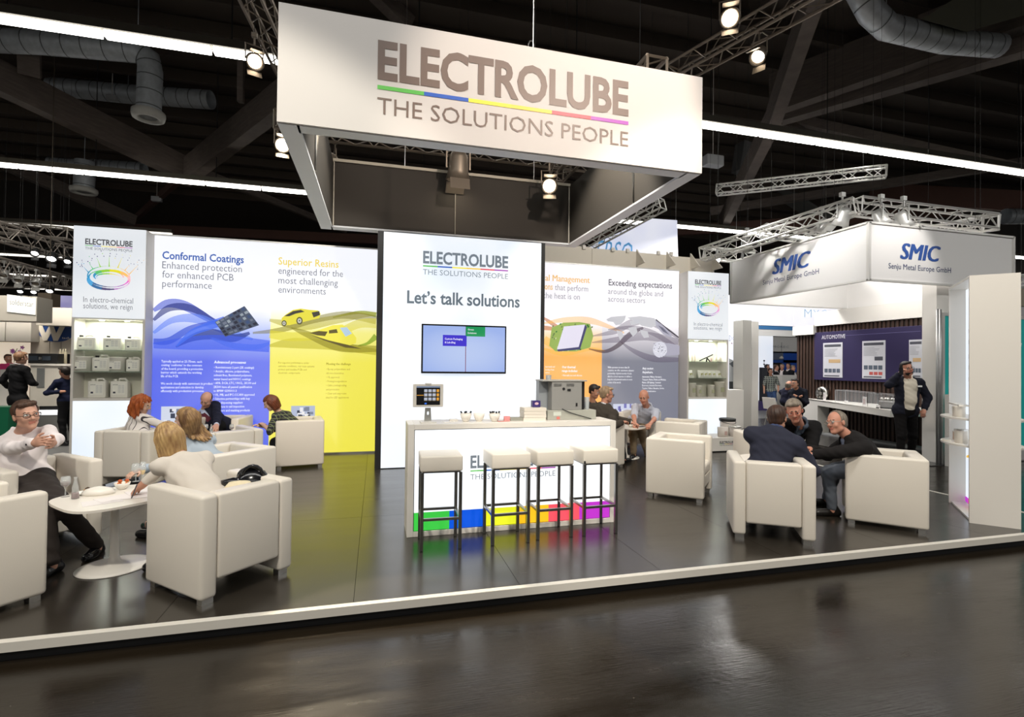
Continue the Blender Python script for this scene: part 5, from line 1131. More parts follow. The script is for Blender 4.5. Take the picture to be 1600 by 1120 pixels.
# angled display shelf
za = .78
a = P(1249, 621, 13.2); a.z = za; pA = G(1249, 621, za); pB = G(1391, 641, za)
t = thing('display_shelf', 'long white shelf before the slats, carrying models and signs', 'shelf', (pA.x, pA.y, FZ))
mb = MB(); mb.add([(pA.x, pA.y, za), (pB.x, pB.y, za), (XW, pB.y, za), (XW, pA.y, za), (pA.x, pA.y, za - .14), (pB.x, pB.y, za - .14), (XW, pB.y, za - .14), (XW, pA.y, za - .14)], [(0, 1, 2, 3), (7, 6, 5, 4), (4, 5, 1, 0), (5, 6, 2, 1), (6, 7, 3, 2), (7, 4, 0, 3)]); mb.build('shelf_top', WHITEP, t)
m_ = pA.lerp(pB, .04); m2 = pA.lerp(pB, .26)
mb = MB(); mb.add([(m_.x, m_.y, za - .14), (m2.x, m2.y, za - .14), (m2.x + .9, m2.y, za - .14), (m_.x + .5, m_.y, za - .14), (m_.x, m_.y, FZ), (m2.x, m2.y, FZ), (m2.x + .9, m2.y, FZ), (m_.x + .5, m_.y, FZ)], [(0, 1, 2, 3), (7, 6, 5, 4), (4, 5, 1, 0), (5, 6, 2, 1), (6, 7, 3, 2), (7, 4, 0, 3)]); mb.build('cabinet', WHITEP, t)
mb = MB(); mb.span((XW - .3, 8.2, FZ), (XW + .02, 12.5, FZ + .06)); struct(mb.build('baseboard_neighbour', principled('step_grey', (.35, .36, .37), .4)))
def onshelf(f, d=.25): p = pA.lerp(pB, f); return Vector((p.x + d, p.y + .02, za))
def px_f(px):   # fraction along the shelf edge for a pixel column
    lo, hi = 0., 1.
    for _ in range(30):
        mdl = (lo + hi) / 2; p = pA.lerp(pB, mdl); c_ = RM @ np.array([p.x, p.y, za - EYE]); lo, hi = (mdl, hi) if 800 + FPX * c_[0] / c_[2] < px else (lo, mdl)
    return lo
p = onshelf(px_f(1274)); t = thing('engine_model', 'round silver cut-away model at the left of the white shelf', 'model', p)
mb = MB(); M_ = Matrix.Rotation(PI / 2, 4, 'Y') @ Matrix.Rotation(0, 4, 'X')
mb.lathe([(.10, -.05), (.17, -.05), (.17, .05), (.10, .05), (.10, -.05)], p + Vector((0, 0, .17)), 22, M=M_); mb.build('ring', ALU, t, smooth=True)
mb = MB()
for k in range(7): mb.bar(p + Vector((-.06, .0, .17)), p + Vector((-.06, .14 * math.cos(k * .9), .17 + .14 * math.sin(k * .9))), .03, .03)
mb.build('blades', STEEL, t); mb = MB(); mb.box(p + Vector((0, 0, .02)), (.12, .24, .04)); mb.build('foot', BLACK, t)
mb = MB(); mb.lathe([(0, -.04), (.05, -.04), (.05, .04), (0, .05)], p + Vector((-.04, 0, .17)), 12, M=M_); mb.build('hub', CHROME, t)
def sign(px, wpx, hpx, label, k):
    f = px_f(px); p = onshelf(f, .08); d_ = float(RM[2] @ np.array([p.x, p.y, p.z - EYE])); w_, h_ = wpx * d_ / 796, hpx * d_ / 796
    t = thing('tent_sign', label, 'sign', p, 0, 'small white signs on the display shelf'); u = (pB - pA).normalized()
    mb = MB(); mb.prism([(-w_ / 2, 0), (w_ / 2, 0), (w_ / 2 + .01, h_), (-w_ / 2 + .01, h_)], p, u, EZ, -.012); mb.build('card', paint(232, 230, 230, .5), t)
    if k:
        mb = MB(); text(mb, 'SMIC', p + u * (-w_ * .3) + EZ * (h_ * .6) + Vector((-.003, 0, 0)), u, EZ, w_ * .6, h_ * .13, .02, 1); 
        for q in range(3): mb.prism([(-w_ * .3, h_ * (.45 - q * .1)), (w_ * .3, h_ * (.45 - q * .1)), (w_ * .3, h_ * (.47 - q * .1)), (-w_ * .3, h_ * (.47 - q * .1))], p + Vector((-.003, 0, 0)), u, EZ, 0)
        mb.build('lettering', paint(190, 120, 130, .5), t)
    return t
sign(1285, 8, 13, 'upright white sign beside the round silver model', 1)
sign(1318.5, 9, 5, 'small low card between the two upright signs', 0)
sign(1347, 10, 15, 'upright white sign in the middle of the display shelf', 1)
sign(1368, 10, 5, 'small low card before the boxy silver model', 0)
p = onshelf(px_f(1376), .25); t = thing('engine_model', 'boxy silver machine model at the right of the white shelf', 'model', p)
mb = MB(); mb.box(p + Vector((0, 0, .09)), (.16, .34, .14), rz=.2, bev=.02); mb.build('block', principled('cast_metal', (.42, .42, .42), .35, .8), t)
for k in range(5):
    mb = MB(); mb.lathe([(0, 0), (.03, 0), (.034, .05), (.02, .07), (0, .07)], p + Vector((-.02 + .02 * (k % 2), -.14 + .07 * k, .16)), 10); mb.build('nozzle', ALU, t)
mb = MB(); mb.box(p + Vector((0, 0, .01)), (.2, .4, .02), rz=.2); mb.build('base', BLACK, t)
for k, (pa, pb) in enumerate(((1300, 1350), (1350, 1398))):
    f0, f1 = px_f(pa), px_f(min(pb, 1390)); a, b = onshelf(f0, .12), onshelf(f1, .12); h_ = .30
    t = thing('acrylic_cover', ['left clear acrylic box on the display shelf', 'clear acrylic box over the boxy silver model'][k], 'box', a, 0, 'clear acrylic covers')
    dd = Vector((.32, 0, 0)); c4 = [a, b, b + dd, a + dd]
    for i in range(4):
        e0, e1 = c4[i], c4[(i + 1) % 4]; mb = MB(); mb.add([e0, e1, e1 + EZ * h_, e0 + EZ * h_], [(0, 1, 2, 3)]); mb.build('pane', principled('acrylic', (.8, .85, .9), .05, alpha=.10), t)
        mb = MB(); mb.bar(e0 + EZ * h_, e1 + EZ * h_, .008); mb.bar(e0, e0 + EZ * h_, .008); mb.build('edge', principled('acrylic_edge', (.5, .5, .52), .2), t)
# pillar, pole and teal wall
mb = MB(); mb.span((10.02, 7.1, FZ), (10.75, 7.36, 3.24)); pil = mb.build('pillar_panel', WHITEP); tag(pil, 'wide flat white pillar right of the man on the phone', 'pillar')
for k in range(2):
    x_ = AY(1464.5 + k * 4.6, 600, 7.0).x; mb = MB(); mb.tube([(x_, 7.0, FZ), (x_, 7.0, 2.72)], .020, 10); tag(mb.build('metal_pole', principled('pole_grey', (.38, .38, .38), .35, .7), smooth=True), ['grey metal pole touching the white pillar', 'grey metal pole nearer the free-standing tower'][k], 'pole', 'metal poles by the white pillar')
t = thing('teal_partition', 'teal lit partition with white writing at the far right', 'partition', (11.2, 8.2, FZ))
TEAL = principled('teal_print', srgb(20, 130, 125), .5, emit=srgb(20, 130, 125), es=.45)
x0_ = AY(1472.5, 600, 6.98).x
mb = MB(); mb.span((x0_ + .05, 6.99, .15), (14.5, 7.03, 2.60)); mb.build('teal_panel', TEAL, t)
mb = MB(); mb.span((x0_ + .0, 6.97, FZ), (x0_ + .05, 7.05, 2.66)); mb.span((x0_ + .05, 6.97, 2.60), (14.5, 7.05, 2.66)); mb.span((x0_ + .05, 6.97, FZ), (14.5, 7.05, .15)); mb.build('frame', ALU_L, t)
mb = MB()
for s_, py in (('g', 545), ('s', 560)):
    q = AY(1590, py, 6.985); text(mb, s_, (q.x, 6.985, q.z), EX, EZ, None, .17, .03, 2)
mb.build('lettering', paint(225, 240, 240, .5), t)
mb = MB(); q = AY(1476, 618, 6.9); mb.span((q.x, 6.5, FZ), (q.x + .6, 6.9, AY(1476, 616, 6.9).z)); tag(mb.build('side_cabinet', WHITEP), 'low white cabinet behind the free-standing tower', 'cabinet')
mb = MB(); mb.span((10.75, 7.2, 2.9), (15, 7.3, 3.3)); tag(mb.build('beige_header', principled('beige_panel', (.30, .26, .20), .6)), 'beige band above the teal partition', 'panel')
# left side of the neighbour: white columns
def colm(p0, p1, ytop, Y, label, nm='white_column', z0=FZ, mat=WHITEP, depth=.4, ybot=None):
    a, b = AY(p0, ytop, Y), AY(p1, ytop, Y); z0 = AY(p0, ybot, Y).z if ybot else z0
    mb = MB(); mb.span((a.x, Y, z0), (b.x, Y + depth, a.z)); return tag(mb.build(nm, mat), label, 'column')
colm(1161, 1174.5, 500, 12.3, 'narrow beige-grey column right of the right shelf tower', mat=principled('column_grey', (.46, .45, .42), .6))
colm(1175, 1185.5, 502, 12.5, 'white column touching the grey column', depth=.1)
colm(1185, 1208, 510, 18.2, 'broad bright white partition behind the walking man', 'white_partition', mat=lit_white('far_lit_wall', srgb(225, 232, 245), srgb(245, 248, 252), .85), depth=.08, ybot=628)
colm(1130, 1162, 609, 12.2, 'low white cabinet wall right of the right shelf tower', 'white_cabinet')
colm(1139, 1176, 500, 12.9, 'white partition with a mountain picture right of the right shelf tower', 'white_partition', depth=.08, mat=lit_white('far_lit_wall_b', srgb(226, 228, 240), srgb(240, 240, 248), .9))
t = thing('mountain_picture', 'grey mountain photo print right of the right shelf tower', 'picture', AY(1150, 600, 12.85)); mb = MB()
for k, pts in enumerate(([(1139, 610), (1161, 610), (1161, 561), (1156, 564), (1150, 567), (1144, 562), (1139, 560)], [(1139, 568), (1146, 564), (1152, 570), (1161, 561), (1161, 569), (1152, 576), (1144, 573)], [(1139, 596), (1147, 596), (1147, 609), (1139, 609)], [(1157, 597), (1161, 596), (1161, 608), (1157, 606)])):
    mb.prism([(AY(*c, 12.85).x, AY(*c, 12.85).z) for c in pts], (0, 12.85 - .002 * k, 0), EX, EZ, 0, k)
mb.build('print', [paint(176, 180, 182, .6), paint(90, 95, 100, .6), paint(60, 64, 66, .6), paint(220, 200, 50, .6)], t)
t = thing('hall_number_sign', 'pale sign with half hidden letters and a booth number beside the right tower', 'sign', AY(1150, 530, 12.8)); mb = MB(); a = AY(1141, 533, 12.85)
text(mb, 'EDOM', (a.x - .12, 12.85, a.z), EX, EZ, .42, .17, -.01, 1); mb.build('lettering', paint(150, 170, 205, .5), t); mb = MB(); a = AY(1142, 537.5, 12.85); text(mb, '4 548', (a.x, 12.85, a.z), EX, EZ, AY(1154, 537, 12.85).x - a.x, .05, .01, 1); mb.build('number', paint(160, 120, 120, .5), t)
# far sign ring
a, b = AY(1128, 471, 16), AY(1300, 515, 16)
t = thing('far_sign_ring', 'glowing white sign ring with thin pale blue letters far behind', 'sign', (a.x, 16, a.z))
mb = MB(); mb.span((a.x, 16, AY(1200, 508, 16).z), (AY(1330, 500, 16).x, 16.1, AY(1200, 464, 16).z)); mb.build('panel', lit_white('far_ring_white', srgb(238, 236, 250), srgb(250, 250, 254), .97), t)
mb = MB(); a = AY(1257, 496, 15.95); text(mb, 'MYCRONIC', (a.x, 15.95, a.z), EX, EZ, (AY(1310, 497, 15.95).x - a.x) * 1.75, .32, -.022, 2); mb.build('lettering', glow(130, 175, 205), t)
for px in (1150, 1290):
    q = AY(px, 466, 16.05); mb = MB(); mb.tube([q, (q.x, q.y, 10.58)], .01, 4); mb.build('wire', ALU, t)
t = thing('blue_strip_sign', 'white hanging sign with a blue strip behind the walking man', 'sign', AY(1215, 515, 15)); a, b = AY(1185, 510, 15), AY(1243, 525, 15)
mb = MB(); mb.span((a.x, 15, AY(1210, 525, 15).z), (b.x, 15.05, AY(1210, 510, 15).z)); mb.build('white_panel', FABW, t); mb = MB(); mb.span((a.x, 14.99, AY(1210, 515, 15).z), (b.x, 15.0, AY(1210, 509.5, 15).z)); mb.build('blue_strip', paint(70, 130, 190, .5), t)
for px in (1188, 1240):
    q = AY(px, 511, 15.02); mb = MB(); mb.tube([q, (q.x, q.y, 10.58)], .008, 4); mb.build('wire', ALU, t)
t = thing('far_booth', 'far booth with a blue wall and round lamp behind the walking man', 'booth', AY(1225, 560, 24)); Y = 24
for (x0_, y0_, x1_, y1_, m_, nm) in ((1206, 526, 1250, 552, FABW, 'white_wall'), (1224, 549, 1250, 567, paint(20, 80, 185, .5), 'blue_wall'), (1206, 549, 1224, 562, paint(110, 120, 145, .5), 'grey_screen'), (1206, 562, 1250, 567, paint(40, 90, 180, .5), 'blue_band')):
    a, b = AY(x0_, y0_, Y), AY(x1_, y1_, Y); mb = MB(); mb.span((a.x, Y, b.z if nm != 'blue_wall' else FZ), (b.x, Y + .1, a.z)); mb.build(nm, m_, t)
mb = MB(); a = AY(1209, 543, Y - .1); text(mb, 'MOREC', (a.x, Y - .02, a.z), EX, EZ, AY(1232, 543, Y).x - a.x, .12, .0, 1); mb.build('lettering', paint(150, 155, 165, .5), t)
p = AY(1221, 560, Y - .5); mb = MB(); mb.lathe([(.12, 0), (.10, .07), (.04, .13), (0, .14)], p, 14); mb.build('pendant_shade', LAM, t); mb = MB(); mb.tube([p + EZ * .13, p + EZ * .9], .01, 4); mb.build('pendant_cord', BLACK, t)
mb = MB(); a, b = AY(1185, 627, 14.6), AY(1206, 650, 14.6); 
colm(1222, 1246, 586, 17.0, 'curved white counter left of the seated man in navy', 'white_counter', depth=.5)
a = AY(1190.5, 574, 17.4); b = AY(1206, 626, 17.4); mb = MB(); mb.span((a.x, 17.4, FZ), (AY(1199, 600, 17.4).x, 17.55, a.z)); tag(mb.build('black_totem', paint(50, 52, 58, .4)), 'dark grey display column behind the walking man', 'column')
for k, py in enumerate((563.5, 569)):
    p = AY(1194, py, 17.4); mb = MB(); mb.lathe([(0, -.035), (.03, -.02), (.036, 0), (.03, .02), (0, .035)], p, 10); mb.tube([p - EZ * .1, p - EZ * .03], .01, 5); tag(mb.build('signal_ball', [BLACK]), ['upper', 'lower'][k] + ' small black ball above the dark display column', 'ball')
mb = MB(); a, b = AY(1185, 627, 17.2), AY(1203, 630, 17.2); mb.span((a.x, 17.2, FZ), (b.x, 18.1, a.z)); tag(mb.build('low_step', [paint(70, 60, 105, .5)]), 'low purple-edged step at the foot of the dark display column', 'step')
# white chair of the seated man in navy, far side
t = thing('shell_chair', 'white shell chair of the seated man in navy', 'chair', AY(1222, 650, 11.6)); p = AY(1221, 640, 11.6)
mb = MB(); mb.prism([(-.22, 0), (.1, 0), (.16, .05), (-.12, .06), (-.2, .32), (-.27, .32)], (p.x, p.y, p.z), EX, EZ, -.42); mb.build('shell', LAM, t)
for k in range(4):
    mb = MB(); mb.tube([(p.x + (-.12, .08)[k % 2], p.y + (.05, .37)[k // 2], p.z), (p.x + (-.2, .14)[k % 2], p.y + (.0, .42)[k // 2], FZ + .01)], .012, 6); mb.build('leg', ALU, t)
# white panel wall with fins behind the orange poster, and the tall white banner
mb = MB(); Y = 10.2; z1 = AY(1000, 392, Y).z; x0_ = AY(830, 400, Y).x; x1_ = AY(1114, 400, Y).x
t = thing('white_partition', 'cream panel wall with upright fins above the orange poster', 'partition', (x0_, Y, FZ))
xsx = [x0_, AY(925, 400, Y).x, AY(996, 400, Y).x, AY(1043, 400, Y).x, AY(1080, 400, Y).x, x1_]; CRW = principled('cream_panel', (.78, .73, .64), .6)
for i in range(5): mb = MB(); mb.span((xsx[i] + .004, Y, FZ), (xsx[i + 1] - .004, Y + .05, z1 - .02 * i)); mb.build('panel', CRW, t)
for i in range(2, 6): mb = MB(); mb.prism([(0, 0), (.36, 0), (0, .36 + .0)], (xsx[i], Y, z1 - .33), (0, -1, 0), (0, 0, 1), .03); mb.prism([(0, -3.6), (.05, -3.6), (.05, 0), (0, 0)], (xsx[i], Y, z1 - .33), (0, -1, 0), (0, 0, 1), .03); mb.build('fin', principled('cream_fin', (.75, .70, .62), .6), t)
for k, px in enumerate((912, 957, 980, 1028, 1048)): q = AY(px, 392, Y); mb = MB(); mb.box((q.x, Y - .02, z1 - .02), (.07, .05, .08)); mb.build('clip', LAMG, t)
Y = 14.5; t = thing('tall_cloth_banner', 'tall white cloth banner with blue letters behind the truss under the big banner', 'banner', AY(1000, 400, Y))
a, b, c_, d_ = AY(925, 402, Y), AY(1060, 402, Y), AY(1058, 344, Y), AY(1015, 341, Y)
mb = MB(); mb.prism([(AY(905, 420, Y).x, AY(905, 420, Y).z), (AY(1060, 420, Y).x, AY(1060, 420, Y).z), (c_.x, c_.z), (d_.x, d_.z), (AY(905, 392, Y).x, AY(905, 392, Y).z)], (0, Y, 0), EX, EZ, -.05); mb.build('cloth', lit_white('cloth_banner', srgb(214, 218, 240), srgb(238, 240, 252), .8), t)
mb = MB(); q = AY(930, 392, Y - .06); text(mb, 'ERSO', (q.x, Y - .06, q.z - .28), EX, EZ, AY(984, 392, Y).x - q.x, .62, -.0, 2, slant=.2); mb.build('lettering', paint(90, 160, 215, .6, emit=srgb(90, 160, 215), es=.35), t)
for px in (1020, 1056):
    q = AY(px, 345, 14.52); mb = MB(); mb.tube([q, (q.x, q.y, 10.58)], .01, 4); mb.build('wire', ALU, t)

# ---------------------------------------------------------------- left background
Y = 13.5
def wallp(x0_, y0_, x1_, y1_, Y, mat, nm, label, cat, d=.08, floor=False, hang=False):
    a, b = AY(x0_, y0_, Y), AY(x1_, y1_, Y); mb = MB(); mb.span((a.x, Y, FZ if floor else b.z), (b.x, Y + d, a.z))
    if hang: mb.tube([((a.x + b.x) / 2, Y + d / 2, a.z - .02), ((a.x + b.x) / 2, Y + d / 2, 10.58)], .01, 4)
    return tag(mb.build(nm, mat), label, cat)
CREAM = principled('warm_cream', (.62, .56, .47), .6)
t = thing('cream_partition', 'cream partition of the left neighbour below the oval logo', 'partition', AY(80, 600, Y)); xs_ = [48, 78.5, 96, 112]
a = AY(51, 480, Y)
for i in range(3): p0_, p1_ = AY(xs_[i], 505, Y), AY(xs_[i + 1], 505, Y); mb = MB(); mb.span((p0_.x + .006, Y, FZ), (p1_.x - .006, Y + .1, AY(80, 480, Y).z)); mb.build('panel', CREAM, t)
t = thing('oval_logo', 'round blue logo with a white zigzag letter above the black oven', 'sign', AY(87, 518, Y - .05))
q = AY(87.5, 518.5, Y - .03); R_ = .33
mb = MB(); mb.prism([(math.cos(k * PI / 16) * R_, math.sin(k * PI / 16) * R_ * .66) for k in range(32)], (q.x, Y - .02, q.z), EX, EZ, -.015); mb.build('disc', paint(30, 70, 140, .4), t)
mb = MB(); mb.prism([(-.33, .16), (-.24, .17), (-.17, -.03), (-.10, .15), (-.03, .15), (.03, -.03), (.13, .24), (.24, .24), (.06, -.20), (-.02, -.20), (-.07, -.03), (-.14, -.20), (-.21, -.20)], (q.x - .02, Y - .040, q.z), EX, EZ, -.004)
text(mb, 'tech', (q.x + .12, Y - .042, q.z - .15), EX, EZ, .14, .045, .01, 1); mb.build('letter', paint(235, 228, 215, .5), t)
t = thing('wall_cabinet_row', 'row of pale wall cupboards at the far left', 'cupboard', AY(20, 520, 13.2)); Y2 = 13.2
for x0_, x1_ in ((-40, 8), (8.5, 49)): a, b = AY(x0_, 500, Y2), AY(x1_, 533, Y2); mb = MB(); mb.span((a.x + .01, Y2, AY(20, 533, Y2).z), (b.x - .01, Y2 + .3, AY(20, 498, Y2).z), bev=.004); mb.build('cabinet_door', paint(205, 200, 192, .45), t)
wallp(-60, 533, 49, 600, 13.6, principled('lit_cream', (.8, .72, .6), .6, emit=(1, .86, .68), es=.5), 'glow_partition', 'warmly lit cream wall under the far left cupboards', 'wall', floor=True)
t = thing('company_sign', 'grey box sign with a white lit face and thin curved letters at the far left', 'sign', AY(30, 475, 12)); Y3 = 12.
mb = MB(); a, b = AY(-60, 459, Y3), AY(57, 502, Y3); mb.span((a.x, Y3, b.z), (b.x, Y3 + .5, a.z)); mb.build('casing', paint(150, 146, 138, .5), t)
mb = MB(); mb.prism([(AY(12, 460, Y3).x, AY(12, 460, Y3).z), (AY(12, 487, Y3).x, AY(12, 487, Y3).z), (AY(56, 492, Y3).x, AY(56, 492, Y3).z), (AY(57, 466, Y3).x, AY(57, 466, Y3).z)][::-1], (0, Y3 - .01, 0), EX, EZ, .008); mb.build('lit_face', lit_white('sign_face', srgb(240, 240, 225), srgb(250, 250, 240), .92), t)
q = AY(15, 475.5, Y3 - .03); u_ = (AY(54, 480, Y3) - AY(15, 475.5, Y3)).normalized()
mb = MB(); text(mb, 'solderstar', (q.x, Y3 - .03, q.z), u_, EZ, .36 * 1.0 * (AY(54, 478, Y3).x - q.x) / .36, .11, -.004, 2); ribbon(mb, [(.15, .17), (.25, .20), (.38, .17)], [.004, .014, .004], (q.x, Y3 - .03, q.z), u_, EZ, 0, 10); mb.build('lettering', paint(110, 108, 100, .5), t)
mb = MB(); text(mb, 'PROFILING SYSTEMS', (q.x + .0, Y3 - .03, q.z - .10), u_, EZ, AY(52, 478, Y3).x - q.x, .035, 0, 1); mb.build('tagline', paint(200, 200, 170, .5), t)
wallp(57, 480, 112, 509, 13.0, paint(206, 200, 190, .5), 'header_panel', 'pale header panel right of the grey box sign', 'panel', d=.52)
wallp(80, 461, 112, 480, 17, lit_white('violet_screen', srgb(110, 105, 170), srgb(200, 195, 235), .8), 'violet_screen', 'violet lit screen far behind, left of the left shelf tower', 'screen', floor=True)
wallp(59, 457, 80, 479, 16, paint(88, 78, 66, .6), 'dark_loudspeaker', 'dark block hanging beside the violet screen', 'speaker', d=.4, hang=True)
# counter and oven
Y4 = 12.6
t = thing('kitchen_counter', 'white kitchen counter with a grey vent behind the man in glasses', 'counter', AY(80, 640, Y4))
mb = MB(); a, b = AY(48, 568, Y4), AY(112, 634, Y4); mb.span((a.x, Y4, b.z), (b.x, Y4 + .6, a.z - .04)); mb.build('counter_body', paint(205, 200, 190, .5), t); mb = MB(); mb.span((a.x - .03, Y4 - .03, a.z - .04), (b.x, Y4 + .6, a.z)); mb.build('worktop', LAM, t)
mb = MB(); c_, d_ = AY(58, 575, Y4), AY(69.5, 605.5, Y4); mb.span((c_.x, Y4 - .008, d_.z), (d_.x, Y4, c_.z)); mb.build('vent', paint(110, 112, 112, .5), t)
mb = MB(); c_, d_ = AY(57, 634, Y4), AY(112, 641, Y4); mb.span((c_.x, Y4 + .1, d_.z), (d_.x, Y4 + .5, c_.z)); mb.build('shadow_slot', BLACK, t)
mb = MB(); c_, d_ = AY(57, 641, Y4), AY(112, 648, Y4); mb.span((c_.x, Y4 + .02, d_.z), (d_.x, Y4 + .6, c_.z)); mb.build('lit_plinth', lit_white('plinth_light', srgb(245, 245, 245), srgb(255, 255, 255), .95), t)
mb = MB(); c_, d_ = AY(40, 648, Y4), AY(112, 700, Y4); mb.span((c_.x, Y4 + .03, FZ), (d_.x, Y4 + .6, c_.z)); mb.build('steel_base', paint(120, 120, 118, .3), t)
a, b = AY(46.5, 552, Y4 + .1), AY(92, 568, Y4 + .1)
t = thing('oven', 'black oven with two glass windows on the kitchen counter', 'oven', (a.x, Y4 + .1, b.z)); mb = MB(); mb.span((a.x, Y4 + .05, b.z + .0), (b.x, Y4 + .5, a.z), bev=.006); mb.build('casing', BLACK, t)
for u0, u1 in ((.02, .34), (.48, .78)):
    mb = MB(); W_ = b.x - a.x; mb.span((a.x + W_ * u0, Y4 + .035, b.z + .06), (a.x + W_ * u1, Y4 + .05, a.z - .05), bev=.004); mb.build('window', paint(70, 80, 92, .15), t)
mb = MB(); mb.span((a.x + W_ * .38, Y4 + .03, b.z + .08), (a.x + W_ * .41, Y4 + .05, a.z - .07)); mb.span((a.x + W_ * .44, Y4 + .03, b.z + .08), (a.x + W_ * .46, Y4 + .05, a.z - .07)); mb.build('handle', ALU, t)
for k, px in enumerate((94, 98, 102)):
    p = AY(px, 566, Y4 + .3); p.z = AY(px, 568, Y4).z; mb = MB(); mb.lathe([(.03, 0), (.03, .22), (.012, .27), (.012, .31), (0, .31)], p, 12); tag(mb.build('glass_bottle', paint(205, 195, 170, .2), smooth=True), ['first', 'second', 'third'][k] + ' pale bottle right of the black oven', 'bottle', 'bottles beside the oven')
# orchid
p = P(22, 568, 10.7); mb = MB(); mb.span((p.x - .15, p.y - .15, FZ), (p.x + .15, p.y + .15, p.z - .12)); tag(mb.build('plant_stand', LAMG), 'pale stand under the orchid at the far left', 'stand')
t = thing('potted_orchid', 'pink orchid standing behind the dark-suited man at the far left', 'plant', p); mb = MB(); mb.lathe([(.05, 0), (.07, .12), (.06, .12), (0, .11)], p - EZ * .12, 12); mb.build('pot', LAM, t); mb = MB(); mb.tube([p, p + Vector((.0, 0, .2)), p + Vector((.05, 0, .32))], .006, 5); mb.build('stem', paint(80, 110, 60, .6), t)
rr = random.Random(4)
for k in range(7):
    c_ = p + Vector((rr.uniform(-.06, .14), rr.uniform(-.03, .03), rr.uniform(.2, .38))); mb = MB()
    for q in range(5): a_ = q * 2 * PI / 5; mb.prism([(0, 0), (.03 * math.cos(a_ - .4), .03 * math.sin(a_ - .4)), (.045 * math.cos(a_), .045 * math.sin(a_)), (.03 * math.cos(a_ + .4), .03 * math.sin(a_ + .4))], c_, EX, EZ, -.003)
    mb.build('flower', paint(190, 90, 190, .6), t)
mb = MB(); a, b = AY(-60, 610, 9.0), AY(12, 720, 9.0); mb.span((a.x - 1, 9.0, FZ), (AY(13, 640, 9.0).x, 9.3, AY(5, 636, 9.0).z)); tag(mb.build('green_screen', [paint(0, 105, 70, .5)]), 'green partition at the left edge behind the man in glasses', 'partition')
# trusses and lamps at the far left
TP = principled('warm_truss', (.62, .56, .50), .45, .5); GL_ = 'trusses of the left background'
truss(P(-40, 352, 17), P(112, 366, 17), .35, 'truss level with the top of the left shelf tower', TP, .03, GL_)
truss(P(-40, 350, 13), P(112, 397, 17), .42, 'pinkish truss sloping down to the left shelf tower', TP, .035, GL_)
truss(P(-40, 408, 13), P(112, 444, 19), .42, 'lower truss sloping down behind the grey box sign', TP, .035, GL_)
truss(P(-40, 440, 15), P(112, 442, 19), .35, 'lowest truss of the left background', TP, .03, GL_)
for k, (px, py, d_, s_, br, lb) in enumerate(((55, 394, 14, 1.5, True, 'dark lamp below the sloping pinkish truss'), (81, 402, 14, 1.9, True, 'large dark lamp nearest the left shelf tower'), (6, 428, 14, 1.6, False, 'grey lamp at the left edge under the lower truss'), (29, 436, 14, 1.6, False, 'grey lamp second from the left edge under the lower truss'), (56, 441, 14, 1.6, False, 'grey lamp third from the left edge under the lower truss'), (32, 454, 15, 1.2, True, 'small white lamp over the box sign'), (53, 455, 15, 1.2, True, 'small white lamp at the right end of the box sign'), (78, 453, 15, 1.5, True, 'starry bright lamp above the violet screen'), (106, 407, 15, 1.5, True, 'bright lamp touching the edge of the left shelf tower'))):
    p = P(px, py, d_); stage_lamp(p, p + Vector((.3, -1.2, -1.2)), lb, s_ * .6, HS if 'grey' in lb else BLACK, LENSW, 'lamps of the left background', bright=br)
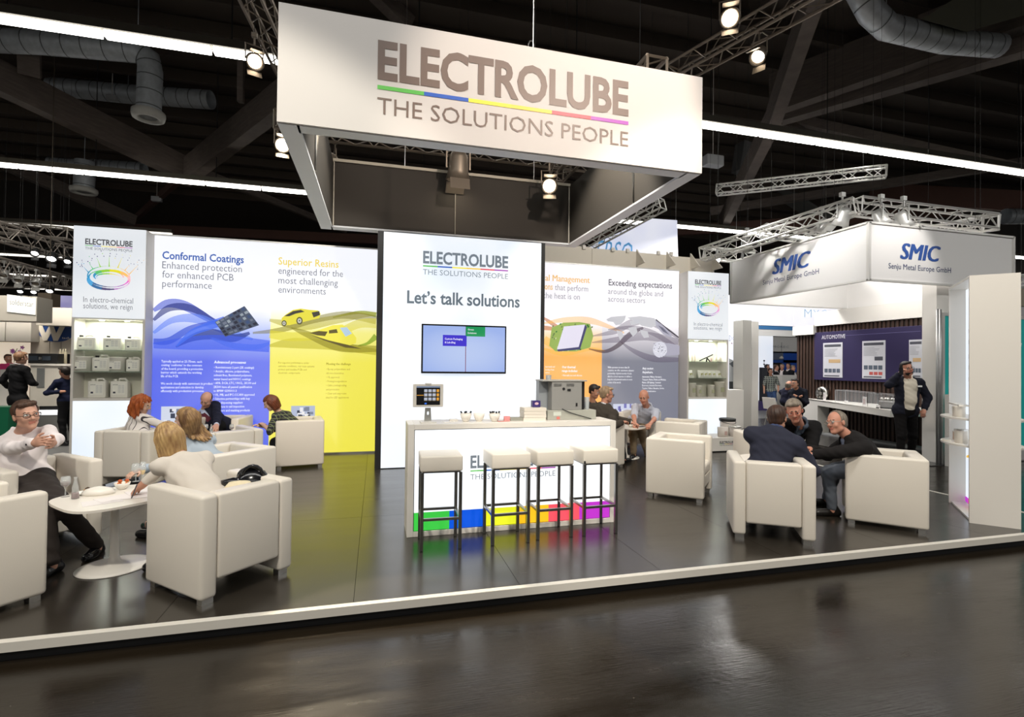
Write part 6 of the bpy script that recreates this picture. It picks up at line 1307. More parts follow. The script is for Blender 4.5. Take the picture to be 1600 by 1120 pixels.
# ---------------------------------------------------------------- people: smooth distance-field bodies
def nv(v): return v / max(np.linalg.norm(v), 1e-9)
def field(prims, vox, cuts=(), ripple=None):
    lo = np.full(3, 1e9); hi = -lo
    for p in prims:
        if p[0] == 'c': pts = [(p[1], p[3]), (p[2], p[4])]
        elif p[0] == 'e': pts = [(p[1], max(p[2]))]
        else: continue
        for c, r in pts: lo = np.minimum(lo, c - r); hi = np.maximum(hi, c + r)
    lo = lo - 3 * vox - .01; hi = hi + 3 * vox + .01
    n = np.ceil((hi - lo) / vox).astype(int) + 1
    D = np.full(n, .3, np.float32); Lb = np.zeros(n, np.int8)
    for p in prims:
        sub = p[0] == '-c'; kind = 'c' if sub else p[0]
        if kind == 'c': _, a, b, ra, rb, k, lab = p; plo = np.minimum(a - ra, b - rb); phi = np.maximum(a + ra, b + rb)
        else: _, a, rad, Rm_, k, lab = p; m_ = max(rad); plo = a - m_; phi = a + m_
        i0 = np.maximum(((plo - lo - k - 2.5 * vox) / vox).astype(int), 0); i1 = np.minimum(((phi - lo + k + 2.5 * vox) / vox).astype(int) + 2, n)
        if (i1 <= i0).any(): continue
        ax = [lo[q] + vox * np.arange(i0[q], i1[q]) for q in range(3)]
        X, Y, Z = np.meshgrid(*ax, indexing='ij'); X = X - a[0]; Y = Y - a[1]; Z = Z - a[2]
        if kind == 'c':
            ab = b - a; L2 = max(ab @ ab, 1e-12); t = np.clip((X * ab[0] + Y * ab[1] + Z * ab[2]) / L2, 0, 1)
            d = np.sqrt((X - t * ab[0]) ** 2 + (Y - t * ab[1]) ** 2 + (Z - t * ab[2]) ** 2) - (ra + (rb - ra) * t)
        else:
            u = [(X * Rm_[q][0] + Y * Rm_[q][1] + Z * Rm_[q][2]) for q in range(3)]
            k0 = np.sqrt(sum((u[q] / rad[q]) ** 2 for q in range(3))); k1 = np.sqrt(sum((u[q] / rad[q] ** 2) ** 2 for q in range(3))) + 1e-9
            d = k0 * (k0 - 1) / k1
        sl = tuple(slice(i0[q], i1[q]) for q in range(3)); D0 = D[sl]
        if sub: D[sl] = np.maximum(D0, -d); continue
        h = np.clip(.5 + .5 * (D0 - d) / k, 0, 1); Lb[sl] = np.where(d < D0, lab, Lb[sl]); D[sl] = D0 * (1 - h) + d * h - k * h * (1 - h)
    if cuts or ripple:
        ax = [lo[q] + vox * np.arange(n[q]) for q in range(3)]; X, Y, Z = np.meshgrid(*ax, indexing='ij')
        if ripple: D = D + ripple(X, Y, Z)
        for f in cuts: D = np.maximum(D, f(X, Y, Z))
    return D.astype(np.float32), Lb, lo
def surface(D, Lb, lo, vox):
    s = D < 0; n = np.array(D.shape) - 1
    acc = np.zeros((*n, 3), np.float32); cnt = np.zeros(n, np.float32)
    for ax in range(3):
        o1, o2 = [q for q in range(3) if q != ax]
        for a in (0, 1):
            for b in (0, 1):
                s0 = [slice(0, n[q]) for q in range(3)]; s0[o1] = slice(a, a + n[o1]); s0[o2] = slice(b, b + n[o2]); s1 = list(s0); s1[ax] = slice(1, n[ax] + 1)
                d0, d1 = D[tuple(s0)], D[tuple(s1)]; cr = (d0 < 0) != (d1 < 0)
                t = np.where(cr, d0 / np.where(cr, d0 - d1, 1), 0)
                acc[..., ax] += np.where(cr, t, 0); acc[..., o1] += np.where(cr, a, 0); acc[..., o2] += np.where(cr, b, 0); cnt += cr
    m = cnt > 0; idx = np.full(n, -1, np.int64); idx[m] = np.arange(m.sum())
    base = np.argwhere(m); V = lo + vox * (base + acc[m] / cnt[m][:, None]); lab = Lb[:-1, :-1, :-1][m]
    F = []
    for ax in range(3):
        o1, o2 = [(1, 2), (2, 0), (0, 1)][ax]
        s0 = [slice(1, n[q]) for q in range(3)]; s0[ax] = slice(0, n[ax]); s1 = [slice(1, n[q]) for q in range(3)]; s1[ax] = slice(1, n[ax] + 1)
        c0, c1 = s[tuple(s0)], s[tuple(s1)]; off = np.array([1, 1, 1]); off[ax] = 0
        for flip, mk in ((False, c0 & ~c1), (True, ~c0 & c1)):
            g = np.argwhere(mk) + off
            if not len(g): continue
            e1 = np.zeros(3, int); e1[o1] = 1; e2 = np.zeros(3, int); e2[o2] = 1
            q = [idx[tuple((g - a * e1 - b * e2).T)] for a, b in ((1, 1), (0, 1), (0, 0), (1, 0))]
            if flip: q = q[::-1]
            F.append(np.stack(q, 1))
    return V, np.concatenate(F) if F else np.zeros((0, 4), int), lab
def skin_mesh(name, prims, vox, mats, parent, cuts=(), ripple=None):
    D, Lb, lo = field(prims, vox, cuts, ripple); V, F, lab = surface(D, Lb, lo, vox)
    if not len(F): return None
    Mi = np.array(wm(parent).inverted()); V = V @ Mi[:3, :3].T + Mi[:3, 3]
    me = bpy.data.meshes.new(name); me.vertices.add(len(V)); me.vertices.foreach_set('co', V.astype(np.float32).ravel())
    me.loops.add(len(F) * 4); me.loops.foreach_set('vertex_index', F.astype(np.int32).ravel()); me.polygons.add(len(F))
    me.polygons.foreach_set('loop_start', np.arange(0, len(F) * 4, 4, dtype=np.int32)); me.polygons.foreach_set('loop_total', np.full(len(F), 4, np.int32))
    for m in mats: me.materials.append(m)
    if len(mats) > 1: me.polygons.foreach_set('material_index', np.minimum(lab[F[:, 0]], len(mats) - 1).astype(np.int32))
    me.polygons.foreach_set('use_smooth', np.ones(len(F), bool)); me.update(calc_edges=True); me.validate()
    o = bpy.data.objects.new(name, me); C.objects.link(o); o.parent = parent; WMX[o.name] = wm(parent).copy(); return o
def ik(a, t, L1, L2, hint):
    d = t - a; L = np.linalg.norm(d)
    if L > (L1 + L2) * .995: k = L / ((L1 + L2) * .995); L1 *= k; L2 *= k
    if L < abs(L1 - L2) + .02: L = abs(L1 - L2) + .02
    u = nv(d); x = (L1 * L1 - L2 * L2 + L * L) / (2 * L); h = math.sqrt(max(L1 * L1 - x * x, 0)); hh = hint - u * (hint @ u); return a + u * x + nv(hh) * h
RTV = np.array([RM[0][0], RM[0][1], 0.]); RTV = nv(RTV); TCV = -nv(np.array([RM[2][0], RM[2][1], 0.])); ZV = np.array([0, 0, 1.])
def dirv(a, b, dz=0.): return nv(a * RTV + b * TCV + dz * ZV)
def A3(p): return np.array([p[0], p[1], p[2]], float)
SKIN = {}
def skin(kind):
    if kind not in SKIN:
        base = {'fair': (.62, .34, .24), 'tan': (.52, .26, .17), 'ruddy': (.60, .28, .19), 'light': (.68, .42, .31)}[kind]
        SKIN[kind] = [principled('skin_' + kind, base, .5, noise=(9, tuple(c * .88 for c in base), .6)), principled('lip_' + kind, tuple(c * q for c, q in zip(base, (.75, .5, .5))), .45), principled('brow_' + kind, (.10, .06, .04), .8), principled('eye_white_' + kind, (.6, .58, .55), .25), principled('iris_' + kind, (.02, .015, .012), .2)]
    return SKIN[kind]
def person(label, pel, nk, hd, tf, ff, hands, feet, top, hairc=None, hair='short', legs=None, sk='fair', s=1., vox=.009, elb=(None, None), glasses=False, fem=False, jacket=None, tie=None, sleeve=1., curl=(.5, .5), shoes=None, fingers=True, roll=0., beard=None, belly=0., badge=False, knees=None, group=None, hn=(None, None)):
    pel, nk, hd = A3(pel), A3(nk), A3(hd); tf = nv(A3(tf)); ff = nv(A3(ff))
    t = thing('person', label, 'person', (float(pel[0]), float(pel[1]), float(min(f[2] for f in feet))), math.atan2(tf[1], tf[0]) - PI / 2, group)
    Tu = nv(nk - pel); Tr = nv(np.cross(tf, ZV)); Tr = nv(Tr - Tu * (Tr @ Tu)); Tf = np.cross(Tu, Tr); RT_ = np.array([Tr, Tf, Tu])
    w_ = .92 if fem else 1.; sw = (.165 if fem else .185) * s; hw = .09 * s
    sh = [nk - Tu * .055 * s + Tr * q * sw for q in (-1, 1)]; hp = [pel + Tr * q * hw for q in (-1, 1)]
    tl = np.linalg.norm(nk - pel); mid = pel + Tu * tl * .36; chest = pel + Tu * tl * .70
    Uh = nv(hd - nk); Uh = nv(.6 * Uh + .4 * ZV); Uh = nv(Uh - ff * (Uh @ ff)); Rh = np.cross(ff, Uh); RH = np.array([Rh, ff, Uh]); c = hd
    H = lambda r, f, u: c + (Rh * r + ff * f + Uh * u) * s
    hnd = [A3(h) if h is not None else None for h in hands]; ft = [A3(f) for f in feet]
    el = []; 
    for q in range(2):
        if hnd[q] is None: hnd[q] = pel + Tf * .28 * s + Tr * (q * 2 - 1) * .12 * s + ZV * .06
        hint = (A3(elb[q]) - sh[q]) if elb[q] is not None else (-ZV * .8 + Tr * (q * 2 - 1) * .5 - Tf * .3)
        el.append(ik(sh[q], hnd[q], .285 * s, .25 * s, hint))
    kn = [(A3(knees[q]) if knees is not None and knees[q] is not None else ik(hp[q], ft[q] + ZV * .08 * s, .43 * s, .41 * s, Tf + ZV * .4)) for q in range(2)]
    ank = [f + ZV * .085 * s for f in ft]
    def torso(e, lab=0, k=.05):
        return [('e', pel + Tu * .02 * s, ((.165 * (1.04 if fem else 1) + e) * s, (.115 + e) * s, (.12 + e) * s), RT_, k, lab), ('e', mid + Tf * belly * .5, ((.145 * w_ + e) * s, (.105 + belly + e) * s, (.16 + e) * s), RT_, k, lab),
                ('e', chest + Tf * (.01 if not fem else .02), ((.165 * w_ + e) * s, (.112 + e) * s, (.18 + e) * s), RT_, k, lab), ('c', sh[0], sh[1], (.052 + e) * s, (.052 + e) * s, k, lab), ('c', nk - Tu * .02 * s, nk - Tu * .07 * s, (.045 + e) * s, (.088 + e) * s, k, lab)]
    def arm(q, e, f=1., lab=0, k=.03):
        a, b, h = sh[q], el[q], hnd[q]; out = []
        if f <= .5: m = a + (b - a) * f * 2; out.append(('c', a, m, (.052 + e) * s, (.046 + e * 1.5) * s, k, lab))
        else:
            out.append(('c', a, b, (.052 + e) * s, (.040 + e) * s, k, lab)); g = (f - .5) * 2; m = b + (h - b) * g; out.append(('c', b, m, (.040 + e) * s, (.040 + (.026 - .040) * g + e) * s, k, lab))
        return out
    def leg(q, e, f=1., lab=0, k=.04):
        m = kn[q] + (ank[q] - kn[q]) * f
        return [('c', hp[q], kn[q], (.088 + e) * s, (.058 + e) * s, k, lab), ('c', kn[q], m, (.056 + e) * s, (.036 + e * 1.2) * s, k, lab)]
    # ---- body: one continuous surface
    B = torso(-.004); 
    for q in range(2): B += arm(q, 0.) + leg(q, 0.) + [('c', ank[q], ank[q] - ZV * .03 * s, .036 * s, .038 * s, .02, 0)]
    B += [('c', nk - Tu * .02 * s, c - Uh * .06 * s - ff * .02 * s, .058 * s, .052 * s, .03, 0),
          ('e', H(0, -.012, .030), (.074 * s, .094 * s, .088 * s), RH, .02, 0), ('e', H(0, .018, -.035), (.060 * s, .070 * s, .080 * s), RH, .025, 0), ('e', H(0, .062, -.098), (.028 * s, .024 * s, .022 * s), RH, .03, 0),
          ('c', H(-.050, .005, -.07), H(0, .055, -.098), .018 * s, .016 * s, .02, 0), ('c', H(.050, .005, -.07), H(0, .055, -.098), .018 * s, .016 * s, .02, 0),
          ('c', H(-.030, .078, .022), H(.030, .078, .022), .012 * s, .012 * s, .015, 0), ('c', H(0, .086, .012), H(0, .106, -.026), .008 * s, .012 * s, .008, 0), ('c', H(-.013, .090, -.031), H(.013, .090, -.031), .008 * s, .008 * s, .008, 0),
          ('e', H(-.036, .062, -.03), (.022 * s, .020 * s, .024 * s), RH, .015, 0), ('e', H(.036, .062, -.03), (.022 * s, .020 * s, .024 * s), RH, .015, 0)]
    for q in (-1, 1):
        B += [('e', H(q * .076, -.008, -.008), (.010 * s, .018 * s, .031 * s), RH, .006, 0), ('-c', H(q * .031, .098, .004), H(q * .031, .096, .004), .011 * s, .011 * s, 0, 0),
              ('e', H(q * .031, .080, .004), (.013 * s, .011 * s, .008 * s), RH, .002, 3), ('e', H(q * .031, .088, .004), (.005 * s, .005 * s, .006 * s), RH, .002, 4),
              ('c', H(q * .016, .090, .024), H(q * .046, .080, .025), .0042 * s, .0036 * s, .002, 2)]
    B += [('c', H(-.019, .083, -.060), H(.019, .083, -.060), .0055 * s, .0055 * s, .003, 1), ('c', H(-.015, .082, -.068), H(.015, .082, -.068), .0062 * s, .0062 * s, .003, 1)]
    if fingers:
        for q in range(2):
            wpt = hnd[q]; d = nv(hnd[q] - el[q]); n_ = A3(hn[q]) if hn[q] is not None else (-ZV); n_ = nv(n_ - d * (n_ @ d) + 1e-6); lat = np.cross(d, n_) * (1 if q == 1 else -1)
            RHd = np.array([lat, n_, d]); cu = curl[q]
            B += [('c', wpt - d * .02 * s, wpt + d * .02 * s, .027 * s, .026 * s, .015, 0), ('e', wpt + d * .048 * s, (.040 * s, .017 * s, .050 * s), RHd, .015, 0)]
            for fi, (lt, Lf) in enumerate(((.029, .066), (.010, .076), (-.009, .072), (-.028, .056))):
                r0 = wpt + d * .085 * s + lat * lt * s; cc = cu * (1 + .10 * fi); d1 = d * math.cos(cc) + n_ * math.sin(cc) + lat * lt * 1.2; d2 = d * math.cos(cc * 2.1) + n_ * math.sin(cc * 2.1) + lat * lt * .6
                p1 = r0 + nv(d1) * Lf * .5 * s; p2 = p1 + nv(d2) * Lf * .55 * s
                B += [('c', r0 - d * .01 * s, p1, .0095 * s, .0088 * s, .004, 0), ('c', p1, p2, .0086 * s, .0074 * s, .003, 0)]
            r0 = wpt + d * .022 * s + lat * .028 * s; p1 = r0 + nv(d * .75 + lat * .75 + n_ * .25) * .040 * s; p2 = p1 + nv(d * .95 + lat * .25 + n_ * .45) * .034 * s
            B += [('c', r0, p1, .013 * s, .0105 * s, .008, 0), ('c', p1, p2, .0102 * s, .0085 * s, .004, 0)]
    else:
        for q in range(2): d = nv(hnd[q] - el[q]); B += [('c', hnd[q], hnd[q] + d * .09 * s, .030 * s, .024 * s, .02, 0)]
    skin_mesh('body', B, vox, skin(sk), t)
    # ---- clothes
    topm = top if isinstance(top, (list, tuple)) else [top]
    Cp = torso(.010)
    for q in range(2): Cp += arm(q, .010, min(sleeve, .97))
    if not jacket:
        Cp += [('c', hp[0], hp[1], .11 * s, .11 * s, .05, 0)]
        for q in range(2):
            if sleeve > .9: m = hnd[q] - nv(hnd[q] - el[q]) * .02 * s; Cp.append(('c', m - nv(hnd[q] - el[q]) * .05 * s, m, .044 * s, .041 * s, .01, 0))
            # folds at elbow and waist
            Cp += [('c', el[q] - Tr * .02, el[q] + Tf * .03 * s, .048 * s, .040 * s, .02, 0)]
    if not fem or jacket:
        for q in range(10):
            a0, a1 = q * PI / 5, (q + 1) * PI / 5; R_ = .060 * s; fz = lambda a_: nk + Tu * (.052 + .014 * math.cos(a_) * -1) * s + (Tr * math.sin(a_) + Tf * math.cos(a_)) * R_
            if q in (0, 9): continue
            Cp.append(('c', fz(a0), fz(a1), .017 * s, .016 * s, .006, 0))
        for q in (-1, 1): Cp.append(('c', nk + Tu * .046 * s + Tf * .050 * s + Tr * q * .036 * s, nk - Tu * .030 * s + Tf * .092 * s + Tr * q * .030 * s, .014 * s, .010 * s, .004, 0))
        if not jacket: Cp.append(('c', nk - Tu * .03 * s + Tf * .088 * s, mid + Tf * (.112 + belly) * s, .012 * s, .012 * s, .008, 0))
    fold = lambda X, Y, Z: .003 * np.sin(X * 17 + Z * 31 + 2 * np.sin(Z * 13 + Y * 9)) + .0032 * np.sin(X * 37 + Z * 51 + 1.3 * np.sin(Y * 23)) * np.sin(Y * 41 - Z * 29)
    skin_mesh('shirt', Cp, vox, topm, t, ripple=fold)
    if jacket:
        J = torso(.030)
        for q in range(2): J += arm(q, .022, .93)
        J += [('c', hp[0] - Tu * .02, hp[1] - Tu * .02, .112 * s, .112 * s, .05, 0)]
        for q in range(2): J.append(('c', sh[q] + Tu * .01, nk + Tr * (q * 2 - 1) * .06 * s - Tu * .01, .055 * s, .045 * s, .02, 0))
        for q in range(3, 7): a0, a1 = q * PI / 5 + .3, (q + 1) * PI / 5 + .3; J.append(('c', nk + Tu * .012 * s + (Tr * math.sin(a0) + Tf * math.cos(a0)) * .085 * s, nk + Tu * .012 * s + (Tr * math.sin(a1) + Tf * math.cos(a1)) * .085 * s, .016 * s, .016 * s, .01, 0))
        wd0 = jacket[1] if len(jacket) > 1 else .055
        J += [('-c', nk + Tf * .13 * s + Tu * .05 * s, (mid + Tf * .20 * s - Tu * .10) if wd0 < .07 else (pel + Tf * .20 * s - Tu * .12), (wd0 + .02) * s, wd0 * s, 0, 0), ('-c', nk + Tu * .10 * s + Tf * .03, nk - Tu * .02 * s + Tf * .06, .066 * s, .05 * s, 0, 0)]
        skin_mesh('jacket', J, vox, [jacket[0]], t, ripple=fold)
        if badge:
            b_ = chest + Tf * .152 * s + Tr * -.105 * s + Tu * .05; mb = MB(); mb.box(b_, (.07, .03, .03), rz=math.atan2(tf[1], tf[0]) - PI / 2); mb.build('name_badge', paint(230, 230, 230, .4), t)
    if tie:
        mb = MB(); a = nk + Tf * .10 * s - Tu * .0; pts = [nk + Tf * .098 * s - Tu * .015 * s, chest + Tf * .130 * s, mid + Tf * (.124 + belly) * s]
        for i in range(2):
            w0, w1 = (.018, .032)[i] * s, (.032, .040)[i] * s; p_, q_ = pts[i], pts[i + 1]
            mb.add([p_ - Tr * w0, p_ + Tr * w0, q_ + Tr * w1, q_ - Tr * w1, p_ - Tr * w0 + Tf * .008, p_ + Tr * w0 + Tf * .008, q_ + Tr * w1 + Tf * .008, q_ - Tr * w1 + Tf * .008], [(0, 1, 2, 3), (7, 6, 5, 4), (4, 5, 1, 0), (5, 6, 2, 1), (6, 7, 3, 2), (7, 4, 0, 3)])
        mb.build('tie', tie, t)
    lm = legs or paint(24, 24, 26, .8)
    T_ = [('e', pel - Tu * .01, (.172 * s, .125 * s, .11 * s), RT_, .05, 0), ('c', hp[0], hp[1], .10 * s, .10 * s, .05, 0)]
    for q in range(2): T_ += leg(q, .012, .97)
    skin_mesh('trousers', T_, vox * 1.2, [lm], t, ripple=fold)
    for q in range(2):
        fd = nv(np.array([Tf[0], Tf[1], 0]) + nv(Tr) * (q * 2 - 1) * .15); a = ank[q]; hz = ft[q] + ZV * .035 * s
        Sh = [('c', a - fd * .02 * s, hz - fd * .05 * s, .042 * s, .035 * s, .03, 0), ('c', hz - fd * .05 * s, hz + fd * .14 * s, .035 * s, .032 * s, .03, 0), ('c', hz + fd * .06 * s, hz + fd * .16 * s - ZV * .006, .038 * s, .028 * s, .03, 0)]
        zf = ft[q][2]; skin_mesh('shoe', Sh, vox * 1.1, [shoes or BLACKG], t, cuts=(lambda X, Y, Z, zf=zf: zf + .002 - Z,))
    if not jacket and legs is None and not fem:
        pass
    # ---- hair
    if hairc and hair != 'none':
        def loc(X, Y, Z): X = X - c[0]; Y = Y - c[1]; Z = Z - c[2]; return tuple((X * v[0] + Y * v[1] + Z * v[2]) / s for v in (Rh, ff, Uh))
        Hp = [('e', H(0, -.018, .034), (.084 * s, .103 * s, .096 * s), RH, .02, 0)]; hx = min(vox, .008); amp, fr = .0022, 24
        front = lambda X, Y, Z: (lambda r, f, u: np.minimum(f - .030 - np.abs(r) * -.15, .076 - u) * s)(*loc(X, Y, Z))
        cuts = [front]
        if hair == 'short': Hp += [('e', H(0, -.055, -.03), (.064 * s, .050 * s, .050 * s), RH, .02, 0), ('c', H(-.04, .055, .095), H(.05, .058, .092), .022 * s, .022 * s, .02, 0)]; cuts.append(lambda X, Y, Z: (lambda r, f, u: (-.062 - u) * s)(*loc(X, Y, Z))); cuts.append(lambda X, Y, Z: (lambda r, f, u: np.minimum(.012 - u, f + .012) * s)(*loc(X, Y, Z)))
        elif hair == 'ring': Hp = [('e', H(0, -.018, .026), (.080 * s, .100 * s, .092 * s), RH, .02, 0), ('e', H(0, -.055, -.03), (.062 * s, .048 * s, .045 * s), RH, .02, 0)]; cuts = [lambda X, Y, Z: (lambda r, f, u: (u - .062 + np.maximum(f + .03, 0) * .9) * s)(*loc(X, Y, Z)), lambda X, Y, Z: (lambda r, f, u: np.minimum(.010 - u, f + .012) * s)(*loc(X, Y, Z)), lambda X, Y, Z: (lambda r, f, u: (f - .036) * s)(*loc(X, Y, Z)), lambda X, Y, Z: (lambda r, f, u: (-.06 - u) * s)(*loc(X, Y, Z))]
        elif hair == 'recede': Hp += [('e', H(0, -.055, -.03), (.062 * s, .048 * s, .045 * s), RH, .02, 0)]; cuts = [lambda X, Y, Z: (lambda r, f, u: np.minimum(f + .02 + u * -.1, 1.) * s - .0 * s)(*loc(X, Y, Z)) if False else (lambda r, f, u: (f - .012 - np.maximum(.03 - u, 0) * .3) * s)(*loc(X, Y, Z)), lambda X, Y, Z: (lambda r, f, u: np.minimum(.012 - u, f + .012) * s)(*loc(X, Y, Z)), lambda X, Y, Z: (lambda r, f, u: (-.06 - u) * s)(*loc(X, Y, Z))]
        elif hair in ('bob', 'curly', 'long', 'swept'):
            amp = {'bob': .0035, 'curly': .008, 'long': .004, 'swept': .003}[hair]; fr = {'bob': 30, 'curly': 17, 'long': 34, 'swept': 26}[hair]
            dn = {'bob': -.125, 'curly': -.15, 'long': -.12, 'swept': -.11}[hair]; g = .012 if hair == 'curly' else 0
            Hp += [('e', H(0, -.035, -.02), ((.088 + g) * s, (.088 + g) * s, (.11 + g) * s), RH, .03, 0), ('c', H(-.066, -.01, 0), H(-.070 - g, -.005, dn), .030 * s, (.026 + g) * s, .03, 0), ('c', H(.066, -.01, 0), H(.070 + g, -.005, dn), .030 * s, (.026 + g) * s, .03, 0), ('c', H(0, -.08, 0), H(0, -.075 - g, dn), .06 * s, .045 * s, .03, 0), ('c', H(-.04, -.07, 0), H(-.05, -.06 - g, dn), .05 * s, .035 * s, .03, 0), ('c', H(.04, -.07, 0), H(.05, -.06 - g, dn), .05 * s, .035 * s, .03, 0)]
            cuts = [lambda X, Y, Z: (lambda r, f, u: np.minimum(np.minimum(f - .022, .066 - u), .064 - np.abs(r) + (f > .05) * .03) * s)(*loc(X, Y, Z))]
            if hair == 'long':
                for q in (-.075, -.045, -.015, .015, .045, .075):
                    e0 = H(q, -.07 + abs(q) * .5, -.05); e1 = nk + Tr * q * 1.1 * s - Tf * .115 * s - Tu * .06 * s; e2 = nk + Tr * q * 1.35 * s - Tf * .135 * s - Tu * (.20 - abs(q)) * s
                    Hp += [('c', e0, e1, .036 * s, .030 * s, .02, 0), ('c', e1, e2, .028 * s, .010 * s, .015, 0)]
                e0 = H(.07, .0, -.04); e1 = sh[1] * .3 + nk * .7 + Tf * .06 * s; Hp += [('c', e0, e1, .028 * s, .022 * s, .02, 0), ('c', e1, e1 - Tu * .12 * s + Tf * .03 * s, .022 * s, .008 * s, .01, 0)]
        def rip(X, Y, Z):
            r, f, u = loc(X, Y, Z); an = np.arctan2(r, -f + 1e-6)
            return amp * s * (np.sin(an * fr + u * 30) + .6 * np.sin(u * 55 + an * 9) * (1.6 if hair == 'curly' else .3))
        skin_mesh('hair', Hp, hx, [hairc], t, cuts=cuts, ripple=rip)
    if beard: skin_mesh('beard', [('e', H(0, .03, -.075), (.058 * s, .058 * s, .050 * s), RH, .01, 0)], min(vox, .008), [beard], t, cuts=(lambda X, Y, Z: ((X - c[0]) * Uh[0] + (Y - c[1]) * Uh[1] + (Z - c[2]) * Uh[2]) / s + .066,))
    if glasses:
        gm = paint(30, 26, 28, .3) if glasses is True else glasses; mb = MB()
        for q in (-1, 1):
            pts = [H(q * .034 + .024 * math.cos(k * PI / 6), .104, .002 + .017 * math.sin(k * PI / 6)) for k in range(13)]; mb.tube(pts, .0022 * s, 5)
            mb.tube([H(q * .058, .102, .006), H(q * .078, .05, .006), H(q * .080, -.012, .004)], .0022 * s, 5)
        mb.tube([H(-.010, .106, .004), H(.010, .106, .004)], .002 * s, 5); mb.build('glasses', gm, t)
    t['_'] = 0; del t['_']
    return t, dict(H=H, sh=sh, el=el, hn=hnd, Tf=Tf, Tr=Tr, Tu=Tu, nk=nk)
def cloth(r, g, b, stripe=None): 
    return principled('cloth_%d_%d_%d' % (r, g, b), srgb(r, g, b), .85, bump=(220, .15), spec=.2)
def stripes(name, base, line, sc, axis=(1, 0, 0), w_=.1, second=None):
    m = bpy.data.materials.new(name); m.use_nodes = True; nt = m.node_tree; b = nt.nodes['Principled BSDF']; L = nt.links; b.inputs['Roughness'].default_value = .85
    tc = nt.nodes.new('ShaderNodeTexCoord'); sp = nt.nodes.new('ShaderNodeSeparateXYZ'); L.new(tc.outputs['Object'], sp.inputs[0]); last = None
    for ax in ([axis] if second is None else [axis, second]):
        mt = nt.nodes.new('ShaderNodeMath'); mt.operation = 'MULTIPLY'; mt.inputs[1].default_value = sc; L.new(sp.outputs[ax.index(1)], mt.inputs[0])
        fr = nt.nodes.new('ShaderNodeMath'); fr.operation = 'FRACT'; L.new(mt.outputs[0], fr.inputs[0]); lt = nt.nodes.new('ShaderNodeMath'); lt.operation = 'LESS_THAN'; lt.inputs[1].default_value = w_; L.new(fr.outputs[0], lt.inputs[0])
        if last is None: last = lt
        else: mxx = nt.nodes.new('ShaderNodeMath'); mxx.operation = 'MAXIMUM'; L.new(last.outputs[0], mxx.inputs[0]); L.new(lt.outputs[0], mxx.inputs[1]); last = mxx
    mx = nt.nodes.new('ShaderNodeMix'); mx.data_type = 'RGBA'; mx.inputs[6].default_value = (*srgb(*base), 1); mx.inputs[7].default_value = (*srgb(*line), 1); L.new(last.outputs[0], mx.inputs[0]); L.new(mx.outputs[2], b.inputs['Base Color']); return m
def hairmat(name, a, b, sc=30): return principled(name, srgb(*a), .55, noise=(sc, srgb(*b), .9, (1, 1, .25)))
HB = hairmat('brown_hair', (92, 62, 42), (52, 34, 24)); HD = hairmat('dark_hair', (40, 28, 22), (20, 14, 12)); HG = hairmat('grey_hair', (150, 140, 125), (95, 85, 74)); HR = hairmat('red_hair', (200, 110, 50), (140, 62, 22), 40); HBL = hairmat('blonde_hair', (214, 180, 120), (128, 92, 58), 34); HA = hairmat('auburn_hair', (134, 70, 40), (80, 38, 22)); HL = hairmat('long_two_tone_hair', (196, 158, 104), (92, 60, 38), 22)
WS = cloth(226, 218, 218); NAVY = cloth(34, 36, 48); BLK = cloth(18, 18, 20); CHAR = cloth(46, 44, 44)
fl = lambda x, y, z=0.: (x, y, z)
# 1 man in glasses, white shirt
p1, i1 = person('man in a white shirt and glasses lacing his fingers in the left armchair', (-2.93, 5.36, .56), P(35, 677, 4.55), P(41, 648, 4.40), dirv(.15, 1), dirv(.85, .42), (P(82, 692, 4.14), P(54, 692, 4.14)), (P(150, 868, 4.25), fl(-2.35, 4.62)), WS, HB, 'short', paint(36, 28, 24, .85), 'fair', 1.04, .0065, (P(126, 712, 4.35), P(-14, 735, 4.25)), True, curl=(.25, .25), hn=(dirv(-1, .2, .2), dirv(1, .2, .2)), knees=(P(98, 792, 4.0), P(70, 790, 3.95)), belly=.03)
for q in range(2):
    e = i1['hn'][q] - nv(i1['hn'][q] - i1['el'][q]) * .04; mb = MB(); mb.box(Vector(e) + Vector(TCV) * .045, (.014, .012, .014)); mb.build('cufflink', BLACK, p1)
# 2 red haired woman
person('red-haired woman in a black and white striped blouse, seen from behind', (-3.02, 7.80, .54), P(211, 655, 6.85), P(223, 631, 6.75), dirv(.5, -.85), dirv(.9, -.25, -.45), ((-2.6, 8.2, .62), (-2.5, 8.1, .62)), (fl(-2.8, 8.3), fl(-2.6, 8.2)), stripes('striped_blouse', (226, 220, 216), (50, 46, 52), 17, (1, 0, 0), .13), HR, 'curly', BLK, 'light', .98, .008, fem=True)
# 3 bald man in the dark suit
person('bald man in a dark suit and tie, head bent over the rear left table', (-2.42, 9.14, .54), P(318, 644, 8.30), P(322, 624, 8.12), dirv(0, 1), dirv(.05, .8, -.65), (P(338, 664, 7.75), P(312, 664, 7.75)), (fl(-2.6, 8.75), fl(-2.25, 8.75)), cloth(190, 200, 222), HD, 'ring', BLK, 'fair', 1.02, .008, jacket=(cloth(26, 28, 42),), tie=cloth(86, 40, 52), elb=(P(350, 655, 8.2), P(288, 655, 8.2)))
# 4 woman with long two-tone hair
person('woman with long two-tone hair and a pale grey-blue blouse, turned to the left', (-1.62, 5.84, .55), P(300, 686, 5.35), P(291, 654, 5.22), dirv(-.85, -.4), dirv(-1, .15, -.05), ((-2.05, 5.75, .6), (-2.1, 5.45, .6)), (fl(-1.95, 5.35), fl(-2.05, 5.55)), cloth(168, 180, 192), HL, 'long', BLK, 'light', .98, .007, fem=True)
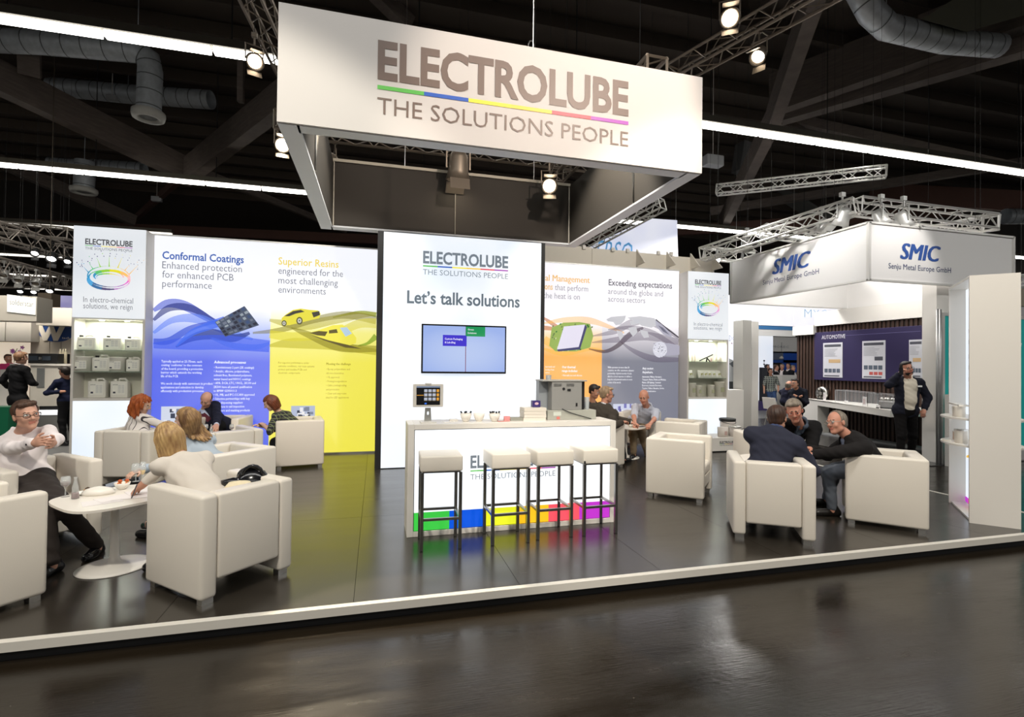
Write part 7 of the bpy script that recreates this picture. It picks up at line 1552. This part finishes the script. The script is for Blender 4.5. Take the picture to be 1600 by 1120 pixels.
# 5 blonde woman
p5, i5 = person('blonde woman with a short bob in a pale beige top, writing at the left table', (-1.16, 4.26, .55), P(281, 716, 4.02), P(262, 684, 4.05), (-.72, .69, 0), dirv(-.8, -.55, -.25), (P(222, 758, 4.05), P(262, 772, 3.95)), (fl(-1.55, 4.45), fl(-1.35, 4.6)), cloth(206, 198, 188), HBL, 'bob', BLK, 'tan', 1.0, .0065, (P(232, 752, 4.2), P(300, 770, 3.9)), fem=True, curl=(.8, .6), sleeve=.9)
a, b = Vector(P(212, 762, 3.98)), Vector(P(205, 779, 3.93)); mb = MB(); mb.tube([a + (a - b) * .3, b + (a - b) * .12, b], [.005, .005, .001], 8); tag(mb.build('pen', paint(70, 66, 70, .3), smooth=True), 'dark pen held by the blonde woman over the papers', 'pen')
# 6 auburn woman
person('auburn-haired woman in a dark floral dress reading by the yellow poster', (-1.18, 8.70, .54), P(437, 646, 8.15), P(422, 629, 8.02), dirv(-1, -.1), dirv(-.85, .35, -.6), (P(412, 664, 7.95), P(407, 665, 8.05)), (fl(-1.6, 8.5), fl(-1.6, 8.8)), stripes('floral_dress', (36, 36, 44), (120, 130, 90), 19, (1, 0, 0), .16, (0, 0, 1)), HA, 'swept', BLK, 'light', .97, .008, fem=True, sleeve=.42)
# 7, 8 the two men behind the machine
person('grey-haired man in a charcoal suit leaning to the right behind the counter end', (3.46, 7.60, .56), P(944, 637, 8.22), P(948, 616, 8.22), (.86, .5, 0), dirv(.95, -.1, -.1), (P(985, 660, 8.4), P(972, 660, 8.0)), (fl(3.95, 8.0), fl(4.0, 7.75)), cloth(200, 200, 205), hairmat('sandy_grey_hair', (176, 150, 118), (120, 98, 74)), 'short', CHAR, 'ruddy', 1.05, .008, (None, P(968, 662, 7.95)), True, jacket=(cloth(62, 56, 50),))
person('dark-haired man mostly hidden behind the grey-haired man and the machine', (3.78, 9.0, .56), P(926, 633, 9.4), P(929, 611, 9.3), dirv(.35, .9), dirv(.75, .5, -.3), (None, None), (fl(3.9, 8.6), fl(3.65, 8.6)), cloth(60, 58, 64), HD, 'short', BLK, 'tan', 1.0, .010, jacket=(cloth(50, 46, 48),))
# 9 bald man, short sleeves
person('bald man in a pale checked short-sleeved shirt leaning on the rear right table', (4.86, 8.82, .55), P(1011, 637, 9.40), P(1006, 620, 9.20), dirv(-.25, 1), dirv(-.45, .85, -.35), (P(1016, 662, 8.9), P(992, 661, 8.9)), (P(1012, 718, 9.2), P(990, 716, 9.0)), stripes('checked_shirt', (200, 204, 216), (176, 180, 196), 60, (1, 0, 0), .3, (0, 0, 1)), HG, 'none', paint(116, 100, 78, .9), 'ruddy', 1.08, .008, (P(1036, 655, 9.3), P(985, 655, 9.3)), sleeve=.42, belly=.04)
# 10 navy jacket, back
person('man in a navy jacket seen from behind in the nearest right-hand armchair', (3.80, 4.28, .56), P(1211, 678, 5.22), P(1214, 653, 5.32), (.54, .84, 0), dirv(.65, -.75, -.1), (P(1235, 716, 5.5), P(1262, 712, 5.35)), (fl(4.0, 4.75), fl(4.2, 4.65)), cloth(60, 70, 100), hairmat('dark_brown_hair', (84, 52, 34), (44, 28, 20)), 'short', cloth(30, 32, 40), 'tan', 1.08, .007, (P(1152, 712, 5.2), P(1262, 725, 5.1)), jacket=(cloth(46, 48, 62),))
# 11 glasses man facing
person('grey-haired man in glasses and a black jacket facing the camera at the right table', (5.08, 5.72, .56), P(1249, 663, 6.06), P(1241, 641, 5.88), dirv(-.25, 1), dirv(-.45, .85, -.35), (P(1258, 702, 5.75), P(1240, 702, 5.7)), (fl(5.1, 5.25), fl(4.85, 5.25)), cloth(70, 80, 94), HG, 'short', BLK, 'ruddy', 1.06, .007, (P(1272, 700, 6.0), P(1215, 700, 6.0)), paint(150, 50, 40, .4), jacket=(cloth(22, 21, 22),))
# 12 laughing man
person('laughing balding man in a dark jacket and jeans leaning left from the nearest right armchair', (5.16, 4.32, .57), P(1333, 688, 5.52), P(1307, 660, 5.55), dirv(-.95, -.25), dirv(-.95, .28, -.02), (P(1270, 711, 5.36), P(1266, 702, 5.6)), (G(1300, 806), G(1292, 790)), cloth(150, 160, 180), HG, 'recede', cloth(92, 98, 108), 'ruddy', 1.03, .0065, (P(1325, 706, 4.9), P(1318, 715, 5.75)), paint(170, 160, 150, .2), jacket=(cloth(30, 28, 28),), knees=(P(1294, 738, 5.62), P(1306, 733, 5.9)), curl=(.7, .7), shoes=paint(22, 18, 15, .4))
# 13 man on the phone
fx, fy = P(1415, 640, 9.35).x, P(1415, 640, 9.35).y
p13, i13 = person('standing man in glasses holding a phone to his ear before the blue board', (fx, fy, .86), P(1418, 591.5, 9.35), P(1417, 575.5, 9.24), dirv(-.12, 1), dirv(-.15, 1), (P(1444, 640, 9.2), P(1406, 583, 9.14)), ((fx + .20, fy + .06, FZ + .015), (fx - .16, fy - .02, FZ + .015)), cloth(214, 206, 190), HD, 'short', cloth(14, 12, 13), 'ruddy', 1.06, .009, (P(1451, 616, 9.3), P(1380, 606, 9.1)), True, jacket=(cloth(26, 28, 40), .105), beard=HD, badge=True, belly=.03, curl=(.6, 1.0))
mb = MB(); q = P(1408, 580, 9.08); mb.box(q, (.02, .06, .13), rz=.3); tag(mb.build('mobile_phone', BLACKG), 'black phone held to the ear of the standing man', 'phone')
# 14 walking man
pw = P(1205, 611, 19.6); person('walking man in a plaid shirt and jeans far back in the aisle', pw, P(1204.5, 588, 19.6), P(1204, 580, 19.55), dirv(-.1, 1), dirv(0, 1), (P(1216, 609, 19.4), P(1194, 611, 19.5)), ((pw.x - .08, pw.y - .15, FZ + .01), (pw.x + .1, pw.y + .2, FZ + .01)), stripes('plaid_shirt', (60, 62, 66), (140, 145, 135), 14, (1, 0, 0), .3, (0, 0, 1)), HD, 'short', cloth(50, 70, 105), 'tan', 1.0, .016, glasses=True, fingers=False, sleeve=.42)
# 15, 16 seated pair
person('seated man in navy with cropped hair on a white shell chair, far right aisle', P(1230, 628, 13.6), P(1230, 610, 13.6), P(1233, 602, 13.5), dirv(.8, -.3), dirv(.9, -.3), (P(1247, 622, 13.5), P(1246, 620, 13.3)), (P(1242, 668, 13.4), P(1246, 668, 13.5)), cloth(30, 32, 50), HG, 'ring', BLK, 'ruddy', 1.0, .014, fingers=False)
person('dark-haired man facing the seated man in navy, half hidden by him', P(1250, 628, 13.2), P(1246, 609, 13.2), P(1242, 599, 13.1), dirv(-.8, .5), dirv(-.8, .5), (P(1246, 620, 13.0), P(1250, 620, 12.9)), (P(1246, 668, 13.2), P(1250, 668, 13.3)), cloth(24, 26, 36), HD, 'short', BLK, 'tan', 1.0, .014, fingers=False, glasses=True)
# 17-19 left background
q = P(28, 625, 9.9); person('man in a black suit standing with his back to us at the far left', (q.x, q.y, q.z), P(29, 573, 9.9), P(33, 559, 9.9), dirv(.3, -.95), dirv(.45, -.9), (P(14, 605, 10.1), P(56, 600, 10.1)), ((q.x - .12, q.y, FZ + .01), (q.x + .14, q.y, FZ + .01)), WS, hairmat('short_fair_hair', (150, 110, 80), (110, 80, 58)), 'short', cloth(12, 12, 14), 'fair', .97, .012, (None, P(56, 614, 9.8)), jacket=(cloth(14, 14, 17),), fingers=False)
q = P(14, 600, 10.9); person('small figure in a pink top behind the black-suited man', (q.x, q.y, q.z), P(16, 569, 10.9), P(13, 560, 10.9), dirv(.8, .5), dirv(.9, .4), (None, None), ((q.x - .1, q.y, FZ + .02), (q.x + .1, q.y, FZ + .02)), cloth(225, 70, 130), HB, 'short', BLK, 'tan', .76, .014, fem=True, fingers=False)
q = P(106, 626, 10.3); person('person in navy leaning over the counter, half hidden by the left shelf tower', (q.x, q.y, q.z), P(103, 592, 10.3), P(101, 581, 10.2), dirv(-1, -.1), dirv(-.9, .1), (P(94, 612, 10.1), P(96, 606, 10.4)), ((q.x + .0, q.y - .1, FZ + .02), (q.x + .05, q.y + .12, FZ + .02)), cloth(22, 28, 52), HD, 'short', BLK, 'tan', .95, .013, (P(86, 608, 10.1), None), fingers=False)
for k, (px, py, top_, hc, lb, a_) in enumerate(((1199, 573.5, cloth(40, 38, 40), HD, 'dark-coated visitor at the left of the far group by the blue wall', .5), (1213, 574, cloth(24, 24, 28), HB, 'black-coated visitor second from the left in the far group', .8), (1222, 573, cloth(30, 30, 34), HG, 'grey-haired visitor in the middle of the far group', -.5), (1231.5, 571.5, cloth(20, 22, 28), HD, 'visitor in a black suit with his face turned left in the far group', -.9), (1239, 575, cloth(90, 88, 90), HG, 'grey-coated visitor at the right of the far group', .3))):
    d_ = 21.5; q = P(px, py + 30, d_); q.z = .85; person(lb, q, P(px, py + 7.5, d_), P(px, py, d_), dirv(a_, .5), dirv(a_, .6), (None, None), ((q.x - .1, q.y, FZ + .02), (q.x + .1, q.y, FZ + .02)), WS, hc, 'short', BLK, 'tan', 1.0, .02, jacket=(top_,), fingers=False, group='visitors in the far group')
